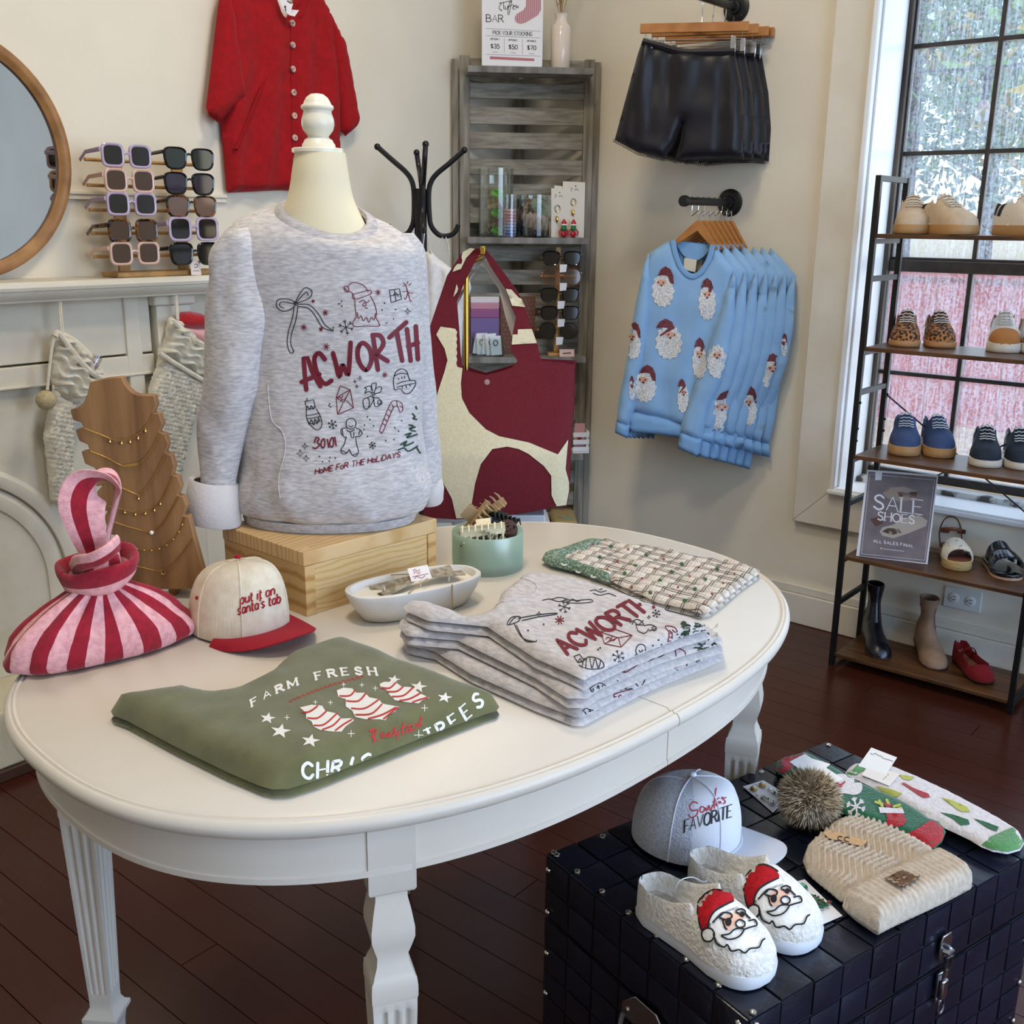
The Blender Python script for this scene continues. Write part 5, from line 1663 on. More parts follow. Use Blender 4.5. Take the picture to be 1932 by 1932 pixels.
for nm,dr,w_,mm in (('letter_drawing',['1012,535 1078,520 1162,550 1108,606 1030,590 1012,535','1012,535 1020,520 1078,520','1030,590 1095,560 1108,606','1012,535 1095,562 1162,550','~1035,570 1048,558 1058,566 1070,552','~1048,582 1060,568 1072,576 1086,562'],1.6,m_maroon),
      ('ornament_drawing',['885,650 912,640 935,670 905,680 885,650','~905,680 915,660 925,678 935,660 945,670','~908,690 950,708 1005,708 1028,695 1010,665 960,652 935,665','~930,665 925,700','~945,658 940,706','~960,655 970,705 985,660 1000,705 1012,668'],1.7,m_ink),
      ('bow_drawing',['o570,500 590,465 630,462 620,485','~580,495 600,470 612,468','~600,490 640,560 700,580 708,572','~612,500 650,570 695,582','~620,470 700,455 790,445 802,450 720,462','~640,480 720,462'],1.8,m_ink),
      ('candy_cane_drawing',['~1325,605 1335,540 1320,515 1325,505 1360,512 1375,530','~1342,600 1350,545 1335,525','1330,580 1345,575','1335,560 1350,555','1338,540 1352,535','~1375,530 1365,535 1350,522'],1.8,m_maroon),
      ('bells_drawing',['~1150,490 1180,475 1200,480 1215,500 1175,500','~1180,505 1190,530 1220,540 1240,520','~1215,505 1250,500 1275,515 1240,530','o1255,515 1270,508 1276,522 1262,528','~1160,500 1170,485 1190,500 1215,478'],1.6,m_ink),
      ('gingerbread_drawing',['o1180,610 1195,592 1220,600 1222,630 1200,645 1180,635','~1192,618 1200,630 1212,618','~1180,640 1162,655 1170,672 1195,668','~1222,632 1245,640 1240,655'],1.7,m_ink),
      ('reindeer_drawing',['~735,385 770,378 810,390 850,382','~780,380 820,370 880,385 960,380 970,392 900,398 830,392','~840,380 860,390 880,378 900,390 925,380','~960,340 985,335 1010,345 1040,338','~975,350 1010,360 1050,352 1085,365','~1005,335 1020,328'],1.4,m_ink)):
 decal(t,nm,strokes(dr,*ZK,w_),tt3,mm,parent=top,off=0.0006)
bits = []
for (x,y,r) in ((840,415,30),(1095,650,30),(1275,447,20)):
 bits += flake(730 + x * .39855,980 + y * .39855,r * .39855,1.3)
for (x,y,r) in ((720,448,12),(1085,490,14),(1240,465,10)):
 bits += spark(730 + x * .39855,980 + y * .39855,r * .39855,1.2)
for (x,y) in ((742,498),(668,527),(1010,610),(1000,618),(1258,598),(1300,595),(1285,572),(1385,560),(1400,575),(1375,545)):
 bits.append(('c',730 + x * .39855,980 + y * .39855,1.8))
decal(t,'snow_and_dot_prints',bits,tt3,m_ink,parent=top,off=0.0006,kind='stuff')
decal(t,'maroon_star_print',star6(730 + 818 * .39855,980 + 478 * .39855,9,2,8),tt3,m_maroon,parent=top,off=0.0006)
def fir(cx,cy,n_,w_,h_,sd):
 r_ = random.Random(sd)
 out = []
 for k in range(n_):
  x = cx + r_.uniform(-w_,w_)
  y = cy + r_.uniform(-h_,h_)
  out.append(('s',smooth([(x,y),(x + r_.uniform(3,7),y - r_.uniform(-1,4)),(x + r_.uniform(4,12),y + r_.uniform(-4,5))],3),r_.uniform(1.8,3.4)))
 return out
decal(t,'fir_tree_drawing',fir(730 + 1455 * .39855,980 + 520 * .39855,34,26,17,1),tt3,m_inkg,parent=top,off=0.0006)
t,top = stk[1]
decal(t,'fir_tree_drawing',fir(730 + 1500 * .39855,980 + 612 * .39855,22,20,9,2),tt3,m_inkg,parent=top,off=0.0006)
for nm,dr,mm in (('candy_cane_drawing',['~1345,700 1368,650 1365,620 1385,612 1412,630 1405,660 1390,655','~1362,705 1385,655','1355,685 1375,680','1365,660 1385,650'],m_maroon),('ornament_drawing',['~960,800 1000,775 1035,790 1035,820 1010,845 985,840','~975,800 985,835 1000,785 1010,838 1020,785','960,800 985,840'],m_ink),
     ('gingerbread_drawing',['o1175,770 1190,742 1215,742 1218,768 1195,792','~1160,800 1130,805 1140,790','~1185,760 1195,768 1205,758'],m_ink),('letter_drawing',['~1105,715 1185,680 1190,685 1130,725 1105,715','1115,712 1130,725'],m_maroon),('bells_drawing',['~1205,655 1235,640 1265,655 1240,672','~1270,640 1300,630 1312,640 1285,655','~1215,640 1250,632 1290,622'],m_ink)):
 decal(t,nm,strokes(dr,*ZK,1.8),tt3,mm,parent=top,off=0.0006)
decal(t,'snow_print',flake(730 + 1100 * .39855,980 + 785 * .39855,11,1.4),tt3,m_ink,parent=top,off=0.0006)
t,top = stk[0]
decal(t,'fir_tree_drawing',fir(730 + 1490 * .39855,980 + 680 * .39855,12,20,5,5),tt3,m_inkg,parent=top,off=0.0006)
for nm,dr,mm in (('letter_drawing',['~1075,840 1085,825 1195,800 1200,825 1130,885 1095,880 1075,840','1075,840 1150,850 1200,825','~1095,845 1105,832 1118,840 1130,825','~1110,862 1120,850 1135,855 1150,842'],m_maroon),('ornament_drawing',['925,910 940,895 990,910 970,945 945,965','~935,910 950,930 960,905 972,928 982,905','~930,935 955,940'],m_ink),
     ('bells_drawing',['~1255,815 1270,785 1290,800 1310,780 1330,788 1300,800','~1260,800 1300,770 1325,775','~1275,790 1285,765'],m_ink),('candy_cane_drawing',['~1360,705 1395,690 1420,680 1415,700 1395,715 1370,712'],m_maroon)):
 decal(t,nm,strokes(dr,*ZK,1.8),tt3,mm,parent=top,off=0.0006)
# ---- plaid sleep shorts
c = Z(1240,1090,0.762)
ps = thing('plaid_shorts','folded beige plaid sleep shorts with green waistband on the table','shorts',(c.x,c.y,0.7605))
SHO = [(1078,1020,.785),(1110,1014,.783),(1142,1012,.781),(1200,1024,.78),(1270,1036,.778),(1340,1050,.777),(1400,1062,.777),(1430,1069,.777),(1434,1078,.77),(1428,1092,.765),(1400,1112,.764),(1365,1142,.764),(1336,1164,.764),(1318,1166,.764),(1300,1158,.765),(1240,1140,.768),(1190,1118,.768),(1150,1099,.768),(1090,1072,.772),(1062,1048,.78)]
m_plaid = bpy.data.materials.new('beige_plaid_cotton')
m_plaid.use_nodes = True
MATS['beige_plaid_cotton'] = m_plaid
n,l = m_plaid.node_tree.nodes,m_plaid.node_tree.links
b = n['Principled BSDF']
b.inputs['Roughness'].default_value = 0.9
tc = n.new('ShaderNodeTexCoord')
mp = n.new('ShaderNodeMapping')
dz = Z(1434,1078,.77) - Z(1142,1012,.78)
mp.inputs['Rotation'].default_value = (0,0,-math.atan2(dz.y,dz.x))
l.new(tc.outputs['Object'],mp.inputs[0])
sep = n.new('ShaderNodeSeparateXYZ')
l.new(mp.outputs[0],sep.inputs[0])
def lines(out,freq,width,phase):
 a = n.new('ShaderNodeMath')
 a.operation = 'MULTIPLY_ADD'
 a.inputs[1].default_value = freq
 a.inputs[2].default_value = phase + 50
 l.new(out,a.inputs[0])
 f_ = n.new('ShaderNodeMath')
 f_.operation = 'FRACT'
 l.new(a.outputs[0],f_.inputs[0])
 c_ = n.new('ShaderNodeMath')
 c_.operation = 'LESS_THAN'
 c_.inputs[1].default_value = width
 l.new(f_.outputs[0],c_.inputs[0])
 return c_.outputs[0]
cur = None
for (ax_,fr_,wd_,ph_,col_,amt) in ((0,38,.42,0,'bfb1a2',.6),(1,38,.42,.3,'bfb1a2',.6),(0,38,.07,.06,'3c3833',.85),(0,38,.07,-.09,'3c3833',.85),(1,38,.07,.38,'3c3833',.85),(1,38,.07,.22,'3c3833',.85),(0,38,.05,.45,'8d6a66',.35),(1,38,.05,.75,'6b7a62',.35)):
 mx = n.new('ShaderNodeMix')
 mx.data_type = 'RGBA'
 mu = n.new('ShaderNodeMath')
 mu.operation = 'MULTIPLY'
 mu.inputs[1].default_value = amt
 l.new(lines(sep.outputs[ax_],fr_,wd_,ph_),mu.inputs[0])
 l.new(mu.outputs[0],mx.inputs['Factor'])
 if cur is None:
  mx.inputs['A'].default_value = lin('ded6ca')
 else:
  l.new(cur,mx.inputs['A'])
 mx.inputs['B'].default_value = lin(col_)
 cur = mx.outputs['Result']
l.new(cur,b.inputs['Base Color'])
wr = lambda x,y: 1 + 0.16 * math.sin((x * 0.9 - y * 0.45) * 260 + 3 * math.sin(y * 60)) * 0.8
pb1 = folded(ps,'under_leg',SHO,0.7605,0.008,m_plaid,er=0.006,nz=0.0008,seed=1)
pb2 = folded(ps,'upper_leg',[(x,y - 3,z + .003) for x,y,z in SHO],0.7685,0.010,m_plaid,er=0.010,nz=0.0030,seed=4,step=0.007,hfn=lambda x,y: 1 + 0.22 * math.sin((x + y * .4) * 190 + 2.5 * noise.noise(Vector((x * 20,y * 20,0)))))
m_pwb = M('green_ribbed_waistband','55705a',0.9,col2='9aa898',ns=260,lo=.45,hi=.6,bump=0.5,bs=260)
WB = [(1022,1047,.778),(1030,1037,.782),(1065,1026,.785),(1110,1008,.787),(1138,1010,.786),(1142,1016,.785),(1095,1034,.784),(1062,1044,.782),(1080,1056,.778),(1155,1090,.772),(1152,1102,.768),(1088,1077,.77),(1040,1066,.77),(1024,1056,.772)]
pw_ = folded(ps,'waistband',WB,0.764,0.0185,m_pwb,er=0.008,nz=0.0010,seed=6,step=0.007)
tps = bvh([pb2,pw_])
for (x,y) in ((1064.5,1065.5),(1092,1079.5),(1120,1088.5)):
 p = hit(tps,x,y)
 part(ps,'eyelet',MB().tube([p + uz * 0.001 + Vector((0.0045 * math.cos(a),0.0045 * math.sin(a),0)) for a in [2 * PI * k / 14 for k in range(14)]],0.0014,n=6,closed=True),M('white_ring','e8e4da',0.5))
gl_,rl_ = [],[]
rd = random.Random(8)
for i in range(9):
 for j in range(5):
  x = 1120 + i * 33 + j * 14 + rd.uniform(-3,3)
  y = 1024 + i * 7.5 + j * 26 + rd.uniform(-3,3)
  if inpoly(x,y,SHO) and edist(x,y,SHO) > 9:
   if (i + j) % 2:
    gl_ += star6(x,y,4,2.2)
   else:
    rl_.append(('c',x,y,2.3))
decal(ps,'holly_prints',gl_,tps,M('holly_green_print','2f5a38',0.8),off=0.0006,kind='stuff')
decal(ps,'heart_prints',rl_,tps,M('dull_red_print','8d3a40',0.8),off=0.0006,kind='stuff')
decal(ps,'green_lining',[('p',[(1304,1158),(1318,1150),(1332,1158),(1322,1165)])],tps,M('holly_green_print','2f5a38',0.8),off=0.0008)
# === things on the trunk
TT_ = TRZ + 0.0025
m_fleece = M('white_sherpa_fleece','faf8f2',1.0,col2='ebe6da',ns=150,lo=.35,hi=.6,bump=1.0,bs=190,bdist=0.004,sheen=0.4)
m_fleece_in = M('beige_fleece_lining','d2c6b8',1.0,col2='b9ab9c',ns=110,bump=1.0,bs=160,bdist=0.003,sheen=0.4)
m_sole = M('white_rubber','e4e8ee',0.55)
m_hatred = M('red_fleece','c0141f',1.0,col2='a80f1a',ns=160,bump=0.8,bs=220,bdist=0.002)
m_face = M('peach_fleece','f0c3a8',0.95)
m_blk = M('black_yarn','17171a',0.8)
def sole_outline(L,W,s,n=44):
 """foot outline: x 0..L heel to toe, y lateral"""
 out = []
 for k in range(n):
  t = 2 * PI * k / n
  x = 0.5 - 0.5 * math.cos(t)
  y = math.sin(t)
  wd = interp([(0,.0),(.04,.46),(.12,.66),(.3,.72),(.5,.80),(.7,1.0),(.82,1.0),(.88,.93),(.93,.79),(.965,.60),(.988,.36),(1,.0)],x)[0]
  out.append((x * L,math.copysign(wd,y) * W / 2 * s if abs(y) > 1e-6 else 0))
 return out
def frame_at(o,d):
 fw = Vector((d.x,d.y,0)).normalized()
 return Vector(o),fw,uz.cross(fw)
def slipper(root,o,d,L,W,Hh):
 o,fw,sd = frame_at(o,d)
 P = lambda x,y,z: o + fw * x + sd * y + uz * z
 ol = sole_outline(L,W,1.0,60)
 part(root,'sole',MB().loft([[P(x * k + L * (1 - k) / 2,y * k,z) for x,y in ol] for k,z in ((.97,0),(1.0,.004),(1.01,.014),(.99,.019),(.95,.0195))]),m_sole,sharp=50)
 NS,NA = 46,30
 def upper(u,v):
  # u: heel to toe, v: left to right over the top
  x = 0.5 - 0.5 * math.cos(PI * u)
  wd = interp([(0,.03),(.02,.30),(.06,.52),(.14,.68),(.3,.74),(.5,.82),(.7,1.0),(.85,.96),(.94,.70),(.98,.42),(1,.03)],x)[0] * W / 2 * 1.02
  rim = interp([(0,.52),(.08,.60),(.2,.58),(.35,.68),(.5,.96),(.6,1.04),(.75,.80),(.88,.55),(.96,.34),(1,.03)],x)[0] * Hh
  dome = interp([(0,.40),(.03,.30),(.07,.10),(.35,.08),(.46,.40),(.53,.95),(.6,1.04),(.75,.83),(.88,.58),(.96,.36),(1,.03)],x)[0] * Hh
  s = (v - 0.5) * 2
  a = abs(s)
  if a > 0.55:
   q = (a - 0.55) / 0.45
   ang = q * PI / 2
   yy = wd * (0.80 + 0.20 * math.sin(ang))
   zz = rim * math.cos(ang) ** 0.8
   if dome > rim * .85:
    yy = wd * math.sin(lerp(0.62,1.0,q) * PI / 2)
    zz = dome * math.cos(lerp(0.62,1.0,q) * PI / 2) ** 0.7
  else:
   q = a / 0.55
   if dome > rim * .85:
    ang = lerp(0,0.62,q) * PI / 2
    yy = wd * math.sin(ang)
    zz = dome * math.cos(ang) ** 0.7
   else:
    yy = wd * 0.80 * q
    zz = lerp(dome,rim,q ** 5)
  return P(x * L,math.copysign(yy,s),0.018 + zz)
 up = part(root,'upper',MB().grid(NS,NA,upper),m_fleece,sharp=180)
 ins = [(x,y) for x,y in sole_outline(L * .44,W * .62,1,30)]
 part(root,'lining',MB().loft([[P(x + L * .045,y,0.018 + Hh * .14) for x,y in ins],[P(x + L * .05,y * .9,0.018 + Hh * .17) for x,y in ins]]),m_fleece_in,sharp=180)
 return up
SANTA2 = dict(
 hat='o357,890 360,830 395,785 440,767 480,775 510,800 520,825 478,842 432,868 410,915 402,955 376,962 362,930',
 brim='o408,925 425,880 465,850 515,828 540,850 505,865 450,890 425,930',
 pom='o376,978 395,955 425,962 434,990 418,1015 390,1012',
 beard='o415,930 455,905 490,880 560,865 620,905 628,945 600,990 670,1005 660,1040 590,1070 510,1060 460,1030 430,980',
 face='o470,915 500,890 555,880 580,905 540,925 520,955 490,965',
 lines=['~357,890 360,830 395,785 440,767 480,775 515,800','~404,955 412,910 440,870 520,828','o376,978 395,955 425,962 434,990 418,1015 390,1012','~362,905 368,940 378,965','~425,930 448,905 470,890','o455,905 470,885 505,888 512,905 490,918','o530,880 555,868 575,880 565,895',
   '~470,915 480,950 492,965','~465,990 500,1010 545,1000 570,965 540,960 520,968 500,985 465,990','o530,935 548,918 572,930 570,950 545,955','~570,965 600,955 630,945 620,920 590,925','~430,980 445,1025 480,1045 495,1035 515,1065 550,1060 575,1075 600,1055 640,1050 655,1020 670,1008','~575,890 600,915'],
 eyes=[(497,928,15,20),(560,893,11,14)])
def santa_face(root,up,tree,dx,dy,sc):
 ZS_ = lambda pts: [(1180 + ((x - 357) * sc + 357 + dx) * .38923,1380 + ((y - 765) * sc + 765 + dy) * .38923) for x,y in pts]
 decal(root,'beard_patch',[('p',ZS_(zs(SANTA2['beard'])))],tree,M('white_plush','f7f5ef',1.0,bump=.6,bs=260),parent=up,off=0.0012,step=4,label='white beard of the santa face')
 decal(root,'face_patch',[('p',ZS_(zs(SANTA2['face'])))],tree,m_face,parent=up,off=0.0018,step=4)
 decal(root,'hat_patch',[('p',ZS_(zs(SANTA2['hat'])))],tree,m_hatred,parent=up,off=0.0028,step=4,label='red santa hat')
 decal(root,'hat_brim_patch',[('p',ZS_(zs(SANTA2['brim'])))],tree,M('white_plush','f7f5ef',1.0),parent=up,off=0.0024,step=4)
 decal(root,'pompom_patch',[('p',ZS_(zs(SANTA2['pom'])))],tree,M('white_plush','f7f5ef',1.0),parent=up,off=0.0024,step=4)
 decal(root,'yarn_outline',[('s',ZS_(zs(t)),3.0) for i,t in enumerate(SANTA2['lines']) if i != 2],tree,m_blk,parent=up,off=0.0030,step=3)
 decal(root,'pompom_outline',[('s',ZS_(zs(SANTA2['lines'][2])),3.0)],tree,m_blk,parent=up,off=0.0030,step=3)
 for (x,y,rx,ry) in SANTA2['eyes']:
  decal(root,'eye',[('p',ZS_([(x + rx * math.cos(a),y + ry * math.sin(a)) for a in [2 * PI * k / 14 for k in range(14)]]))],tree,m_blk,parent=up,off=0.0030,step=4)
SL = []
for k,(heel,toe,lb) in enumerate((((1208,1712),(1452,1858),'front white fleece slipper with santa face, nearest the trunk edge'),((1302,1662),(1541,1792),'rear white fleece slipper with santa face, beside the green earrings'))):
 o,e_ = Z(*heel,TT_),Z(*toe,TT_)
 d = e_ - o
 t = thing('slipper',lb,'slipper',o,group='pair of santa slippers')
 up = slipper(t,o,d,d.length,0.086,0.060)
 SL.append((t,up))
ts = bvh([x[1] for x in SL])
santa_face(SL[0][0],SL[0][1],bvh([SL[0][1]]),0,0,1.0)
santa_face(SL[1][0],SL[1][1],bvh([SL[1][1]]),224,-112,0.98)
st = thing('plastic_loop','clear plastic loop joining the two santa slippers','tag loop',hit(ts,1320,1662))
part(st,'loop',MB().tube([V(x,y,1.185 + d) for x,y,d in smooth([(1272,1690,0),(1280,1664,0.0),(1305,1655,.01),(1328,1664,.02),(1340,1655,.03),(1358,1660,.03),(1366,1672,.03)],6)],0.0008,n=6),M('clear_plastic','f2f4f6',0.2))
# ---- earrings on cards
m_card = M('white_card','eef0f4',0.6)
def card(root,name,q,z,t=0.0006,mat=None,parent=None,dz=0.0):
 pts = [Z(x,y,z) for x,y in q]
 return part(root,name,MB().prism(pts,uz * t),mat or m_card,parent)
Z8 = (1180,1380,0.38923)
e1_ = zm([(570,268),(668,238),(800,315),(715,395)],*Z8)
ea = thing('earring_card','white card with snowman drop earrings beside the fur pompom','earrings',Z(1445,1500,TT_))
card(ea,'card',e1_,TT_)
m_eg = M('gold_bead','c9a25a',0.3,0.9)
m_ew = M('white_bead','f0eee8',0.35)
for (sx,sy,pts) in ((622,280,[(640,305,8),(668,318,12),(688,330,13),(712,345,14)]),(664,262,[(700,278,9),(722,292,12),(742,304,13),(770,318,13)])):
 p = Z(1180 + sx * .38923,1380 + sy * .38923,TT_ + .003)
 er_ = part(ea,'earring',MB().lathe([(0.006,0),(0.006,0.002),(0.003,0.004)],p,n=14),m_eg)
 part(ea,'rhinestone',MB().ball(p + uz * 0.004,0.0032),m_ew,parent=er_)
 mb = MB()
 for (x,y,r) in pts:
  mb.ball(Z(1180 + x * .38923,1380 + y * .38923,TT_ + .004),r * .0004,10,7,(1,1,.7))
 part(ea,'snowman_beads',mb,m_ew,parent=er_)
 mb = MB()
 rd = random.Random(sx)
 for (x,y,r) in pts[1:]:
  for k in range(4):
   mb.ball(Z(1180 + (x + rd.uniform(-8,8)) * .38923,1380 + (y + rd.uniform(-8,8)) * .38923,TT_ + .008),0.0011,6,4)
 part(ea,'tiny_beads',mb,M('black_bead','2a2226',0.3),parent=er_,kind='stuff')
eb = thing('earring_card','white card with green beaded tree earrings between slipper and beanie','earrings',Z(1535,1700,TT_))
card(eb,'card',zm([(770,745),(868,718),(1052,895),(935,945),(905,900)],*Z8),TT_)
m_gbd = M('green_bead','1e6b4a',0.25,coat=0.3)
for (sx,sy,tri) in ((812,775,[(830,805),(925,870),(905,885),(870,880)]),(858,757,[(890,785),(1005,830),(985,850),(925,868)])):
 p = Z(1180 + sx * .38923,1380 + sy * .38923,TT_ + .003)
 er_ = part(eb,'earring',MB().lathe([(0.007,0),(0.007,0.002),(0.003,0.0045)],p,n=14),m_gbd)
 part(eb,'stone',MB().ball(p + uz * 0.0045,0.0036,10,7,(1,1,.6)),M('light_green_stone','6fb08a',0.2),parent=er_)
 mb,mb2 = MB(),MB()
 rd = random.Random(sx)
 T4 = zm(tri,*Z8)
 for k in range(60):
  a,b_ = rd.random(),rd.random()
  if a + b_ > 1:
   a,b_ = 1 - a,1 - b_
  x = T4[0][0] + a * (T4[1][0] - T4[0][0]) + b_ * (T4[3][0] - T4[0][0])
  y = T4[0][1] + a * (T4[1][1] - T4[0][1]) + b_ * (T4[3][1] - T4[0][1])
  (mb2 if k % 6 == 0 else mb).ball(Z(x,y,TT_ + .004 + .002 * rd.random()),0.0019,6,5)
 part(eb,'green_beads',mb,m_gbd,parent=er_,kind='stuff')
 part(eb,'coloured_beads',mb2,M('red_bead','b05040',0.3),parent=er_,kind='stuff')
# ---- beanie
def flat_soft(root,name,q,z0,th,mat,er,step=0.006,hfn=None,nz=0.0006,zpx=None,parent=None,under=.3,seed=0):
 P = []
 for x,y in q:
  p = Z(x,y,zpx if zpx is not None else z0 + th * .5)
  P.append((p.x,p.y))
 mb = pillow(P,((0,0,z0),(1,0,0),(0,1,0),(0,0,1)),th,er,step,under,nz,30,hfn,seed=seed)
 return part(root,name,mb,mat,parent,sharp=180)
m_bean = M('oatmeal_knit','d3c5b2',1.0,col2='c0b09b',ns=120,bump=0.5,bs=300,sheen=0.3)
bo = zm([(862,595),(880,550),(915,510),(960,470),(1010,435),(1060,418),(1130,414),(1220,435),(1320,475),(1420,530),(1520,590),(1420,680),(1250,770),(1085,800),(1040,790),(1000,755),(930,700),(880,655)],*Z8)
bc_ = Z(1600,1620,TT_)
bn2 = thing('knit_beanie','oatmeal cable knit beanie with fur pompom and leather patch on the trunk','beanie',(bc_.x,bc_.y,TT_))
bd = (Z(1180 + 1370 * .38923,1380 + 690 * .38923,TT_) - Z(1180 + 950 * .38923,1380 + 540 * .38923,TT_)).normalized()
bs_ = uz.cross(bd)
def cable(x,y):
 p = Vector((x,y,0))
 u_,v_ = p.dot(bd),p.dot(bs_)
 zig = abs(((v_ * 26) % 2) - 1)
 return 1 + 0.17 * math.sin((u_ * 1.0 + zig * 0.016) * 2 * PI / 0.0085)
flat_soft(bn2,'crown',bo,TT_,0.030,m_bean,0.03,step=0.0028,hfn=cable,zpx=TT_ + .018)
cu = zm([(1056,800),(1075,770),(1250,690),(1500,575),(1520,578),(1620,630),(1688,680),(1685,710),(1560,775),(1330,880),(1235,928),(1205,915),(1110,850)],*Z8)
cdv = (Z(*cu[6],TT_) - Z(*cu[10],TT_)).normalized()
part_c = flat_soft(bn2,'cuff',cu,TT_,0.040,m_bean,0.018,step=0.0024,hfn=lambda x,y: 1 + 0.055 * math.sin(Vector((x,y,0)).dot(cdv) * 2 * PI / 0.0095),zpx=TT_ + .026)
cu2 = zm([(1230,925),(1250,900),(1600,735),(1670,705),(1675,735),(1560,800),(1300,905)],*Z8)
tbn = bvh([part_c])
decal(bn2,'leather_patch',[('p',zm([(1262,715),(1345,675),(1435,710),(1345,765)],*Z8))],tbn,M('brown_leather','6b4c34',0.55),parent=part_c,off=0.0045,step=4,label='brown stitched leather patch')
pt = zm([(1268,715),(1345,680),(1428,710),(1345,760),(1268,715)],*Z8)
decal(bn2,'patch_stitching',[('s',pt,1.2)],tbn,M('pale_thread','cdb99a',0.8),parent=part_c,off=0.0055,step=3)
decal(bn2,'patch_lettering',strokes(['~1335,710 1322,708 1318,722 1335,728','~1365,700 1350,698 1346,714 1364,720'],*Z8,1.6),tbn,M('light_leather','9c7a5c',0.6),parent=part_c,off=0.0055,step=3)
tbr = bvh([o for o in bn2.children if o.name.startswith('crown')])
ktz = max(p.z for p in (hit(tbr,1575,1575),hit(tbr,1600,1585),hit(tbr,1625,1592))) + .003
decal(bn2,'kraft_tag',[('p',zm([(958,488),(990,476),(1175,530),(1145,556),(985,518)],*Z8))],None,M('kraft_paper','c9a377',0.8),fn=lambda x,y: Z(x,y,ktz),step=5,label='kraft paper hang tag')
decal(bn2,'tag_lettering',strokes(['~1052,512 1036,508 1030,522 1050,530','~1085,515 1068,512 1062,528 1084,534'],*Z8,1.8),None,m_ink,fn=lambda x,y: Z(x,y,ktz + .0008),step=3)
pc = V(1524,1546,1.415)
pr = 55 * pxm(1524,1546,1.415)
pc.z = max(pc.z,TT_ + pr * 0.9)
m_fur = M('fur_brown','8a7458',0.9,col2='5e4a36',ns=40,sheen=.3)
part(bn2,'pompom_core',MB().ball(pc,pr * 0.74,20,14),m_fur)
rd = random.Random(11)
for nm,cnt,mm in (('fur_undercoat',2400,m_fur),('fur_tips',2600,M('fur_cream','d6c8ac',0.9,sheen=.3))):
 mb = MB()
 for k in range(cnt):
  v_ = Vector((rd.gauss(0,1),rd.gauss(0,1),rd.gauss(0,1))).normalized()
  b_ = pc + v_ * pr * 0.66
  dr = (v_ + Vector((rd.gauss(0,.28),rd.gauss(0,.28),rd.gauss(0,.28) - .12))).normalized()
  e_ = b_ + dr * pr * rd.uniform(.30,.56)
  if e_.z < TT_ + .001:
   continue
  m_ = b_.lerp(e_,.55) + v_ * pr * .03
  s_ = dr.orthogonal().normalized() * 0.0009
  mb.add([b_ - s_,b_ + s_,m_ + s_ * .8,m_ - s_ * .8,e_],[(0,1,2,3),(3,2,4)])
 part(bn2,nm,mb,mm,kind='stuff',sharp=180)
# ---- fuzzy socks with tags
ZS = (1400,1380,0.27536)
def sock(name,label,out,m_main,z_,th):
 c = [sum(p[i] for p in out) / len(out) for i in (0,1)]
 w0 = Z(1400 + c[0] * .27536,1380 + c[1] * .27536,TT_)
 t = thing(name,label,'socks',(w0.x,w0.y,TT_),group='fuzzy socks on the trunk')
 lo_ = flat_soft(t,'under_sock',zm([(x,y + 14) for x,y in out],*ZS),TT_,th * .45,m_main,0.010,zpx=TT_ + .002)
 hi_ = flat_soft(t,'upper_sock',zm(out,*ZS),TT_ + th * .45,th * .55,m_main,0.012,zpx=TT_ + th * .7,nz=.001)
 return t,hi_,bvh([hi_,lo_])
m_sg = M('green_fuzzy_yarn','1d6a43',1.0,col2='17583a',ns=200,bump=0.9,bs=230,bdist=.002,sheen=.4)
m_sr = M('red_fuzzy_yarn','b4121d',1.0,col2='9a0d18',ns=200,bump=0.9,bs=230,bdist=.002,sheen=.4)
m_sw = M('white_fuzzy_yarn','e9e4e4',1.0,col2='d6d0d2',ns=200,bump=0.9,bs=230,bdist=.002,sheen=.4)
m_sl = M('light_green_fuzzy_yarn','5f9a5c',1.0,col2='4f8850',ns=200,bump=0.9,bs=230,bdist=.002,sheen=.4)
m_ly = M('lime_yarn','b9bf63',1.0)
SK1 = [(232,250),(240,200),(330,172),(425,148),(455,160),(600,235),(830,370),(1110,490),(1290,608),(1365,630),(1398,680),(1370,750),(1310,805),(1280,805),(1110,708),(900,625),(700,560),(560,500),(420,400),(290,300),(245,280)]
s1,h1,tr1 = sock('fuzzy_socks','green fuzzy socks with santa, red toe and a white tag',SK1,m_sg,0,0.024)
decal(s1,'red_toe',[('p',zm([(1118,706),(1180,680),(1290,612),(1365,634),(1394,682),(1366,748),(1306,800),(1280,800)],*ZS))],tr1,m_sr,parent=h1,off=0.001,step=5)
decal(s1,'red_top',[('p',zm([(237,250),(244,204),(330,176),(425,153),(450,164),(350,250),(290,292),(250,276)],*ZS))],tr1,m_sr,parent=h1,off=0.001,step=5)
decal(s1,'santa_beard_patch',[('p',zm(zs('o545,372 600,340 650,300 700,298 730,320 790,335 822,370 815,420 770,440 700,430 640,435 585,415'),*ZS))],tr1,m_sw,parent=h1,off=0.0014,step=5)
decal(s1,'santa_face_marks',strokes(['~630,375 650,360 665,372','~660,380 690,365 705,350','~640,385 665,390 685,380'],*ZS,3.0),tr1,m_sr,parent=h1,off=0.0022,step=3)
decal(s1,'white_pompom',[('c',*zm([(490,375)],*ZS)[0],9)],tr1,m_sw,parent=h1,off=0.0016)
decal(s1,'red_hat_patch',[('p',zm([(490,345),(530,350),(550,375),(525,368)],*ZS))],tr1,m_sr,parent=h1,off=0.0014)
decal(s1,'snowflake',flake(1400 + 780 * .27536,1380 + 520 * .27536,17,3.2),tr1,m_sw,parent=h1,off=0.0014)
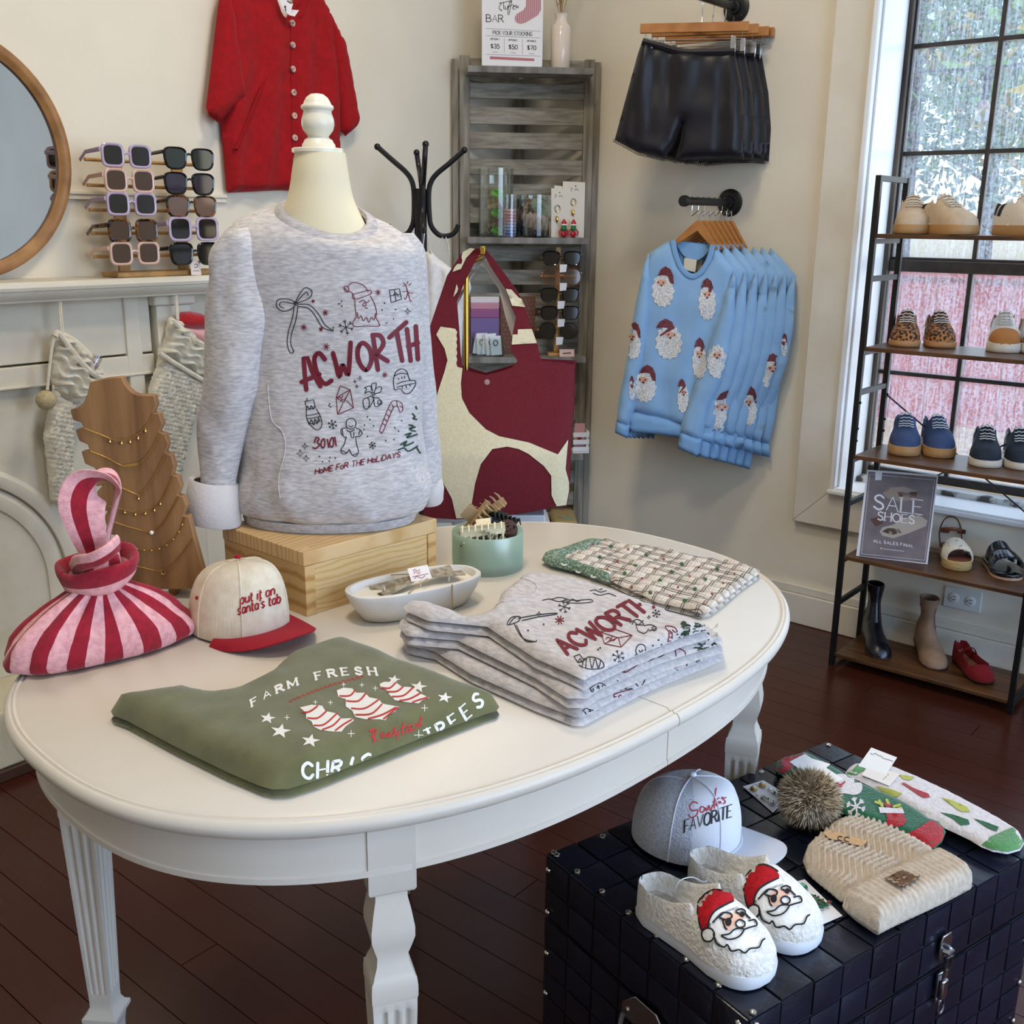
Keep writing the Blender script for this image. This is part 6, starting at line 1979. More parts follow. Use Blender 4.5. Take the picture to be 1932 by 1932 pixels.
decal(s1,'stocking_patch',[('p',zm([(985,565),(1105,570),(1128,620),(1105,650),(1050,655),(970,640),(995,600)],*ZS))],tr1,m_sr,parent=h1,off=0.0014,step=5)
decal(s1,'stocking_cuff',[('p',zm([(935,525),(1100,535),(1112,568),(945,565)],*ZS))],tr1,m_sw,parent=h1,off=0.0018,step=5)
decal(s1,'holly_leaves',strokes(['915,490 960,505','940,480 960,520','990,475 1010,515','1080,510 1040,520','1090,530 1050,545'],*ZS,5),tr1,m_ly,parent=h1,off=0.0018,step=3)
decal(s1,'red_bow',[('p',zm([(965,490),(1000,505),(1035,510),(1010,530),(985,525)],*ZS))],tr1,m_sr,parent=h1,off=0.002,step=4)
SK2 = [(708,275),(735,240),(790,225),(850,240),(940,235),(1030,245),(1200,320),(1380,400),(1620,525),(1850,655),(1905,695),(1932,760),(1905,808),(1820,832),(1720,815),(1640,785),(1560,735),(1400,660),(1250,575),(1060,470),(900,380),(780,320),(722,300)]
s2,h2,tr2 = sock('fuzzy_socks','white fuzzy socks with little trees and green toe',SK2,m_sw,0,0.024)
decal(s2,'green_toe',[('p',zm([(1640,780),(1700,725),(1850,660),(1902,698),(1926,760),(1900,804),(1820,827),(1720,811)],*ZS))],tr2,m_sl,parent=h2,off=0.001,step=5)
decal(s2,'green_top',[('p',zm([(714,275),(738,244),(790,230),(845,245),(855,262),(780,300),(724,296)],*ZS))],tr2,m_sl,parent=h2,off=0.001,step=5)
for nm,pts,mm in (('tree_patch',[(920,375),(1020,400),(1100,430),(1060,450),(1000,445),(960,410)],m_ly),('tree_patch',[(1075,300),(1180,315),(1150,340),(1100,330)],m_ly),('tree_patch',[(1365,455),(1450,480),(1540,520),(1565,555),(1500,555),(1430,505)],m_ly),
     ('red_stocking',[(1090,360),(1110,355),(1180,395),(1275,430),(1290,455),(1240,460),(1180,420),(1120,378)],m_sr),('dark_tree_patch',[(1355,558),(1450,575),(1550,610),(1560,640),(1500,650),(1440,600)],M('dark_green_yarn','3d6b4e',1.0)),('dark_tree_patch',[(1585,600),(1670,625),(1760,660),(1740,690),(1680,665)],M('dark_green_yarn','3d6b4e',1.0))):
 decal(s2,nm,[('p',zm(pts,*ZS))],tr2,mm,parent=h2,off=0.0014,step=4)
def hang_tag(root,q,tree,z,mat=None,lines_=None):
 hs = [hit(tree,1400 + x * .27536,1380 + y * .27536) for x,y in q]
 zt = max(p.z for p in hs) + 0.001
 tgo = card(root,'hang_tag',zm(q,*ZS),zt,mat=mat or M('tag_card','f4f4f2',0.55))
 c = [sum(p[i] for p in q) / 4 for i in (0,1)]
 v = [(q[1][i] - q[0][i]) * .0 + (q[2][i] - q[1][i]) for i in (0,1)]
 if lines_:
  decal(root,'tag_lettering',strokes(lines_,*ZS,1.0),None,M('grey_ink','55555c',0.7),parent=tgo,fn=lambda x,y: Z(x,y,zt + .0009),step=3)
 return tgo
hang_tag(s1,[(350,235),(440,175),(605,225),(560,265)],tr1,0)
hang_tag(s1,[(325,210),(430,155),(690,325),(565,378)],tr1,0,lines_=['~510,330 530,315 545,325 560,305 580,315 600,295','540,325 575,308'])
hang_tag(s2,[(860,240),(1085,290),(1010,376),(820,300)],tr2,0,M('tag_card_cream','efe9e2',0.6),lines_=['965,330 975,320','980,318 990,308','995,300 1005,292'])
hang_tag(s2,[(885,112),(1062,180),(985,300),(797,238)],tr2,0,lines_=['~880,150 900,158 915,150 935,165 955,170 970,185 1000,192 1035,205'])
# === mirror and sunglasses on the mantel
mc = Vector((1.1704,2.70,1.4895))
mr_ = thing('round_mirror','round mirror in an oak frame standing on the mantel shelf','mirror',(mc.x,2.70,1.196))
m_oak = M('oak_frame','b07f48',0.45,col2='8f6233',ns=8,st=(2,2,2),bump=0.08,bs=60)
rings = []
for k in range(72):
 a = 2 * PI * k / 72
 d = Vector((math.cos(a),0,math.sin(a)))
 q = [(0.2935,2.718),(0.2935,2.690),(0.290,2.682),(0.282,2.680),(0.272,2.684),(0.266,2.690),(0.262,2.692),(0.262,2.718)]
 rings.append([Vector((mc.x,y_,mc.z)) + d * r for r,y_ in q])
rings.append(rings[0])
part(mr_,'frame',MB().loft(rings,cap=(False,False)),m_oak,sharp=40)
part(mr_,'glass',MB().lathe([(0.0005,0),(0.2635,0)],(mc.x,2.700,mc.z),axis=(0,-1,0),n=64,cap=(True,False)),M('mirror_glass','c8c6c2',0.02,1.0))
sr = thing('sunglasses_rack','light wooden sunglasses rack with five dowels on the mantel','display rack',(1.62,2.63,1.195))
m_lw = M('light_wood','c79a5e',0.5,col2='b3854a',ns=10,st=(3,3,3))
part(sr,'base',MB().box((1.510,2.592,1.1955),(1.84,2.672,1.2085)),m_lw,bevel=0.002)
DZ = [at(190,y,1,2.632).z for y in (302,350,396,440,484)]
for px_ in (235,347):
 xx = at(px_,500,1,2.64).x
 part(sr,'post',MB().box((xx - 0.016,2.636,1.208),(xx + 0.016,2.648,DZ[0] + 0.02)),m_lw,bevel=0.0015)
for z_ in DZ:
 part(sr,'dowel',MB().tube([(1.470,2.632,z_),(1.845,2.632,z_)],0.0045,n=10),m_lw)
def glasses(name,label,c,ex,fw,w,m_fr,m_ln,style,group,temple=0.11,m_t=None):
 """sunglasses: rims with bridge, two lenses, two temples; w = full width"""
 c,ex,fw = Vector(c),Vector(ex).normalized(),Vector(fw).normalized()
 t = thing(name,label,'sunglasses',c,group=group)
 hw = w * 0.215
 hh = hw * {'square': 0.92,'way': 0.86,'round': 0.95,'cat': .9}[style]
 e = {'square': 4.0,'way': 3.2,'round': 2.2,'cat': 3.4}[style]
 rimw = w * {'square': 0.042,'way': 0.032,'round': 0.018,'cat': .034}[style]
 fr = MB()
 def oval2(cx,a,b,d,n=36):
  out = []
  for k in range(n):
   th = 2 * PI * k / n
   cs_,sn_ = math.cos(th),math.sin(th)
   X = math.copysign(abs(cs_) ** (2 / e),cs_) * a
   Y = math.copysign(abs(sn_) ** (2 / e),sn_) * b
   if style in ('way','cat'):
    X *= 1 + 0.10 * (Y / b)
    if Y > 0:
     Y *= 0.92
   out.append(c + ex * (cx + X) + uz * Y + fw * d)
  return out
 for s_ in (-1,1):
  cx = s_ * w * 0.262
  fr.loft([oval2(cx,hw,hh,0.0),oval2(cx,hw * .99,hh * .99,0.004),oval2(cx,hw - rimw * .4,hh - rimw * .4,0.0055),oval2(cx,hw - rimw,hh - rimw,0.004),oval2(cx,hw - rimw,hh - rimw,0.0),oval2(cx,hw,hh,0.0)],cap=(False,False))
 for dz in ((0.12,) if style != 'way' else (0.25,)):
  fr.tube([c + ex * (-w * .06) + uz * hh * dz + fw * 0.002,c + uz * hh * (dz + .12) + fw * 0.003,c + ex * (w * .06) + uz * hh * dz + fw * .002],rimw * .55,n=8)
 fo = part(t,'frame_front',fr,m_fr,sharp=50)
 for s_ in (-1,1):
  cx = s_ * w * 0.262
  part(t,'lens',MB().loft([oval2(cx,hw - rimw * .9,hh - rimw * .9,0.0012),oval2(cx,hw - rimw * .9,hh - rimw * .9,0.003)]),m_ln,sharp=50)
  a = c + ex * (s_ * w * .485) + uz * hh * .45
  part(t,'temple',MB().tube([a,a - fw * temple * .7 - uz * .002,a - fw * temple - uz * 0.020],[rimw * .8,rimw * .7,rimw * .7],n=8,flat=(1.2,.5),up=uz),m_t or m_fr)
 return t
m_lil = M('lilac_acetate','b9a6bd',0.18,coat=0.3)
m_pnk = M('blush_acetate','d9b3a2',0.18,coat=0.3)
m_bac = M('black_acetate','101012',0.12,coat=0.4)
m_tor = M('tortoise_acetate','1e120a',0.15,col2='8a5a2c',ns=60,lo=.45,hi=.6,coat=.4)
L_dk = M('dark_lens','1a1613',0.05,spec=0.8)
L_br = M('brown_lens','46301f',0.06,spec=.8)
L_gr = M('green_lens','20241a',0.05,spec=.8)
L_pu = M('plum_lens','2a1f2e',0.05,spec=.8)
L_li = M('pale_brown_lens','6b5348',0.06,spec=.8)
GC = [((238,294),m_lil,L_dk,'square','lilac square sunglasses, top left on the mantel rack'),((244,341),m_pnk,L_br,'square','blush pink square sunglasses, second down on the left of the rack'),
  ((248,385),m_lil,L_dk,'square','lilac square sunglasses, middle of the left column on the rack'),((251,435),m_tor,L_br,'square','brown tortoise square sunglasses, fourth down on the left of the rack'),
  ((254,478),m_pnk,L_br,'square','blush pink square sunglasses, bottom left on the mantel rack'),((356,299),m_bac,L_gr,'way','black sunglasses with green lenses, top right on the mantel rack'),
  ((357,346),m_bac,L_pu,'way','black sunglasses with plum lenses, second down on the right of the rack'),((361,389),m_tor,L_li,'way','dark tortoise sunglasses, third down on the right of the rack'),
  ((365,432),m_lil,L_dk,'square','lilac square sunglasses, fourth down on the right beside the sweatshirt'),((368,478),m_bac,L_dk,'cat','black angular sunglasses, bottom right on the mantel rack')]
for (px_,py_),mf,ml,stl,lb in GC:
 c = at(px_,py_,1,2.565)
 w_ = at(px_ + 50,py_,1,2.565).x - at(px_ - 50,py_,1,2.565).x
 glasses('sunglasses',lb,c,(1,0.03,0),(0,-1,0.04),w_,mf,ml,stl,'sunglasses on the mantel rack',temple=0.10)
pt_ = thing('price_tag','small blush price tag hanging from the bottom right sunglasses','price tag',at(370,500,1,2.575))
tq = [at(x,y,1,2.575) for x,y in ((359,492),(377,492),(380,519),(361,519))]
tgp = part(pt_,'card',MB().prism(tq,(0,0.0008,0)),M('blush_card','e3d3cc',0.6))
decal(pt_,'tag_print',[('s',smooth([(366,500),(370,498),(373,501),(370,505),(366,503)],4),1.0),('s',[(364,511),(376,511)],.8)],None,m_ink,parent=tgp,fn=lambda x,y: at(x,y,1,2.5745),step=2)
# === red cardigan
ZRC = (380,0,0.25880)
YC = 2.66
def wallpiece(root,name,pts,yp,th,mat,er,back,step=0.012,nz=0.003,seed=0,hfn=None,raw=False,parent=None):
 q = pts if raw else zm(pts,*ZRC)
 P = [((p := at(x,y,1,yp)).x,p.z) for x,y in q]
 mb = pillow(P,((0,back,0),(1,0,0),(0,0,1),(0,-1,0)),th,er,step,0.3,nz,18,hfn,seed=seed)
 return part(root,name,mb,mat,parent,sharp=180)
m_rc = M('red_wool','a4050f',0.95,col2='93040d',ns=60,bump=0.3,bs=300,sheen=.05)
m_rcr = M('red_wool_rib','96050e',0.95,bump=0.5,bs=60,bst=(6,1,1))
rc = thing('red_cardigan','bright red short sleeved knit cardigan hanging on the wall','cardigan',at(550,330,1,2.70))
fold = lambda x,y: 1 + 0.18 * math.sin(x * 55 + 2 * math.sin(y * 6)) * min(1,max(0,(2.05 - y) * 3))
rb_ = wallpiece(rc,'body',[(235,-150),(560,-230),(590,-60),(640,80),(680,120),(720,80),(745,-60),(780,-200),(905,-80),(985,60),(1030,400),(1065,800),(1080,1100),(1097,1400),(1085,1425),(900,1400),(640,1385),(450,1395),(255,1405),(243,1380),(225,1150),(205,880),(190,500),(200,200)],YC,0.042,m_rc,0.03,2.715,nz=0.006,hfn=fold)
wallpiece(rc,'sleeve',[(235,-150),(190,0),(160,250),(125,550),(97,775),(118,835),(195,898),(240,830),(320,735),(375,690),(365,600),(330,400),(300,150)],YC - 0.02,0.045,m_rc,0.03,2.695,seed=3)
wallpiece(rc,'sleeve_opening',[(118,815),(150,790),(330,712),(325,730),(240,820),(195,885)],YC - 0.045,0.012,M('red_wool_inside','7d040c',1.0),0.01,2.655,step=.006,nz=0)
wallpiece(rc,'sleeve',[(900,-80),(1000,90),(1105,300),(1150,520),(1190,760),(1208,860),(1196,920),(1115,990),(1078,940),(1050,750),(1015,450),(985,150)],YC - 0.01,0.040,m_rc,0.03,2.705,seed=5)
trc = bvh([rb_])
plk = decal(rc,'button_placket',[('s',zm(zs('~672,130 675,500 682,800 690,1100 698,1390'),*ZRC),13)],trc,m_rcr,off=0.002,step=6)
part(rc,'neck_band',MB().tube([hit(trc,*p) for p in zm(zs('~570,-80 600,10 645,88 690,118 730,70 765,-60'),*ZRC)],0.010,n=8,flat=(.6,1.3)),m_rcr)
for (x,y) in ((658,170),(660,330),(662,505),(668,675),(673,845),(676,1005),(680,1170)):
 p = hit(trc,*zm([(x,y)],*ZRC)[0]) + Vector((0,-.004,0))
 bt_ = part(rc,'button',MB().lathe([(0.0095,-0.003),(0.0095,0.002),(0.0075,0.0035),(0.006,0.0025),(0.0005,0.0025)],p,axis=(0,-1,0),n=20),M('pearly_button','cfae9e',0.3,col2='7a5048',ns=60,lo=.5,hi=.7))
 part(rc,'button_thread',MB().ball(p + Vector((0,-0.003,0)),0.0018,8,5),m_rc,parent=bt_)
tgc = [at(x,y,1,2.645) for x,y in zm([(560,-20),(610,-10),(668,30),(655,70),(712,75),(680,120),(640,110),(590,60)],*ZRC)]
part(rc,'neck_label',MB().prism(tgc,(0,0.001,0)),M('white_label','efe6e6',0.6))
decal(rc,'label_print',[('s',zm(p,*ZRC),1.8) for p in ([(610,40),(616,82)],[(602,52),(618,48)],[(625,5),(655,25)],[(662,82),(664,86)])],None,m_ink,fn=lambda x,y: at(x,y,1,2.644),step=3)
# === stockings under the mantel
Z6 = (0,500,0.25880)
m_cab = M('cream_cable_knit','e8dfcb',1.0,col2='d8cdb4',ns=60,bump=0.6,bs=120,sheen=.3)
bob = lambda x,y: 1 + 0.34 * math.sin(x * 330 + y * 165) * math.sin(x * 165 - y * 330 + 1)
cab2 = lambda x,y: 1 + 0.26 * math.sin((x * .7 + y) * 210 + 2.2 * math.sin((x - y) * 75))
YS = 2.585
def sk(root,name,pts,th,er,back,hfn=None,step=0.008,mat=None,seed=0):
 return wallpiece(root,name,zm(pts,*Z6),YS,th,mat or m_cab,er,back,step,0.001,seed,hfn,raw=True)
k1 = thing('christmas_stocking','cream knit stocking with a pompom hanging left under the mantel','stocking',at(120,640,1,YS),group='knit stockings under the mantel')
sk(k1,'leg',[(395,860),(450,950),(560,1010),(560,1100),(545,1200),(540,1450),(560,1600),(525,1715),(440,1770),(385,1720),(362,1500),(335,1250),(360,1100),(400,1000)],0.045,0.03,2.612,bob,step=.006)
sk(k1,'cuff',[(383,560),(400,508),(440,495),(520,530),(620,620),(690,710),(748,790),(745,825),(650,950),(560,1020),(450,960),(388,860)],0.056,0.022,2.614,cab2,step=.006,seed=2)
part(k1,'cuff_rim',MB().tube([at(x,y,1,YS - .032) for x,y in smooth(zm([(400,520),(430,500),(520,620),(640,760),(740,822)],*Z6),6)],0.008,n=8),m_cab)
part(k1,'cuff_rim',MB().tube([at(x,y,1,YS - .005) for x,y in smooth(zm([(430,500),(520,535),(620,622),(700,725),(748,800)],*Z6),6)],0.007,n=8),m_cab)
part(k1,'hanging_cord',MB().tube([at(x,y,1,YS - .01) for x,y in zm([(428,255),(436,380),(448,510)],*Z6)],0.003,n=6).tube([at(x,y,1,YS - .012) for x,y in zm([(438,255),(450,380),(462,520)],*Z6)],0.003,n=6),m_cab)
part(k1,'pompom_cord',MB().tube([at(x,y,1,YS - .03) for x,y in smooth(zm([(415,515),(385,570),(362,740),(345,910)],*Z6),6)],0.004,n=6),m_cab)
pp = at(*zm([(335,985)],*Z6)[0],1,YS - .03)
part(k1,'pompom',MB().ball(pp,0.0245,16,12),M('beige_pompom','cdbb93',1.0,col2='b8a67e',ns=120,bump=1.0,bs=180,bdist=.004))
tb_ = thing('hair_tie_tube','clear tube of pink coil hair ties tucked in the left stocking','hair ties',at(172,690,1,YS - .012))
a_,b_ = at(*zm([(655,775)],*Z6)[0],1,YS - .012),at(*zm([(715,665)],*Z6)[0],1,YS - .012)
dd = (b_ - a_).normalized()
part(tb_,'tube',MB().lathe([(0.013,0),(0.013,(b_ - a_).length),(0.0118,(b_ - a_).length),(0.0118,0.001)],a_,axis=dd,n=20,cap=(True,False)),thin_glass('clear_tube',(.95,.94,.95,1),.12))
for k in range(5):
 q0_ = a_ + dd * (0.004 + 0.0052 * k)
 o1 = dd.orthogonal().normalized()
 part(tb_,'coil_tie',MB().tube([q0_ + o1 * (.0085 * math.cos(t)) + dd.cross(o1) * (.0085 * math.sin(t)) for t in [2 * PI * i / 14 for i in range(14)]],0.0025,n=6,closed=True),M('pink_coil','caa0b0',0.35))
k2 = thing('christmas_stocking','cream knit stocking stuffed with red and pink socks beside the sweatshirt','stocking',at(335,640,1,YS),group='knit stockings under the mantel')
sk(k2,'leg',[(1170,660),(1300,720),(1485,840),(1500,900),(1420,1100),(1370,1300),(1330,1480),(1300,1560),(1240,1600),(1150,1500),(1090,1250),(1085,1000),(1100,900),(1150,760)],0.05,0.03,2.612,bob,step=.006)
sk(k2,'cuff',[(1160,640),(1170,615),(1215,555),(1235,430),(1262,378),(1290,395),(1400,500),(1520,600),(1560,640),(1530,870),(1480,852),(1320,750)],0.06,0.022,2.614,cab2,step=.006,seed=4)
part(k2,'cuff_rim',MB().tube([at(x,y,1,YS - .03) for x,y in smooth(zm([(1240,430),(1250,400),(1340,480),(1440,560),(1520,600)],*Z6),6)],0.008,n=8),m_cab)
part(k2,'cuff_rim',MB().tube([at(x,y,1,YS - .03) for x,y in smooth(zm([(1160,640),(1250,700),(1380,780),(1490,845)],*Z6),6)],0.007,n=8),m_cab)
part(k2,'hanging_cord',MB().tube([at(x,y,1,YS - .012) for x,y in zm([(1278,212),(1284,300),(1290,395)],*Z6)],0.003,n=6).tube([at(x,y,1,YS - .012) for x,y in zm([(1288,212),(1294,300),(1300,400)],*Z6)],0.003,n=6),m_cab)
k3 = thing('rolled_socks','red and pink fuzzy socks poking out of the right stocking','socks',at(362,605,1,YS))
sk(k3,'red_toe',[(1285,430),(1300,380),(1330,345),(1390,338),(1480,355),(1540,385),(1545,460),(1400,470),(1300,450)],0.045,0.025,2.605,mat=m_sr)
sk(k3,'pink_leg',[(1295,445),(1400,455),(1545,450),(1545,590),(1480,575),(1400,530),(1330,480)],0.040,0.02,2.603,mat=M('pink_fuzzy_yarn','e0a9a9',1.0,bump=.8,bs=220),seed=3)
# === coat tree and the white cotton top
HC = 3.487
ct = V(797,700,HC)
co = thing('coat_tree','black metal coat tree with curved hooks in front of the corner','coat rack',(ct.x,ct.y,0))
m_bm = M('satin_black_metal','17181a',0.35)
zt_ = V(797,356,HC).z
part(co,'pole',MB().tube([(ct.x,ct.y,0.03),(ct.x,ct.y,zt_)],0.020,n=16),m_bm)
part(co,'base',MB().lathe([(0.17,0),(0.17,0.012),(0.03,0.03),(0.02,0.05)],(ct.x,ct.y,0),n=32),m_bm)
for pl,dh in (([(712,277),(740,302),(765,324),(777,342),(781,365),(781,405),(778,425),(768,441),(752,445),(738,436),(732,424)],0.0),([(876,283),(848,308),(824,328),(813,344),(809,365),(810,405),(814,427),(828,443),(845,445),(858,438),(865,424)],0.0),
    ([(786,288),(790,315),(794,340),(796,365),(797,400),(796,425),(792,440)],0.10),([(803,272),(801,305),(799,340),(798,365),(797,400),(798,425),(800,440)],-0.10)):
 n_ = len(pl)
 pts = []
 for i,(x,y) in enumerate(pl):
  k = 1 if y < 330 else (0.3 if y < 345 else (0.25 if y < 415 else 0.7))
  pts.append(V(x,y,HC + (dh * k)))
 pa = smooth([tuple(p) for p in pts],5)
 am = part(co,'hook_arm',MB().tube(pa,0.0082,n=10),m_bm)
 part(co,'ball_tip',MB().ball(pa[0],0.0105,12,8),m_bm,parent=am)
for y in (370,407):
 p = V(797,y,HC)
 part(co,'screw',MB().ball(p - FH * 0.02,0.004,8,6),m_nail)
wt = thing('cotton_camisole','white cotton top with thin straps hanging from the coat tree','top',V(830,620,HC - .07))
m_cot = M('white_gauze_cotton','e9e6e2',0.9,col2='dcd8d4',ns=60,bump=0.4,bs=260)
def vpiece(root,name,pts,h,th,mat,er,step=0.012,nz=0.003,seed=0,hfn=None,parent=None):
 """soft slab standing in the vertical plane at horizontal distance h, facing the camera"""
 P = []
 o = Vector((FH.x * h,FH.y * h,0))
 for x,y in pts:
  p = V(x,y,h)
  P.append(((p - o).dot(_r),p.z))
 mb = pillow(P,(o + FH * th,_r,uz,-FH),th,er,step,0.3,nz,20,hfn,seed=seed)
 return part(root,name,mb,mat,parent,sharp=180)
Z78 = (780,400,0.31056)
vpiece(wt,'body',[(799,476),(812,474),(826,488),(842,500),(858,512),(886,530),(889,545),(874,582),(870,680),(800,690),(797,560)],HC - .09,0.035,m_cot,0.02,hfn=lambda x,y: 1 + .2 * math.sin(x * 140))
for q in ([(835,447),(832,462),(829,480)],[(841,447),(846,462),(848,482)],[(801,440),(799,458),(798,478)],[(806,440),(810,458),(813,478)]):
 part(wt,'strap',MB().tube([V(x,y,HC - .075) for x,y in q],0.006,n=8,flat=(1,.3),up=-FH),m_cot)
# === tote bag on a brass stand
HT = 2.26
m_bur_ = M('burgundy_knit','6d0b1c',0.85,col2='620918',ns=160,bump=0.4,bs=420,sheen=.15)
m_crm = M('cream_knit','e5d9b6',0.85,col2='dccfaa',ns=160,bump=0.4,bs=420,sheen=.15)
m_lin = M('pale_lining','c9beb4',0.8)
to = thing('tote_bag','burgundy and cream patterned knit tote bag behind the table','bag',V(920,960,HT + .06))
FP = [(60,800),(95,715),(140,742),(205,600),(265,545),(278,700),(288,860),(300,950),(340,967),(440,992),(520,972),(600,945),(632,905),(590,840),(598,760),(622,640),(680,580),(720,710),(752,805),(778,905),(870,912),(975,925),(968,1150),(958,1300),(945,1500),(942,1690),(925,1782),(860,1792),(600,1838),(260,1865),(60,1850)]
LS = [(95,715),(130,610),(205,385),(300,240),(345,218),(410,222),(432,235),(432,262),(398,262),(340,370),(310,430),(265,545),(205,600),(140,742)]
RS = [(410,222),(440,226),(500,300),(630,475),(680,580),(622,640),(598,585),(560,470),(470,335),(432,262)]
def sheet(pts,hf,th,step=7.0,zc=Z78):
 vv,ff,q = fill(zm(pts,*zc),step)
 mb = MB().add([V(x,y,hf(x,y)) for x,y in vv],ff)
 return mb.solid(th)
def hfront(x,y):
 k = min(1,max(0,(y - 560) / 300))
 return HT + 0.05 - 0.05 * k - 0.018 * math.sin(min(1,max(0,(x - 810) / 260)) * PI) * k + 0.03 * max(0,(x - 1045) / 40) ** 2 * k
fpn = part(to,'front_panel',sheet(FP,hfront,0.004),m_bur_,sharp=60)
lst = part(to,'handle_strap',sheet(LS,hfront,0.004,5),m_bur_,sharp=60)
rst = part(to,'handle_strap',sheet(RS,hfront,0.004,5),m_bur_,sharp=60)
BP = [(x + 14,y - 10) for x,y in FP]
part(to,'back_panel',sheet([(60,800),(120,735),(300,930),(440,975),(610,925),(778,890),(985,900),(978,1150),(955,1500),(950,1690),(935,1760),(600,1810),(260,1840),(60,1830)],lambda x,y: HT + 0.105 + 0 * x,0.004),m_bur_,sharp=60)
part(to,'back_strap',sheet([(150,735),(215,600),(330,420),(420,300),(440,280),(520,390),(590,520),(640,660),(600,760),(560,640),(520,470),(440,345),(400,320),(330,440),(270,560),(230,680)],lambda x,y: HT + 0.07,0.004,5),m_lin,sharp=60)
gs_ = []
for x,y in smooth(zm([(975,925),(968,1150),(958,1300),(945,1500),(942,1690),(925,1782),(860,1792),(600,1838),(260,1865),(60,1850)],*Z78),4):
 gs_.append([V(x,y,hfront(x,y)),V(x,y,hfront(x,y)).lerp(V(x + 1,y - 3,HT + .105),.5),V(x + 1,y - 3,HT + 0.105)])
part(to,'gusset',MB().loft(gs_,closed=False),m_bur_,sharp=60)
tto = bvh([fpn,lst,rst])
for nm,q in (('cream_patch',[(345,219),(300,242),(250,310),(213,372),(290,345),(320,280),(375,222)]),('cream_patch',[(263,437),(310,432),(275,530),(236,542)]),('cream_patch',[(561,466),(632,476),(679,578),(600,570)]),('cream_patch',[(606,714),(719,711),(750,797),(597,806)]),
    ('cream_patch',[(140,745),(165,697),(283,714),(290,860),(299,950),(289,1040),(295,1130),(340,1220),(440,1320),(520,1362),(700,1400),(875,1472),(936,1382),(920,1560),(941,1640),(941,1690),(924,1780),(868,1786),(838,1720),(836,1600),(790,1540),(700,1470),(640,1440),(570,1425),(480,1440),(410,1530),(375,1650),(357,1760),(348,1856),(262,1860),(235,1740),(175,1630),(110,1560),(62,1540),(62,1300),(120,1200),(160,1060),(190,970),(208,900),(190,830)])):
 decal(to,nm,[('p',zm(q,*Z78))],tto,m_crm,off=0.0025,step=5,jump=.06,label='cream coloured knit shape')
sb_ = hit(tto,*zm([(447,1033)],*Z78)[0])
part(to,'snap_button',MB().lathe([(0.0062,0),(0.0058,0.0015),(0.0005,0.002)],sb_ - FH * 0.001,axis=-FH,n=16),M('snap_pink_metal','caa3a0',0.4,.6))
bs2 = V(880,900,HT + .055)
zb_ = min(p.z for p in GEO[fpn.name][0])
br_st = thing('bag_stand','brass bag display stand rising through the tote handles','display stand',(bs2.x,bs2.y,zb_ - .003))
m_brass = M('polished_brass','d0a84a',0.22,1.0)
ztp = V(880,500,HT + .055).z
part(br_st,'rod',MB().tube([(bs2.x,bs2.y,zb_),(bs2.x,bs2.y,ztp)],0.0055,n=14),m_brass)
part(br_st,'base_plate',MB().lathe([(0.035,0),(0.035,0.004),(0.033,0.006),(0.01,0.007)],(bs2.x,bs2.y,zb_ - .003),n=28),m_brass)
ap = V(910,484,HT + .055)
part(br_st,'top_arm',MB().tube([(bs2.x,bs2.y,ztp - .002),tuple(Vector((bs2.x,bs2.y,ztp)).lerp(ap,.5)),tuple(ap)],0.005,n=12),m_brass)
cl = hit(tto,910,476)
part(br_st,'clip',MB().obox(V(906,480,HT + .02),_r * 0.010,uz * 0.016,FH * 0.05),m_brass,bevel=0.001)
ptb = thing('bag_pedestal','plain white pedestal under the tote bag behind the table','pedestal',(V(930,980,HT + .07).x,V(930,980,HT + .07).y,0))
pc_ = V(930,980,HT + .10)
part(ptb,'top',MB().obox(Vector((pc_.x,pc_.y,zb_ - .024)) - _r * .14 - FH * .06,_r * .26,FH * .10,uz * .02),m_white,bevel=.003)
part(ptb,'column',MB().obox(Vector((pc_.x,pc_.y,0)) - _r * .09 - FH * .04,_r * .18,FH * .07,uz * (zb_ - .024)),m_white,bevel=.003)
# === things on the corner shelf
SP0 = SA + SO
def S(x,y,d):
 """pixel on the vertical plane d in front of the shelf face"""
 dr = ray(x,y)
 p0 = SP0 + sn * d
 return CAM + dr * ((p0 - CAM).dot(sn) / dr.dot(sn))
Z3 = (820,0,0.2381)
# sign
sg = thing('stocking_bar_sign','white price sign with a striped stocking standing on the corner shelf','sign',S(966,124,.10))
q = [S(909,122,.10),S(1023,127.5,.10),S(1026,-55,.10),S(909.5,-62,.10)]
for p in q[:2]:
 p.z = 1.8585
sgc = part(sg,'acrylic_sheet',MB().prism(q,-sn * 0.004),M('sign_card','ece9e6',0.3,coat=.4),bevel=0.0005)
SF = lambda x,y: S(x,y,.1008)
m_dk = M('charcoal_ink','3a3638',0.7)
it = strokes(['~520,18 528,30 515,48 512,68 535,85 520,78','~545,15 548,60 552,75','510,28 605,5','~560,48 562,72 575,70 582,45 584,72','~600,5 585,60 580,120','~598,20 612,5 600,60 590,118','590,50 625,35','~618,60 640,45 625,48 620,70 640,72','~648,38 646,68','~648,50 660,62 662,45'],*Z3,1.2)
decal(sg,'script_word',it,None,m_dk,parent=sgc,fn=SF,step=3)
decal(sg,'bar_word',letters('BAR',zm([(410,172)],*Z3)[0],(14,.35),(-.3,-13.5),1.5,fit=2.3,serif=.1,thin=.5),None,m_dk,parent=sgc,fn=SF,step=3)
decal(sg,'heading',letters('PICK YOUR STOCKING',zm([(462,272)],*Z3)[0],(7,.28),(-.1,-7),.9,fit=10.6,serif=.1),None,m_dk,parent=sgc,fn=SF,step=3)
it = strokes(['408,224 838,248','408,282 838,300','408,430 838,445','552,305 552,420','697,312 697,428'],*Z3,.7)
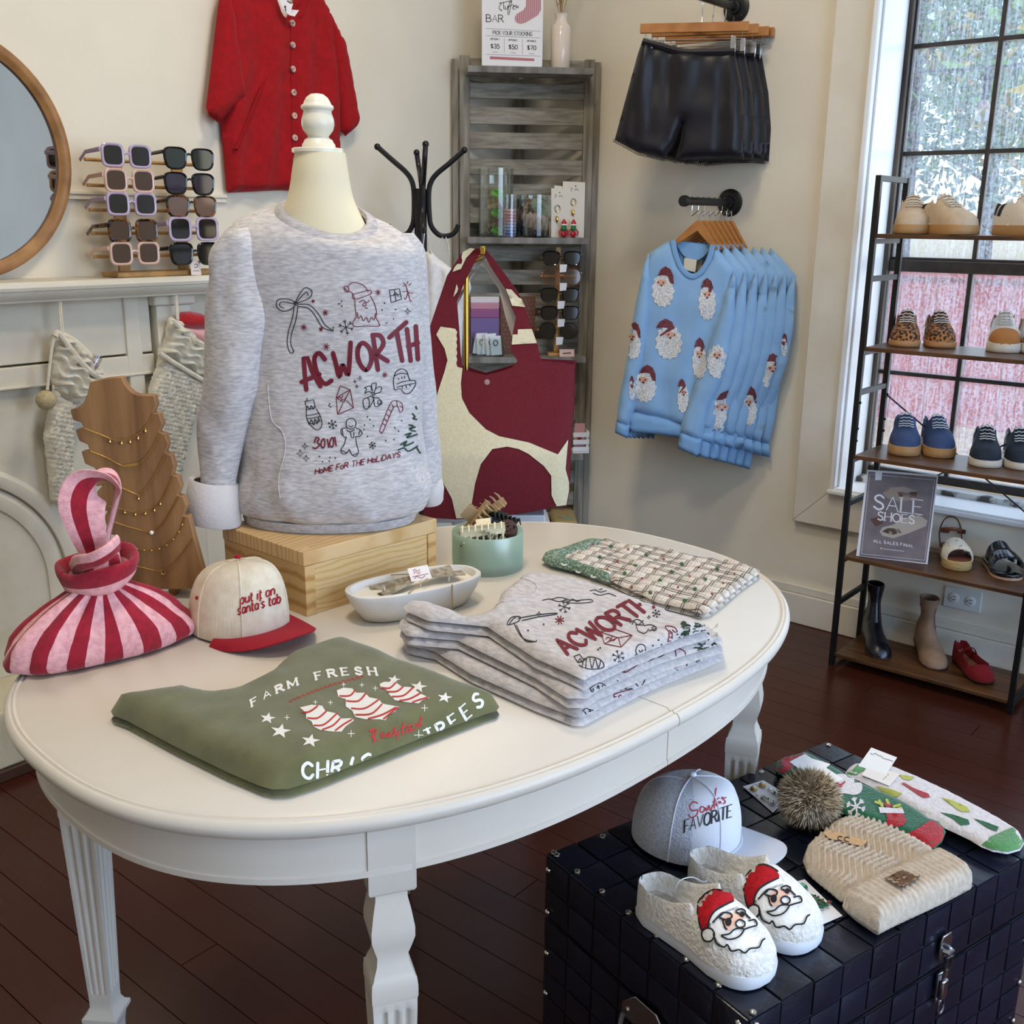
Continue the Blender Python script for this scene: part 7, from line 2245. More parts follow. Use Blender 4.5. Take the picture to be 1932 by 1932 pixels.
decal(sg,'rule_lines',it,None,M('rule_grey','9a9694',.7),parent=sgc,fn=SF,step=6)
for k,(a,x) in enumerate((('$35',445),('$50',588),('$70',735))):
 decal(sg,'price',letters(a,zm([(x,382 + k * 6)],*Z3)[0],(8.6,.3),(0,-8.2),1.3,fit=1.9),None,m_dk,parent=sgc,fn=SF,step=3)
 decal(sg,'option_line',letters('OPTION ' + '123'[k],zm([(x - 3,315 + k * 8)],*Z3)[0],(3.2,.12),(0,-3.2),.6,fit=5.2),None,m_dk,parent=sgc,fn=SF,step=3)
 decal(sg,'item_line',strokes(['%d,%d %d,%d' % (x + 12,412 + k * 6,x + 56,414 + k * 6)],*Z3,.9),None,M('rule_grey','9a9694',.7),parent=sgc,fn=SF,step=6)
decal(sg,'pink_bar',[('p',zm([(438,446),(790,464),(790,484),(438,468)],*Z3))],None,M('dusty_pink','b86f76',.7),parent=sgc,fn=SF,step=6)
stk_ = [(724,-40),(842,-40),(843,75),(820,120),(720,180),(680,190),(645,178),(634,140),(650,110),(700,82),(722,50)]
decal(sg,'stocking_picture',[('p',zm(stk_,*Z3))],None,M('picture_pink','d3a3a4',.7),parent=sgc,fn=SF,step=6,label='printed pink striped stocking')
sl = []
x = 642
while x < 842:
 ys = [y for y in range(-38,190,4) if inpoly(x,y,stk_)]
 if ys:
  sl.append(('s',zm([(x,ys[0]),(x,ys[-1])],*Z3),1.1))
 x += 15
decal(sg,'stocking_stripes',sl,None,M('picture_mauve','9c5f6a',.7),parent=sgc,fn=lambda x,y: S(x,y,.1012),step=6,kind='stuff')
# vase with pampas
vc = S(1057,131,.075)
vs = thing('bud_vase','slim cream glazed bottle vase holding dried pampas on the corner shelf','vase',(vc.x,vc.y,1.8585))
ks = (S(1058,80,.075) - S(1057,80,.075)).length
zz_ = lambda y: S(1057,y,.075).z
part(vs,'vase_body',MB().lathe([(17 * ks,1.8585),(18 * ks,1.861),(18.5 * ks,zz_(100)),(19 * ks,zz_(55)),(17.5 * ks,zz_(49)),(13 * ks,zz_(44)),(11 * ks,zz_(38)),(11.5 * ks,zz_(31)),(13 * ks,zz_(26.5)),(11 * ks,zz_(27)),(9.5 * ks,zz_(34))],(vc.x,vc.y,0),n=28,cap=(True,True)),M('cream_glaze','e3d3c2',0.18,coat=.5),sharp=60)
pm = thing('dried_pampas','dried beige pampas stems standing in the cream bottle vase','dried flowers',(vc.x,vc.y,zz_(38)))
rd = random.Random(5)
m_pam = M('pampas_beige','c9ab74',0.9)
for k,(dx,top) in enumerate(((-26,-60),(-10,-90),(4,-80),(16,-95),(34,-70),(-2,-50))):
 b0 = Vector((vc.x,vc.y,zz_(36)))
 e0 = S(1057 + dx,top,.075 + rd.uniform(-.02,.03))
 st_ = part(pm,'stem',MB().tube([b0,b0.lerp(e0,.5) + Vector((0,0,.004)),e0],.0012,n=5),M('pampas_stem','a98d5c',.9))
 mb = MB()
 for i in range(130):
  t = rd.uniform(.22,1)
  p = b0.lerp(e0,t)
  d_ = Vector((rd.gauss(0,1),rd.gauss(0,1),rd.uniform(.3,1.4))).normalized() * rd.uniform(.008,.022)
  s_ = d_.orthogonal().normalized() * .0012
  mb.add([p - s_,p + s_,p + d_],[(0,1,2)])
 part(pm,'plume',mb,m_pam,parent=st_,kind='stuff')
# jars on the second shelf
m_jar = thin_glass('clear_glass',(.94,.97,.96,1),.10)
SZ2 = 1.292
def cyl_on(px0,px1,ytop,d,sz):
 c = S((px0 + px1) / 2,432,d)
 r = (S(px1,400,d) - S(px0,400,d)).length / 2
 return Vector((c.x,c.y,sz)),r,S((px0 + px1) / 2,ytop,d).z
def jar(label,px0,px1,ytop,d):
 c,r,zt = cyl_on(px0,px1,ytop,d,SZ2 + .0005)
 t = thing('glass_jar',label,'jar',c)
 part(t,'glass',MB().lathe([(r * .98,0),(r,.003),(r,zt - c.z),(r * .965,zt - c.z),(r * .965,.006),(r * .9,.005)],c,n=32,cap=(True,True)),m_jar,sharp=50)
 return t,c,r,zt
j1,c1_,r1_,z1_ = jar('tall clear glass jar of green claw clips on the corner shelf',903,968,318,.060)
m_lime = M('lime_plastic','7dc242',0.4)
m_tan2 = M('beige_plastic','b39a6e',0.45)
for k,(dz,mm,lb) in enumerate(((.022,m_lime,'lime green claw clip lying at the bottom of the tall jar'),(.052,M('brown_plastic','8a6a50',.4),'brown claw clip in the middle of the tall jar'),(.082,m_lime,'lime green claw clip in the middle of the tall jar'),(.118,m_tan2,'beige ribbed claw clip near the top of the tall jar'),(.150,m_lime,'lime green flower claw clip at the top of the tall jar'))):
 cq = c1_ + uz * dz + se * (.008 * (-1) ** k)
 claw('claw_clip',lb,cq,mm,se * .8 + uz * (.3 if k % 2 else -.4),sn * .3 + uz,L=.05,n=6)
 OFFc = None
m_tub = thin_glass('clear_plastic_tube',(.96,.96,.97,1),.10)
c2_,r2_,z2_ = cyl_on(945,977,367,.100,SZ2 + .0005)
tu = thing('hair_tie_tube','clear tube stacked with pink to blue coil hair ties on the shelf','hair ties',c2_)
part(tu,'tube',MB().lathe([(r2_,0),(r2_,z2_ - c2_.z),(r2_ * .95,z2_ - c2_.z),(r2_ * .95,.002)],c2_,n=24,cap=(True,False)),m_tub,sharp=50)
cols = ['4a6fa0','6b8bb8','8fa7cc','9fb3d2','b8a7b2','c59a9c','c98f8e','d0a3a2','d6b4b2']
for i,cl_ in enumerate(cols):
 zc = c2_.z + .006 + i * .0108
 part(tu,'coil_tie',MB().tube([Vector((c2_.x,c2_.y,zc)) + Vector((math.cos(t),math.sin(t),0)) * r2_ * .72 + uz * (.0014 * math.sin(t * 8)) for t in [2 * PI * k / 40 for k in range(40)]],.0048,n=6,closed=True),M('coil_' + cl_,cl_,.35))
j2,c3_,r3_,z3_ = jar('clear glass jar overflowing with satin scrunchies on the corner shelf',978,1039,368,.078)
def scrunchie(label,c,R,r,mat,ax):
 c = Vector(c)
 ax = Vector(ax).normalized()
 a_ = ax.orthogonal().normalized()
 b_ = ax.cross(a_)
 t = thing('scrunchie',label,'scrunchie',c,group='scrunchies in the glass jar')
 n_ = 64
 pts = [c + (a_ * math.cos(2 * PI * k / n_) + b_ * math.sin(2 * PI * k / n_)) * R for k in range(n_)]
 rr = [r * (1 + .28 * math.sin(k * 2 * PI / n_ * 13)) for k in range(n_)]
 part(t,'fabric',MB().tube(pts,rr,n=10,closed=True),mat,sharp=180)
 part(t,'gather_seam',MB().tube([p + ax * r * .2 for p in pts],r * .9,n=6,closed=True),mat)
 return t
m_satn = [M('satin_black','151517',.3),M('satin_taupe','9c8576',.3),M('satin_leopard','3a281c',.35,col2='a07c58',ns=70,lo=.5,hi=.56),M('satin_sage','84907c',.3),M('satin_rose','c0a194',.3)]
for k,(dz,dx,mi_,lb) in enumerate(((.020,0,0,'black satin scrunchie at the bottom of the jar'),(.046,.004,1,'taupe satin scrunchie in the middle of the jar'),(.070,-.004,4,'rose satin scrunchie in the upper part of the jar'),(.098,-.012,2,'dark leopard scrunchie rising from the top of the jar'),(.100,.018,3,'sage scrunchie resting on the jar rim'))):
 scrunchie(lb,c3_ + uz * dz + se * dx,r3_ * (.52 if k < 3 else .40),r3_ * (.34 if k < 3 else .30),m_satn[mi_],uz + se * (.2 if k < 3 else .6) + sn * (.25 if k < 3 else .8))
sm2 = thing('smiley_charm','round mustard smiling face charm inside the scrunchie jar','charm',c3_ + se * .018 + sn * .012 + uz * .024)
p = sm2.location
part(sm2,'disc',MB().lathe([(.012,0),(.012,.003),(.010,.004)],p,axis=sn,n=20),M('mustard','b98a35',.5))
a_,b_ = se,uz
part(sm2,'smile',MB().tube([p + sn * .0046 + a_ * (.006 * math.cos(t)) + b_ * (.006 * math.sin(t)) for t in [PI * 1.15 + PI * .7 * k / 8 for k in range(9)]],.0007,n=5).ball(p + sn * .0046 + a_ * .003 + b_ * .003,.001,6,4).ball(p + sn * .0046 - a_ * .003 + b_ * .003,.001,6,4),m_ink)
# cards with key chains
for k,(q,d,lb) in enumerate((([(1046,431),(1073,431),(1073,352),(1046,350)],.050,'cream key chain card just right of the scrunchie jar'),([(1040,432),(1064,432),(1064,356),(1040,355)],.065,'cream key chain card half behind the scrunchie jar'),([(1062,431),(1102,431),(1104,344),(1062,342)],.058,'tall cream card with hanging charms at the right end of the shelf'))):
 cc_ = [S(x,y,d) for x,y in q]
 for p in cc_[:2]:
  p.z = SZ2 + .0005
 t = thing('key_chain_card',lb,'key chain',(cc_[0] + cc_[1]) / 2,group='key chain cards on the corner shelf')
 cdp = part(t,'card',MB().prism(cc_,-sn * .0008),M('cream_card','e6ddcb',.65))
 cx,cy = (q[0][0] + q[1][0]) / 2,(q[2][1] + q[3][1]) / 2
 decal(t,'card_marks',[('s',[(cx - 6,cy + 12),(cx - 2,cy + 12),(cx - 5,cy + 18)],.9),('c',cx + 4,cy + 8,1.2),('s',smooth([(cx + 2,cy + 16),(cx + 6,cy + 13),(cx + 9,cy + 17)],3),.9)],None,m_ink,parent=cdp,fn=lambda x,y,d=d: S(x,y,d + .0006),step=3)
 part(t,'key_ring',MB().tube([S(cx,cy + 38,d + .004) + se * (.009 * math.cos(a)) + uz * (.012 * math.sin(a)) for a in [2 * PI * i / 18 for i in range(18)]],.0011,n=5,closed=True),m_gold)
 part(t,'ring_charm',MB().ball(S(cx - 1,cy + 58,d + .006),.009,10,8,(.6,.6,1.3)),m_gold)
for k,(x,lb) in enumerate(((1064,'red and green beaded charm standing left of its twin on the shelf'),(1082,'red and green beaded charm standing at the right end of the shelf'))):
 t = thing('beaded_charm',lb,'charm',S(x,433,.085),group='red and green charms')
 b0 = S(x,433,.085)
 b0.z = SZ2
 part(t,'green_body',MB().ball(b0 + uz * .034,.0125,12,9,(1,.7,1.1)),M('green_enamel','1f7a3e',.3))
 part(t,'red_cap',MB().lathe([(.011,0),(.009,.008),(.002,.02)],b0 + uz * .045,n=12),M('red_enamel','b31c2a',.3))
 part(t,'cap_band',MB().tube([b0 + uz * .045 + Vector((math.cos(a),math.sin(a),0)) * .0115 for a in [2 * PI * i / 14 for i in range(14)]],.003,n=6,closed=True),m_ew)
 part(t,'red_base',MB().ball(b0 + uz * .013,.0128,12,8,(1,.7,1.0)),M('red_enamel','b31c2a',.3))
 for s_ in (-1,1):
  part(t,'arm',MB().tube([b0 + uz * .03 + se * (s_ * .010),b0 + uz * .020 + se * (s_ * .017),b0 + uz * .006 + se * (s_ * .014)],.003,n=6),M('red_enamel','b31c2a',.3))
# third shelf: little sunglasses rack, bin of earring cards, scarves, notebook
SZ3 = 0.867
r2 = thing('sunglasses_rack','small pale wooden sunglasses post on the middle of the corner shelf','display rack',S(1053,650,.07))
pz = [S(1053,y,.072) for y in (466,655)]
part(r2,'post',MB().obox(Vector((pz[0].x,pz[0].y,SZ3 + .012)) - se * .009,se * .018,sn * .010,uz * (pz[0].z - SZ3 - .012)),m_lw,bevel=.001)
part(r2,'base',MB().obox(Vector((pz[1].x,pz[1].y,SZ3 + .0005)) - se * .04 - sn * .02,se * .08,sn * .05,uz * .011),m_lw,bevel=.001)
G2 = [((1060,487),m_bac,L_dk,'way','black sunglasses, topmost on the small corner shelf rack'),((1060,522),M('rose_gold_wire','d08a70',.25,.8),thin_glass('pale_clear_lens',(.85,.76,.70,1),.14),'round','clear round glasses with rose gold wire, second on the small rack'),((1056,556),m_bac,L_dk,'way','black sunglasses, third from the top on the small rack'),
  ((1056,590),m_bac,L_dk,'way','black sunglasses, fourth from the top on the small rack'),((1053,624),m_bac,L_dk,'round','black rounded sunglasses, lowest on the small corner shelf rack')]
for (px_,py_),mf,ml,stl,lb in G2:
 c = S(px_,py_,.105)
 dz_ = Vector((c.x,c.y,c.z)) - sn * .030
 part(r2,'dowel',MB().tube([dz_ - se * .075,dz_ + se * .06],.004,n=8),m_lw)
 w_ = (S(px_ + 38,py_,.105) - S(px_ - 38,py_,.105)).length
 gt = glasses('sunglasses',lb,c,se,sn,w_,mf,ml,stl,'sunglasses on the corner shelf rack',temple=.06)
 tt_ = [S(px_ + 4 - 8,py_ + 12,.114),S(px_ + 4 + 6,py_ + 12,.114),S(px_ + 8,py_ + 26,.114),S(px_ - 4,py_ + 27,.114)]
 part(gt,'price_tag',MB().prism(tt_,-sn * .0008),m_card)
sc_ = thing('scarf_stack','folded pink and purple striped scarves at the back of the shelf','scarf',S(915,600,.03))
for k,(cl_,ya,yb) in enumerate((('e6dcdc',560,572),('c98f9e',572,584),('9a5f8c',584,600),('7a6a9a',600,660))):
 qq = [S(888,yb,.03 + .003 * k),S(942,yb,.03 + .003 * k),S(942,ya,.03 + .003 * k),S(888,ya,.03 + .003 * k)]
 if k == 3:
  qq[0].z = qq[1].z = SZ3
 part(sc_,'fold',MB().prism(qq,-sn * .012),M('scarf_' + cl_,cl_,.9),bevel=.003)
nbk = thing('notebook','brown notebook with small dots leaning at the back of the shelf','notebook',S(976,650,.03))
qq = [S(944,664,.03),S(1009,667,.03),S(1010,560,.03),S(944,559,.03)]
for p in qq[:2]:
 p.z = SZ3
nbp_ = part(nbk,'cover',MB().prism(qq,-sn * .010),M('brown_cover','6d4434',.6),bevel=.001)
decal(nbk,'cover_dots',[('c',950 + 7 * i + 3 * (j % 2),566 + 8 * j,.9) for i in range(9) for j in range(12)],None,M('tan_dot','b08a68',.7),parent=nbp_,fn=lambda x,y: S(x,y,.0306),step=3,kind='stuff')
bi = thing('acrylic_bin','clear acrylic bin filled with white earring cards on the shelf','bin',S(920,656,.08))
bq = [S(890,650,.055),S(948,652,.055)]
b0 = Vector((bq[0].x,bq[0].y,SZ3 + .0005))
bw = (bq[1] - bq[0]).length
hgt = .066
wl_ = MB()
wl_.obox(b0 + sn * .058,se * bw,sn * .002,uz * hgt).obox(b0,se * bw,sn * .002,uz * hgt).obox(b0,se * .002,sn * .06,uz * hgt).obox(b0 + se * (bw - .002),se * .002,sn * .06,uz * hgt).obox(b0,se * bw,sn * .06,uz * .002)
part(bi,'walls',wl_,m_jar)
rd = random.Random(3)
for k in range(5):
 p = b0 + se * (bw * (.18 + .15 * k)) + sn * (.015 + .008 * k) + uz * .004
 ang = rd.uniform(-.35,.35)
 u_ = se * math.cos(ang) + uz * math.sin(ang)
 v_ = uz * math.cos(ang) - se * math.sin(ang)
 t = thing('earring_card',['white earring card leaning leftmost in the acrylic bin','white earring card second from the left in the acrylic bin','white earring card in the middle of the acrylic bin','white earring card second from the right in the acrylic bin','white earring card leaning rightmost in the acrylic bin'][k],'earrings',p,group='earring cards in the acrylic bin')
 part(t,'card',MB().obox(p - u_ * .02,u_ * .04,v_ * (.07 + .008 * (k % 2)),sn * .0008),m_card)
 part(t,'hoop',MB().tube([p + v_ * .045 + sn * .003 + u_ * (.008 * math.cos(a)) + v_ * (.010 * math.sin(a)) for a in [2 * PI * i / 14 for i in range(14)]],.0016,n=5,closed=True),m_gold if k % 2 else m_bac)
pc2 = thing('place_card','small blush card with dark hair pins lying on the shelf front','card',S(1070,660,.12))
qq = [S(1054,650,.128),S(1086,651,.128),S(1088,667,.128),S(1056,667,.128)]
p0 = Vector((qq[3].x,qq[3].y,SZ3 + .001))
cpc = part(pc2,'card',MB().obox(p0,se * .055,uz * .026 - sn * .012,sn * .0008),M('blush_card2','d9b9b0',.6))
part(pc2,'hair_pins',MB().tube([p0 + se * .012 + uz * .012 + sn * .002 - sn * .0055,p0 + se * .042 + uz * .014 + sn * .002 - sn * .0055],.0016,n=5),m_bac,parent=cpc)
# fourth shelf: white crate; fifth: folded socks
SZ4 = 0.499
cr4 = thing('white_crate','little white slatted crate of pink notes at the right end of a low shelf','crate',S(1090,850,.08))
b0 = S(1075,850,.03)
b0.z = SZ4 + .0005
wd_ = .062
for k in range(3):
 part(cr4,'slat',MB().obox(b0 + sn * .075 + uz * (.006 + .028 * k),se * wd_,sn * .004,uz * .018),m_white,bevel=.001)
 part(cr4,'slat',MB().obox(b0 + se * (wd_ - .004) + uz * (.006 + .028 * k),se * .004,sn * .075,uz * .018),m_white,bevel=.001)
part(cr4,'floor_board',MB().obox(b0,se * wd_,sn * .078,uz * .005),m_white)
part(cr4,'corner_post',MB().obox(b0 + se * (wd_ - .01) + sn * .066,se * .008,sn * .008,uz * .085),m_white)
nt_ = thing('note_card','pink printed note card standing in the white crate','card',b0 + uz * .006)
part(nt_,'card',MB().obox(b0 + se * .008 + sn * .05 + uz * .0055,se * .040,uz * .105,sn * .004),M('pink_note','d9a3a8',.7))
part(nt_,'red_print',MB().ball(b0 + se * .028 + sn * .0548 + uz * .06,.010,10,6,(1,1,1.3)).xf(Matrix.Identity(4)),M('red_print','b8332f',.7))
SZ5 = 0.19
for k,(q,mm,lb) in enumerate((([(950,983),(992,984),(986,962),(948,964)],m_sg,'dark green folded socks peeking over the back edge of the table'),([(996,985),(1041,985),(1032,956),(992,960)],m_sw,'white folded socks with red and green trees behind the table'),([(1046,985),(1093,985),(1080,948),(1034,956)],M('tan_fuzzy_yarn','b49a6a',1.0,bump=.8,bs=220),'tan folded socks with candy canes behind the table'))):
 zt = SZ5 + .06
 P3 = [Z(x,y,zt) for x,y in q]
 c_ = sum(P3,Vector()) / 4
 t = thing('folded_socks',lb,'socks',(c_.x,c_.y,SZ5),group='folded socks on the bottom shelf')
 ex2 = (P3[1] - P3[0])
 ey2 = (P3[3] - P3[0])
 bot = [Vector((p.x,p.y,SZ5 + .0005)) for p in P3]
 part(t,'sock_roll',pillow([(p.x,p.y) for p in P3],((0,0,SZ5),(1,0,0),(0,1,0),(0,0,1)),.06,.012,.01,.6),mm,sharp=180)
 tsr = bvh([t.children[0]])
 if k == 1:
  for (x,y,m2) in ((1010,966,m_sr),(1024,972,m_sl),(1004,977,M('dark_green_yarn','3d6b4e',1.0))):
   decal(t,'tree_patch',[('p',[(x,y - 5),(x + 5,y + 3),(x - 5,y + 3)])],tsr,m2,off=.001,step=3)
 elif k == 2:
  decal(t,'holly_patch',[('p',[(1052,976),(1066,970),(1082,977),(1068,980)])],tsr,m_sl,off=.001,step=3)
  decal(t,'candy_cane_stripes',[('s',[(1056 + 5 * i,962 - i),(1060 + 5 * i,960 - i)],2) for i in range(4)],tsr,m_sr,off=.001,step=3)
# === face-out bars with clothes
m_hw = M('hanger_wood','b5773c',0.4,col2='a0642c',ns=10,st=(2,2,2),coat=.2)
m_chr = M('chrome_wire','d4d4d6',0.15,1.0)
def bar(label,fx,fy,fz,ex):
 t = thing('face_out_bar',label,'clothes rail',(fx,fy,fz),group='black pipe clothes rails')
 part(t,'flange',MB().lathe([(.045,0),(.045,.006),(.042,.008),(.022,.010),(.020,.022),(.0135,.024)],(fx,fy,fz),axis=(-1,0,0),n=32),m_bm,sharp=50)
 part(t,'pipe',MB().tube([(fx - .01,fy,fz),(ex + .012,fy,fz)],.0125,n=18),m_bm)
 part(t,'end_cap',MB().lathe([(.0165,0),(.0175,.004),(.0175,.018),(.015,.022),(.0005,.023)],(ex + .014,fy,fz),axis=(-1,0,0),n=20),m_bm,sharp=50)
 for a in (.8,2.4,4.0,5.5):
  part(t,'flange_screw',MB().ball((fx - .007,fy + .034 * math.cos(a),fz + .034 * math.sin(a)),.0035,8,5),m_bm)
 return t
bar('upper black pipe rail holding the black satin shorts',XW,1.813,2.019,3.016)
bar('lower black pipe rail holding the blue santa sweatshirts',XW,1.792,1.415,3.009)
# black satin shorts: front pair measured on its own plane, others copied along the rail
m_sat = M('black_satin','120f15',0.42,col2='171319',ns=8,sheen=.1,spec=.4)
m_lace = M('black_lace','0d0b0e',0.7)
ZB = (1120,0,0.23810)
HXS = [at(x,5,1,1.813).x for x in (1326,1346,1368,1382)]
ANG = [math.radians(a) for a in (29,24,17,8)]
hk0 = Vector((HXS[0],1.813,2.019))
dr0 = Vector((math.sin(ANG[0]),-math.cos(ANG[0]),0))
nr0 = Vector((math.cos(ANG[0]),math.sin(ANG[0]),0))     # away from the room
def onpl(x,y,hk,nr):
 d = ray(x,y)
 return CAM + d * ((hk - CAM).dot(nr) / d.dot(nr))
def loc_pts(pts,zc,hk,dr,nr):
 out = []
 for x,y in zm(pts,*zc):
  p = onpl(x,y,hk,nr)
  out.append(((p - hk).dot(dr),p.z - hk.z))
 return out
SHORT = loc_pts([(390,305),(350,420),(290,640),(220,900),(165,1105),(350,1205),(560,1255),(640,1130),(708,965),(690,1100),(650,1270),(850,1255),(1050,1250),(1190,1262),(1205,1000),(1180,700),(1120,395),(900,402),(700,400),(500,350)],ZB,hk0,dr0,nr0)
loc_f = lambda pts: loc_pts(pts,ZB,hk0,dr0,nr0)
gather = lambda x,y: 1 + .5 * noise.noise(Vector((x * 22,y * 2.5,1))) + .10 * math.sin(x * 140) * min(1,max(0,(y + .14) * 12))
LBS = ['front black satin shorts with lace hem, nearest the rail end','black satin shorts hanging second from the rail end','black satin shorts hanging third from the rail end','rearmost black satin shorts hanging closest to the wall']
LBH = ['wooden clip hanger of the front black shorts','wooden clip hanger second from the rail end','wooden clip hanger third from the rail end','wooden clip hanger closest to the wall on the upper rail']
FR_ = ((0,0,0),(1,0,0),(0,0,1),(0,-1,0))
for k in range(4):
 rz = ANG[k] - PI / 2
 hk = Vector((HXS[k],1.813,2.019))
 hw0,hw1 = loc_f([(372,180)])[0],loc_f([(1228,258)])[0]
 hg = thing('clip_hanger',LBH[k],'hanger',hk,group='wooden clip hangers',rotz=rz,local=True)
 zb = (hw0[1] + hw1[1]) / 2
 part(hg,'wood_bar',MB().box((hw0[0],-.007,zb - .014),(hw1[0],.007,zb + .014)),m_hw,bevel=.002)
 part(hg,'hook',MB().tube(smooth([(0,0,zb + .013),(0,0,zb + .04),(-.016 * 0,.012,-.050),(0,.022,-.030),(0,.020,-.002),(0,0,.0145),(0,-.018,.004)],5),.0016,n=7),m_chr)
 part(hg,'wire',MB().tube([(hw0[0] + .018,0,zb - .014),(hw0[0] + .018,0,zb - .034),(hw1[0] - .018,0,zb - .034),(hw1[0] - .018,0,zb - .014)],.0013,n=6),m_chr)
 for s_ in (hw0[0] + .032,hw1[0] - .045):
  part(hg,'clip',MB().box((s_ - .008,-.008,zb - .075),(s_ + .008,-.004,zb - .026)).box((s_ - .008,.003,zb - .065),(s_ + .008,.006,zb - .026)),m_chr,bevel=.001)
 st_ = thing('satin_shorts',LBS[k],'shorts',hk,group='black satin shorts on the upper rail',rotz=rz,local=True)
 mb = pillow(SHORT,((0,.014,0),(1,0,0),(0,0,1),(0,-1,0)),.030,.035,.012,.2,.004,14,gather,seed=k)
 part(st_,'body',mb,m_sat,sharp=180)
 wbp = [p for p in loc_f([(390,330),(520,365),(700,412),(900,415),(1118,410)])]
 part(st_,'waistband',MB().tube([(x,-.004,z) for x,z in smooth(wbp,6)],.010,n=8,flat=(1.1,1.2),up=(0,0,1)),m_sat)
 hm = loc_f([(165,1108),(350,1210),(560,1260)])
 hm2 = loc_f([(650,1275),(850,1260),(1050,1255),(1190,1268)])
 for hq in (hm,hm2):
  lc_ = MB()
  q2 = resample(hq,.006)
  for i,(x,z) in enumerate(q2):
   lc_.tube([(x + .004 * math.cos(a),-.002,z - .003 + .004 * math.sin(a)) for a in [2 * PI * j / 8 for j in range(8)]],.0008,n=4,closed=True)
  part(st_,'lace_trim',lc_,m_lace,kind='stuff')
# blue sweatshirts
ZW = (1130,340,0.28986)
m_blu = M('sky_blue_fleece','8fb4d6',0.92,col2='86acd0',ns=14,bump=0.12,bs=380,sheen=.25)
m_blr = M('sky_blue_rib','7fa8d0',0.92,bump=.5,bs=120,bst=(8,8,.3))
m_seq = M('white_sequins','f6f4f0',0.3,col2='b9b6b2',ns=260,lo=.40,hi=.62,bump=1.0,bs=330,bdist=.003,spec=.9)
m_seqr = M('red_sequins','7d1024',0.25,col2='4d0814',ns=260,lo=.4,hi=.62,bump=1.0,bs=330,bdist=.003,spec=.9)
m_peach = M('peach_sequins','d9a58c',0.4)
NW = 7
HX2 = [lerp(3.058,3.278,k / (NW - 1)) for k in range(NW)]
AN2 = [math.radians(a) for a in (24,19,15,11,7,3,0)]
hk0b = Vector((HX2[0],1.792,1.415))
drb = Vector((math.sin(AN2[0]),-math.cos(AN2[0]),0))
nrb = Vector((math.cos(AN2[0]),math.sin(AN2[0]),0))
lw = lambda pts: loc_pts(pts,ZW,hk0b,drb,nrb)
BODY0 = lw([(330,470),(440,402),(480,388),(500,470),(535,560),(600,618),(660,598),(715,510),(742,418),(800,480),(885,590),(870,760),(830,1000),(800,1250),(770,1500),(740,1640),(560,1600),(380,1540),(200,1500),(215,1300),(260,1050),(280,800),(300,560)])
HEM0 = lw([(195,1500),(380,1535),(560,1590),(745,1640),(750,1720),(560,1690),(380,1655),(190,1640)])
SLL0 = lw([(325,470),(290,560),(235,820),(180,1180),(125,1450),(118,1570),(200,1600),(235,1480),(290,1200),(330,900),(340,650)])
CFL0 = lw([(115,1560),(205,1590),(190,1680),(105,1640)])
SLR0 = lw([(885,580),(892,640),(885,900),(850,1120),(800,1300),(720,1480),(668,1690),(530,1640),(545,1540),(620,1350),(690,1150),(760,950),(830,720)])
CFR0 = lw([(535,1625),(672,1680),(652,1800),(515,1740)])
LBW = ['front','second','third','fourth','fifth','sixth','seventh','last']
SWT = []
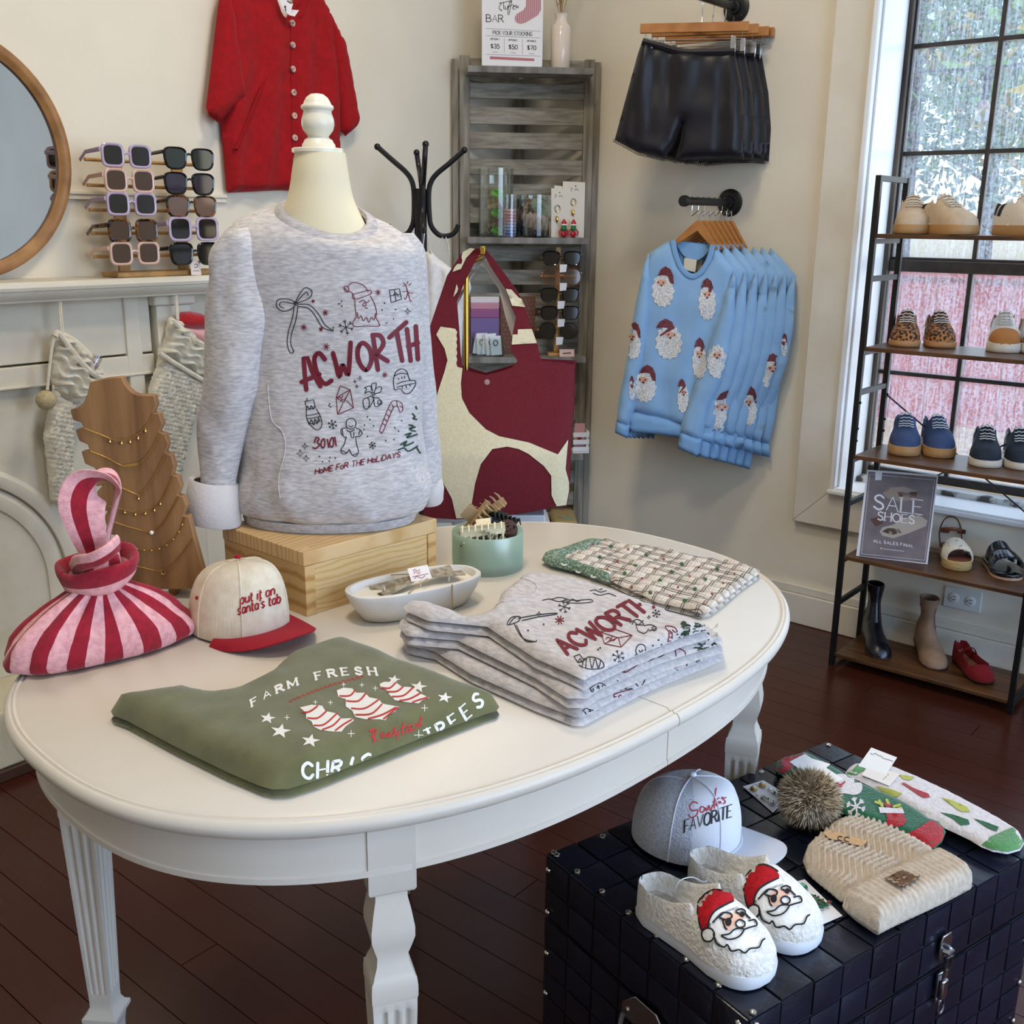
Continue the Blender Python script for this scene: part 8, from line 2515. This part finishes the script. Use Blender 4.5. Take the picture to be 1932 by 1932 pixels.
for k in range(NW):
 rz = AN2[k] - PI / 2
 hk = Vector((HX2[k],1.792,1.415))
 hg = thing('wooden_hanger','%s wooden hanger on the lower rail counted from the rail end' % LBW[k],'hanger',hk,group='wooden hangers on the lower rail',rotz=rz,local=True)
 ap_,l_,r_ = lw([(640,262),(490,415),(760,455)])
 hp_ = lw([(635,262),(560,330),(490,400),(495,425),(560,385),(640,330),(700,400),(760,460),(775,440),(730,370),(665,262)])
 part(hg,'wood_arms',MB().prism([(x,-.006,z) for x,z in hp_],(0,.012,0)),m_hw,bevel=.002)
 part(hg,'hook',MB().tube(smooth([(ap_[0] + .004,0,ap_[1]),(ap_[0] + .004,0,ap_[1] + .03),(.0,.012,-.045),(0,.020,-.025),(0,.018,-.002),(0,0,.0145),(0,-.016,.004)],5),.0015,n=7),m_chr)
 t = thing('santa_sweatshirt','%s sky blue sequin santa sweatshirt on the lower rail' % LBW[k] if k else 'front sky blue sweatshirt with sequin santa patches, collar in full view','sweatshirt',hk,group='blue santa sweatshirts on the rail',rotz=rz,local=True)
 BODY,HEM,SLL,CFL,SLR,CFR = ([(x * (1 + .055 * k) + (.012 * k if x > 0 else 0),z * (1 + .012 * k)) for x,z in q_] for q_ in (BODY0,HEM0,SLL0,CFL0,SLR0,CFR0))
 nm_ = dict(step=.014 if k < 3 else .02)
 fd = lambda x,y,k=k: 1 + .16 * math.sin(x * 60 + k * 2 + 2 * math.sin(y * 8)) * min(1,max(0,(-.18 - y) * 4))
 wd_ = .026
 b_ = part(t,'body',pillow(BODY,((0,.013,0),(1,0,0),(0,0,1),(0,-1,0)),wd_,.03,under=.25,nz=.004,nsc=14,hfn=fd,seed=k,**nm_),m_blu,sharp=180)
 part(t,'hem_band',pillow(HEM,((0,.012,0),(1,0,0),(0,0,1),(0,-1,0)),.024,.012,under=.3,nz=.003,nsc=20,seed=k,**nm_),m_blr,sharp=180)
 s1_ = part(t,'sleeve',pillow(SLL,((0,.002,0),(1,0,0),(0,0,1),(0,-1,0)),.028,.025,under=.25,nz=.003,nsc=18,seed=k + 20,**nm_),m_blu,sharp=180)
 part(t,'cuff',pillow(CFL,((0,0,0),(1,0,0),(0,0,1),(0,-1,0)),.024,.012,under=.3,step=.01),m_blr,sharp=180)
 s2_ = part(t,'sleeve',pillow(SLR,((0,-.004,0),(1,0,0),(0,0,1),(0,-1,0)),.030,.028,under=.25,nz=.003,nsc=18,seed=k + 40,**nm_),m_blu,sharp=180)
 part(t,'cuff',pillow(CFR,((0,-.006,0),(1,0,0),(0,0,1),(0,-1,0)),.026,.012,under=.3,step=.01),m_blr,sharp=180)
 nbd = smooth(lw([(482,390),(500,480),(540,575),(600,625),(662,602),(718,515),(742,420)]),6)
 part(t,'neck_band',MB().tube([(x,-.010,z) for x,z in nbd],.007,n=8,flat=(.7,1.3),up=(0,-1,0)),m_blr)
 if k < 2:
  bk = smooth(lw([(490,392),(540,480),(600,520),(670,505),(735,425)]),6)
  part(t,'back_neck',MB().prism([(x,.010,z) for x,z in bk],(0,.004,0)),m_blr)
  lq = lw([(555,505),(635,520),(625,600),(548,580)])
  part(t,'neck_label',MB().prism([(x,.0085,z) for x,z in lq],(0,.0008,0)),M('cream_label','d8ccb0',.7))
 Rm = Matrix.Translation(hk) @ Matrix.Rotation(rz,4,'Z')
 W_ = []
 vs_,fs_ = [],[]
 for o_ in (b_,s1_,s2_):
  v_,f_ = GEO[o_.name]
  kk = len(vs_)
  vs_ += [Rm @ p for p in v_]
  fs_ += [tuple(i + kk for i in f) for f in f_]
 SWT.append((t,BVHTree.FromPolygons(vs_,fs_),Rm.inverted()))
def blob(cx,cy,w_,h_,seed,n_=26):
 r_ = random.Random(seed)
 return [(cx + w_ / 2 * math.cos(2 * PI * k / n_) * (1 + .10 * (-1) ** k),cy + h_ / 2 * math.sin(2 * PI * k / n_) * (1 + .05 * (-1) ** k) + (h_ * .04 * abs(math.cos(2 * PI * k / n_)))) for k in range(n_)]
PAT = [(418,690,140,260,1),(705,770,110,270,0),(455,1030,170,260,-1),(225,1040,92,240,1),(300,1320,140,240,1),(655,1155,95,265,0),(770,1160,125,250,9),(548,1400,72,220,-1),(815,1500,220,270,1),(980,1465,90,250,1),(1130,1245,138,240,0),(1205,1070,36,150,1),(215,1350,36,160,0)]
for i,(cx,cy,w_,h_,hat) in enumerate(PAT):
 hv = 0 if hat == 9 else hat
 pxc = zm([(cx,cy + h_ * .1)],*ZW)[0]
 best = None
 for t,tr_,inv in SWT:
  hh_ = tr_.ray_cast(CAM,ray(*pxc).normalized())
  if hh_[0] is not None and (best is None or hh_[3] < best[0]):
   best = (hh_[3],t,tr_,inv)
 if best is None:
  continue
 _,t,tr_,inv = best
 def fnl(x,y,off,tr_=tr_,inv=inv):
  d = ray(x,y).normalized()
  h = tr_.ray_cast(CAM,d)
  if h[0] is None:
   return None
  nn = h[1] if h[1].dot(d) < 0 else -h[1]
  return inv @ (h[0] + nn * off)
 bp_ = decal(t,'beard_patch',[('p',zm(blob(cx,cy + h_ * .08,w_,h_ * .86,i),*ZW))],None,m_seq,fn=lambda x,y: fnl(x,y,.002),step=4,label='white sequin santa beard')
 if bp_ is None:
  continue
 if hat != 9:
  sx = hat if hat else 0.001
  hx = cx + w_ * .12 * hat
  hp2 = [(hx - w_ * .36,cy - h_ * .26),(hx - w_ * .22,cy - h_ * .42),(hx,cy - h_ * .5),(hx + w_ * .24,cy - h_ * .42),(hx + w_ * .36,cy - h_ * .26),(hx + hat * w_ * .30 + w_ * .08,cy - h_ * .05),(hx + hat * w_ * .22,cy - h_ * .08),(hx + w_ * .10,cy - h_ * .26),(hx - w_ * .1,cy - h_ * .28)]
  decal(t,'hat_patch',[('p',zm(hp2,*ZW))],None,m_seqr,parent=bp_,fn=lambda x,y: fnl(x,y,.003),step=4,label='red sequin santa hat')
 decal(t,'face_patch',[('p',zm([(cx - hv * w_ * .06 + w_ * .22 * math.cos(a),cy - h_ * .10 + h_ * .07 * math.sin(a)) for a in [2 * PI * j / 10 for j in range(10)]],*ZW))],None,m_peach,parent=bp_,fn=lambda x,y: fnl(x,y,.0034),step=4)
 decal(t,'face_marks',[('c',*zm([(cx - w_ * .12 - hv * w_ * .1,cy - h_ * .10)],*ZW)[0],1.7),('c',*zm([(cx + w_ * .12 - hv * w_ * .1,cy - h_ * .09)],*ZW)[0],1.7),('c',*zm([(cx - hv * w_ * .06,cy - h_ * .02)],*ZW)[0],2.0)],None,m_seqr,parent=bp_,fn=lambda x,y: fnl(x,y,.0040),step=3)
# === shoes on the rack
m_lace_w = M('cream_laces','ddd2bd',.8)
m_lace_g = M('white_laces','dcdad4',.8)
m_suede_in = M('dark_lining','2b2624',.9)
class Shoe:
 def __init__(s,name,label,group,toe,sz,ang,L,W):
  p = Z(toe[0],toe[1],sz) if sz < 1.2 else at(toe[0],toe[1],0,3.05)
  a = math.radians(ang)
  s.fw = Vector((math.cos(a),math.sin(a),0))
  s.sd = uz.cross(s.fw)
  s.o = p - s.fw * L
  s.o.z = sz + .0005
  s.L,s.W = L,W
  s.t = thing(name,label,'shoe',s.o + s.fw * L / 2,group=group)
 def P(s,x,y,z):
  return s.o + s.fw * (x * s.L) + s.sd * y + uz * z
 def wid(s,x):
  return interp([(0,.03),(.02,.34),(.06,.54),(.14,.66),(.3,.68),(.5,.78),(.7,1.0),(.85,.94),(.93,.76),(.965,.58),(.99,.32),(1,.0)],x)[0] * s.W / 2
 def sole(s,levels,mat,name='sole'):
  ol = sole_outline(s.L,s.W,1.0,52)
  return part(s.t,name,MB().loft([[s.o + s.fw * (x * k + s.L * (1 - k) / 2) + s.sd * (y * k) + uz * z for x,y in ol] for k,z in levels]),mat,sharp=50)
 def mk(s,rim,dome,base,k=.96,open_w=.78):
  def f(u,v,off=0.0):
   x = 0.5 - 0.5 * math.cos(PI * u)
   wd = s.wid(x) * k + off
   r,d = interp(rim,x)[0] + off,interp(dome,x)[0] + off
   q = (v - .5) * 2
   a = abs(q)
   if d > r * .85:
    yy,zz = wd * math.sin(a * PI / 2) ** .8,d * math.cos(a * PI / 2) ** .75
   elif a > .5:
    b = (a - .5) / .5
    yy,zz = wd * (open_w + (1 - open_w) * math.sin(b * PI / 2)),r * math.cos(b * PI / 2) ** .75
   else:
    yy,zz = wd * open_w * (a / .5),lerp(d,r,(a / .5) ** 6)
   return s.P(x,math.copysign(yy,q),base + zz)
  return f
 def patch(s,f,name,u0,u1,v0,v1,mat,parent,off=.0012,sk=0.0,n=8):
  return part(s.t,name,MB().grid(n,n,lambda a,b: f(lerp(u0,u1,a) + sk * abs(lerp(v0,v1,b) - .5),lerp(v0,v1,b),off)),mat,parent,sharp=180)
RIM = [(0,.058),(.06,.066),(.2,.058),(.33,.062),(.42,.078),(.5,.074),(.62,.058),(.78,.043),(.9,.033),(.97,.022),(1,0)]
DOM = [(0,.058),(.04,.04),(.08,.014),(.32,.012),(.40,.05),(.44,.084),(.5,.078),(.62,.060),(.78,.045),(.9,.035),(.97,.023),(1,0)]
def sneaker(label,group,toe,sz,ang,m_up,m_sole_,m_toe,m_str,m_lc,L=.232,W=.094,stripes=2,bow=1.0,sh=.026):
 s = Shoe('sneaker',label,group,toe,sz,ang,L,W)
 s.sole([(.97,0),(1.0,.003),(1.015,sh * .5),(1.0,sh),(.95,sh + .001)],m_sole_)
 f = s.mk(RIM,DOM,sh - .004)
 up = part(s.t,'upper',MB().grid(44,26,f),m_up,sharp=180)
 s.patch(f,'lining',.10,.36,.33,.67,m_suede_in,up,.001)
 if m_toe:
  s.patch(f,'toe_cap',.70,.985,.03,.97,m_toe,up,.0008,n=14)
 s.patch(f,'eyestay',.40,.62,.36,.64,m_lc if stripes == 0 else m_up,up,.0022)
 for sv in (0,1):
  for i in range(stripes):
   u0 = .32 + .075 * i
   v0,v1 = (.06,.33) if sv == 0 else (.94,.67)
   s.patch(f,'side_stripe',u0,u0 + .05,v0,v1,m_str,up,.0014,sk=-.30)
 for i in range(7):
  u = .42 + .036 * i
  part(s.t,'lace',MB().tube([f(u + (.008 if j % 2 else 0),.385 + .23 * j / 6,.0045) for j in range(7)],.0026,n=6,flat=(.6,1.2)),m_lc)
 tp_ = f(.40,.5,.004)
 for sg_ in (-1,1):
  part(s.t,'lace_bow',MB().tube(smooth([tuple(tp_),tuple(tp_ + s.sd * (.016 * sg_) + uz * .014 * bow),tuple(tp_ + s.sd * (.030 * sg_) + uz * .006),tuple(tp_ + s.sd * (.022 * sg_) - uz * .004 + s.fw * .008),tuple(tp_ + s.fw * .004)],5),.0032,n=6),m_lc)
  part(s.t,'lace_end',MB().tube(smooth([tuple(tp_),tuple(tp_ + s.sd * (.02 * sg_) + s.fw * .012 - uz * .003),tuple(tp_ + s.sd * (.036 * sg_) + s.fw * .016 - uz * .026)],4),.0024,n=6),m_lc)
 part(s.t,'tongue',MB().grid(6,6,lambda a,b: f(lerp(.33,.43,a),lerp(.40,.60,b),.004) + uz * (.012 * (1 - a))).solid(.003),m_up,up)
 return s
m_gum = M('gum_rubber','b58a58',.55)
m_gum2 = M('tan_rubber','b9875a',.55)
m_bei = M('beige_suede','c9b499',.9,col2='bda68a',ns=30,bump=.2,bs=200)
m_ivo = M('ivory_leather','d9cfc0',.5)
m_leo = M('leopard_hair','2a1a12',.8,col2='a9713f',ns=120,lo=.47,hi=.55,detail=2)
m_blue = M('slate_blue_suede','3d4f74',.95,col2='34456a',ns=30,bump=.2,bs=200)
m_nvy = M('navy_canvas','1c2836',.8)
m_tanl = M('tan_suede','a8703a',.9)
m_brn = M('dark_brown_leather','3d2219',.5)
m_wr = M('off_white_rubber','d6cdbd',.5)
G_ = ('beige sneakers on the top shelf','leopard sneakers','white and tan sneakers','blue suede sneakers','navy sneakers')
sneaker('beige sneaker with maroon stripes, leftmost on the top rack shelf',G_[0],(1722,436),SHZ[0],203,m_bei,m_gum,None,m_brn,m_lace_w,W=.098)
sneaker('beige sneaker turned sideways beside its mate on the top shelf',G_[0],(1832,437),SHZ[0],236,m_bei,m_gum,None,m_brn,m_lace_w,W=.098,L=.225)
sneaker('ivory sneaker with navy stripes at the right edge of the top shelf','ivory sneakers',(1985,441),SHZ[0],232,m_ivo,m_gum,None,m_nvy,m_lace_w,L=.225)
sneaker('leopard print sneaker, left one of its pair on the second shelf',G_[1],(1706,656),SHZ[1],200,m_leo,m_gum2,None,m_ivo,m_lace_g,stripes=1,W=.088,sh=.018)
sneaker('leopard print sneaker, right one of its pair on the second shelf',G_[1],(1778,658),SHZ[1],206,m_leo,m_gum2,None,m_ivo,m_lace_g,stripes=1,W=.088,sh=.018)
sneaker('white and tan sneaker, left one of its pair on the second shelf',G_[2],(1895,667),SHZ[1],200,m_ivo,m_wr,m_tanl,m_tanl,m_lace_g,stripes=3,W=.090,bow=1.5)
sneaker('white and tan sneaker at the right edge of the second shelf',G_[2],(1962,670),SHZ[1],204,m_ivo,m_wr,m_tanl,m_tanl,m_lace_g,stripes=3,W=.090,bow=1.5)
sneaker('blue suede sneaker with gum sole, left one of its pair',G_[3],(1706,862),SHZ[2],202,m_blue,m_gum,None,m_ivo,m_lace_g,stripes=1,W=.094,sh=.030)
sneaker('blue suede sneaker with gum sole, right one of its pair',G_[3],(1776,866),SHZ[2],208,m_blue,m_gum,None,m_ivo,m_lace_g,stripes=1,W=.094,sh=.030)
sneaker('navy sneaker with pale sole, left one of its pair',G_[4],(1860,884),SHZ[2],200,m_nvy,m_wr,None,M('silver_stripe','9aa3a8',.5),m_lace_g,stripes=2,W=.090,sh=.022)
sneaker('navy sneaker with pale sole at the right edge of the third shelf',G_[4],(1930,889),SHZ[2],203,m_nvy,m_wr,None,M('silver_stripe','9aa3a8',.5),m_lace_g,stripes=2,W=.090,sh=.022)
def boot(label,toe,sz,ang,mat,m_sl,L,W,hh,H,top_r):
 s = Shoe('ankle_boot',label,'ankle boots on the bottom shelf',toe,sz,ang,L,W)
 lift = lambda x: hh * max(0,1 - x / .55) ** 1.2
 ol = sole_outline(s.L,s.W,1.0,44)
 part(s.t,'sole',MB().loft([[s.o + s.fw * x * k + s.sd * (y * k) + uz * (z + lift(x / L)) for x,y in ol] for k,z in ((.99,0),(1.0,.003),(.99,.007))]),m_sl,sharp=50)
 part(s.t,'heel',MB().loft([[s.P(.02 + .17 * (.5 + .5 * math.cos(a)) * k + .02 * (1 - k),s.W * .27 * k * math.sin(a),z) for a in [2 * PI * j / 20 for j in range(20)]] for k,z in ((.85,0),(.88,.003),(1.05,hh * .97))]),m_sl)
 rings = []
 for i in range(25):
  u = i / 24
  x = .5 - .5 * math.cos(PI * u)
  wd = s.wid(x) * .97
  top = interp([(0,.07),(.12,.085),(.3,.095),(.42,.085),(.55,.062),(.7,.048),(.85,.038),(.95,.024),(1,0)],x)[0]
  rings.append([s.P(x,wd * math.cos(t) if math.cos(t) else 0,.006 + lift(x) + (top * max(0,math.sin(t)) ** .8 if t <= PI else 0)) for t in [PI * j / 17 for j in range(18)]])
 vp = part(s.t,'vamp',MB().loft(rings,closed=False),mat,sharp=180)
 sh = []
 for i in range(14):
  t = i / 13
  z = lerp(.05 + hh * .6,H,t)
  cx = interp([(0,.27),(.3,.25),(.6,.22),(1,.23)],t)[0]
  a = interp([(0,.24),(.25,.19),(.5,.165),(1,top_r / L)],t)[0] * L
  b = interp([(0,.62),(.25,.5),(.5,.44),(1,top_r * .8 / (W / 2))],t)[0] * W / 2
  sh.append([s.P(cx,0,z) + s.fw * (a * math.cos(q)) + s.sd * (b * math.sin(q)) for q in [2 * PI * j / 28 for j in range(28)]])
 inn = [[p + (s.P(.23,0,p.z - s.o.z) - p) * .08 for p in sh[-1]],[p + (s.P(.23,0,p.z - s.o.z) - p) * .1 - uz * .03 for p in sh[-1]]]
 part(s.t,'shaft',MB().loft(sh + inn,cap=(False,True)),mat,sharp=70)
 part(s.t,'side_seam',MB().tube([sh[i][5] + s.sd * .0006 for i in range(14)],.0012,n=5),m_brn,vp)
 return s
m_glit = M('black_glitter_leather','0c0d14',.25,col2='262c4a',ns=260,lo=.60,hi=.68,bump=.4,bs=200,spec=.7)
boot('black glitter pointed ankle boot on the bottom shelf',(1664,1246),SHZ[4],214,m_glit,m_brn,.215,.078,.035,.196,.032)
boot('taupe suede ankle boot in the middle of the bottom shelf',(1770,1266),SHZ[4],214,M('taupe_suede','9a7f68',.9,col2='8b7059',ns=20,bump=.15,bs=200),M('brown_heel','4d2f22',.5),.215,.082,.030,.178,.036)
# red mary jane
s = Shoe('mary_jane','red suede mary jane shoe with buckle strap on the bottom shelf',None,(1862,1295),SHZ[4],222,.205,.076)
m_rs = M('red_suede','6f0c16',.95,col2='7d101b',ns=30,bump=.2,bs=220)
s.sole([(.98,0.006),(1.0,.008),(1.0,.011)],m_brn)
part(s.t,'heel',MB().loft([[s.P(.10,0,z) + s.fw * (.022 * k * math.cos(a)) + s.sd * (.022 * k * math.sin(a)) for a in [2 * PI * j / 18 for j in range(18)]] for k,z in ((.9,0),(1,.010))]),m_rs)
f = s.mk([(0,.052),(.08,.055),(.25,.040),(.5,.036),(.66,.034),(.72,.036),(.85,.030),(.95,.020),(1,.006)],[(0,.05),(.05,.02),(.09,.005),(.62,.005),(.69,.030),(.74,.036),(.85,.031),(.95,.021),(1,.006)],.010,.97,.86)
up = part(s.t,'upper',MB().grid(44,26,f),m_rs,sharp=180)
s.patch(f,'insole',.14,.56,.30,.70,M('peach_insole','9c6a55',.7),up,.001)
sa,sb2 = f(.42,.24),f(.42,.76)
part(s.t,'strap',MB().tube(smooth([tuple(sa),tuple(sa.lerp(sb2,.25) + uz * .018),tuple(sa.lerp(sb2,.75) + uz * .018),tuple(sb2)],6),.006,n=8,flat=(.25,1),up=uz),m_rs)
part(s.t,'buckle',MB().tube([sa + uz * .004 + s.fw * (.006 * math.cos(a)) + uz * (.007 * math.sin(a)) for a in [2 * PI * j / 12 for j in range(12)]],.0012,n=5,closed=True),m_bac)
# espadrille sandal and black slide
s = Shoe('espadrille_sandal','cream crochet espadrille sandal with brown ankle strap beside the sale sign',None,(1810,1079),SHZ[3],208,.205,.082)
s.sole([(.97,0),(1,.003),(1,.026),(.98,.029)],M('jute_sole','c7ab78',.9,col2='a98c58',ns=20,st=(1,1,14),bump=.6,bs=10,bst=(1,1,30)))
s.sole([(.94,.0292),(.94,.032),(.92,.033)],M('brown_insole','6b3a2c',.6),'insole')
m_cro = M('cream_crochet','ddd6c6',.95,col2='8e8478',ns=75,lo=.60,hi=.68,bump=.8,bs=120)
def arch(x0,x1,h,mat,nm,th=.003,wk=1.0):
 return part(s.t,nm,MB().grid(8,18,lambda a,b: s.P(lerp(x0,x1,a),s.wid(lerp(x0,x1,a)) * wk * math.cos(PI * b),.028 + h * math.sin(PI * b) ** .7 * lerp(1,.75,a))).solid(th),mat,sharp=70)
arch(.52,.90,.046,m_cro,'toe_band')
ring_ = [s.P(.16,.03 * math.cos(a),.078 + .012 * math.sin(a)) + s.fw * (.03 * math.sin(a)) for a in [2 * PI * j / 24 for j in range(24)]]
m_cog = M('cognac_leather','6e3a26',.45)
part(s.t,'ankle_strap',MB().tube(ring_,.006,n=8,flat=(1,.3),closed=True,up=uz),m_cog)
part(s.t,'heel_strap',MB().tube(smooth([tuple(s.P(.25,.03,.03)),tuple(s.P(.12,.032,.07)),tuple(s.P(.06,.02,.105)),tuple(s.P(.05,0,.115)),tuple(s.P(.06,-.02,.105)),tuple(s.P(.12,-.032,.07)),tuple(s.P(.25,-.03,.03))],5),.006,n=8,flat=(1,.3)),m_cog)
part(s.t,'buckle',MB().box((-.004,-.006,-.006),(.004,.006,.006)).xf(Matrix.Translation(s.P(.2,.034,.078))),m_brn,bevel=.001)
s = Shoe('slide_sandal','black two strap slide sandal at the right of the fourth shelf',None,(1908,1098),SHZ[3],214,.20,.084)
s.sole([(.97,0),(1,.003),(1,.010)],M('peach_sole','c9a58c',.6))
s.sole([(1.0,.010),(1.0,.016),(.96,.018)],m_bac,'footbed')
for (x0,x1,h) in ((.62,.80,.040),(.36,.52,.052)):
 ao = arch(x0,x1,h,m_bac,'strap',.006,.98)
 part(s.t,'whip_stitch',MB().tube([s.P(x1,s.wid(x1) * math.cos(PI * b / 20),.029 + h * math.sin(PI * b / 20) ** .7 * .75 + .003 * (b % 2)) for b in range(1,20)],.002,n=6),m_bac,ao)
# sale sign
b0,b1_ = Z(1615,1049,.3665),Z(1750,1065,.3665)
ed = (b1_ - b0).normalized()
hn = uz.cross(ed)
if hn.dot(FH) < 0:
 hn = -hn
up_ = (uz * math.cos(.16) + hn * math.sin(.16))
pn = ed.cross(up_)
def SG(x,y,o=0.0):
 d = ray(x,y)
 c = b0 - (pn if pn.dot(d) > 0 else -pn) * o
 return CAM + d * ((c - CAM).dot(pn) / d.dot(pn))
ZL = (1530,850,.25886)
sg2 = thing('sale_sign','leaning acrylic sale sign with sandals picture on the fourth shelf','sign',(b0 + b1_) / 2)
fq = [b0,b1_,SG(1770,897),SG(1636,886)]
away = pn if pn.dot(FH) > 0 else -pn
sgo = part(sg2,'acrylic_frame',MB().prism(fq,away * .005),M('white_acrylic','e6e6ea',.2),bevel=.0008)
part(sg2,'easel_foot',MB().prism([b0.lerp(b1_,.4) + away * .006,b0.lerp(b1_,.4) + away * .045,b0.lerp(b1_,.4) + away * .006 + up_ * .05],ed * .03),M('clear_acrylic','dfe3e6',.1))
inner = [(352,768),(838,820),(918,195),(420,152)]
pic = M('dusk_photo','6d6468',.5,col2='83797c',ns=14)
decal(sg2,'photo_print',[('p',zm(inner,*ZL))],None,pic,parent=sgo,fn=lambda x,y: SG(x,y,.0005),step=8,label='muted brown photograph of sandals')
for nm,q,mm in (('printed_sandal',[(500,590),(520,560),(600,540),(680,490),(790,470),(850,510),(840,550),(720,600),(600,640),(520,620)],M('photo_cream','b0a59a',.5)),('printed_insole',[(515,590),(560,565),(640,570),(660,600),(590,615)],M('photo_brown','5d4038',.5)),('printed_sandal',[(520,310),(580,270),(680,260),(780,300),(770,360),(640,370),(560,350)],M('photo_taupe','9a8a80',.5)),('printed_insole',[(430,500),(500,480),(530,530),(470,555)],M('photo_brown','5d4038',.5)),('printed_strap',[(630,300),(780,300),(770,345),(640,335)],M('photo_brown','5d4038',.5))):
 decal(sg2,nm,[('p',zm(q,*ZL))],None,mm,parent=sgo,fn=lambda x,y: SG(x,y,.0009),step=6)
m_sw_ = M('sign_white_ink','e9e7ea',.5)
wf = lambda x,y: SG(x,y,.0014)
zl = lambda x,y: zm([(x,y)],*ZL)[0]
decal(sg2,'sale_word',letters('SALE',zl(458,425),(26,3.2),(1.8,-27),3.6,fit=3.55,serif=.14,thin=.45),None,m_sw_,parent=sgo,fn=wf,step=3)
decal(sg2,'shoes_word',letters('SHOES',zl(485,505),(18,2.0),(1.2,-15.5),2.4,fit=3.85,serif=.12,thin=.5),None,m_sw_,parent=sgo,fn=wf,step=3)
decal(sg2,'final_line',letters('ALL SALES FINAL',zl(456,668),(6.4,.85),(.4,-5.2),1.1,fit=11.7,gap=.35),None,m_sw_,parent=sgo,fn=wf,step=3)
decal(sg2,'small_line',letters('@',zl(508,718),(3,.4),(.2,-3),.6) + strokes(['524,716 680,735'],*ZL,.9),None,m_sw_,parent=sgo,fn=wf,step=3)
decal(sg2,'border_line',strokes(['368,752 830,800 900,215 430,172 368,752'],*ZL,.6),None,m_sw_,parent=sgo,fn=wf,step=8)
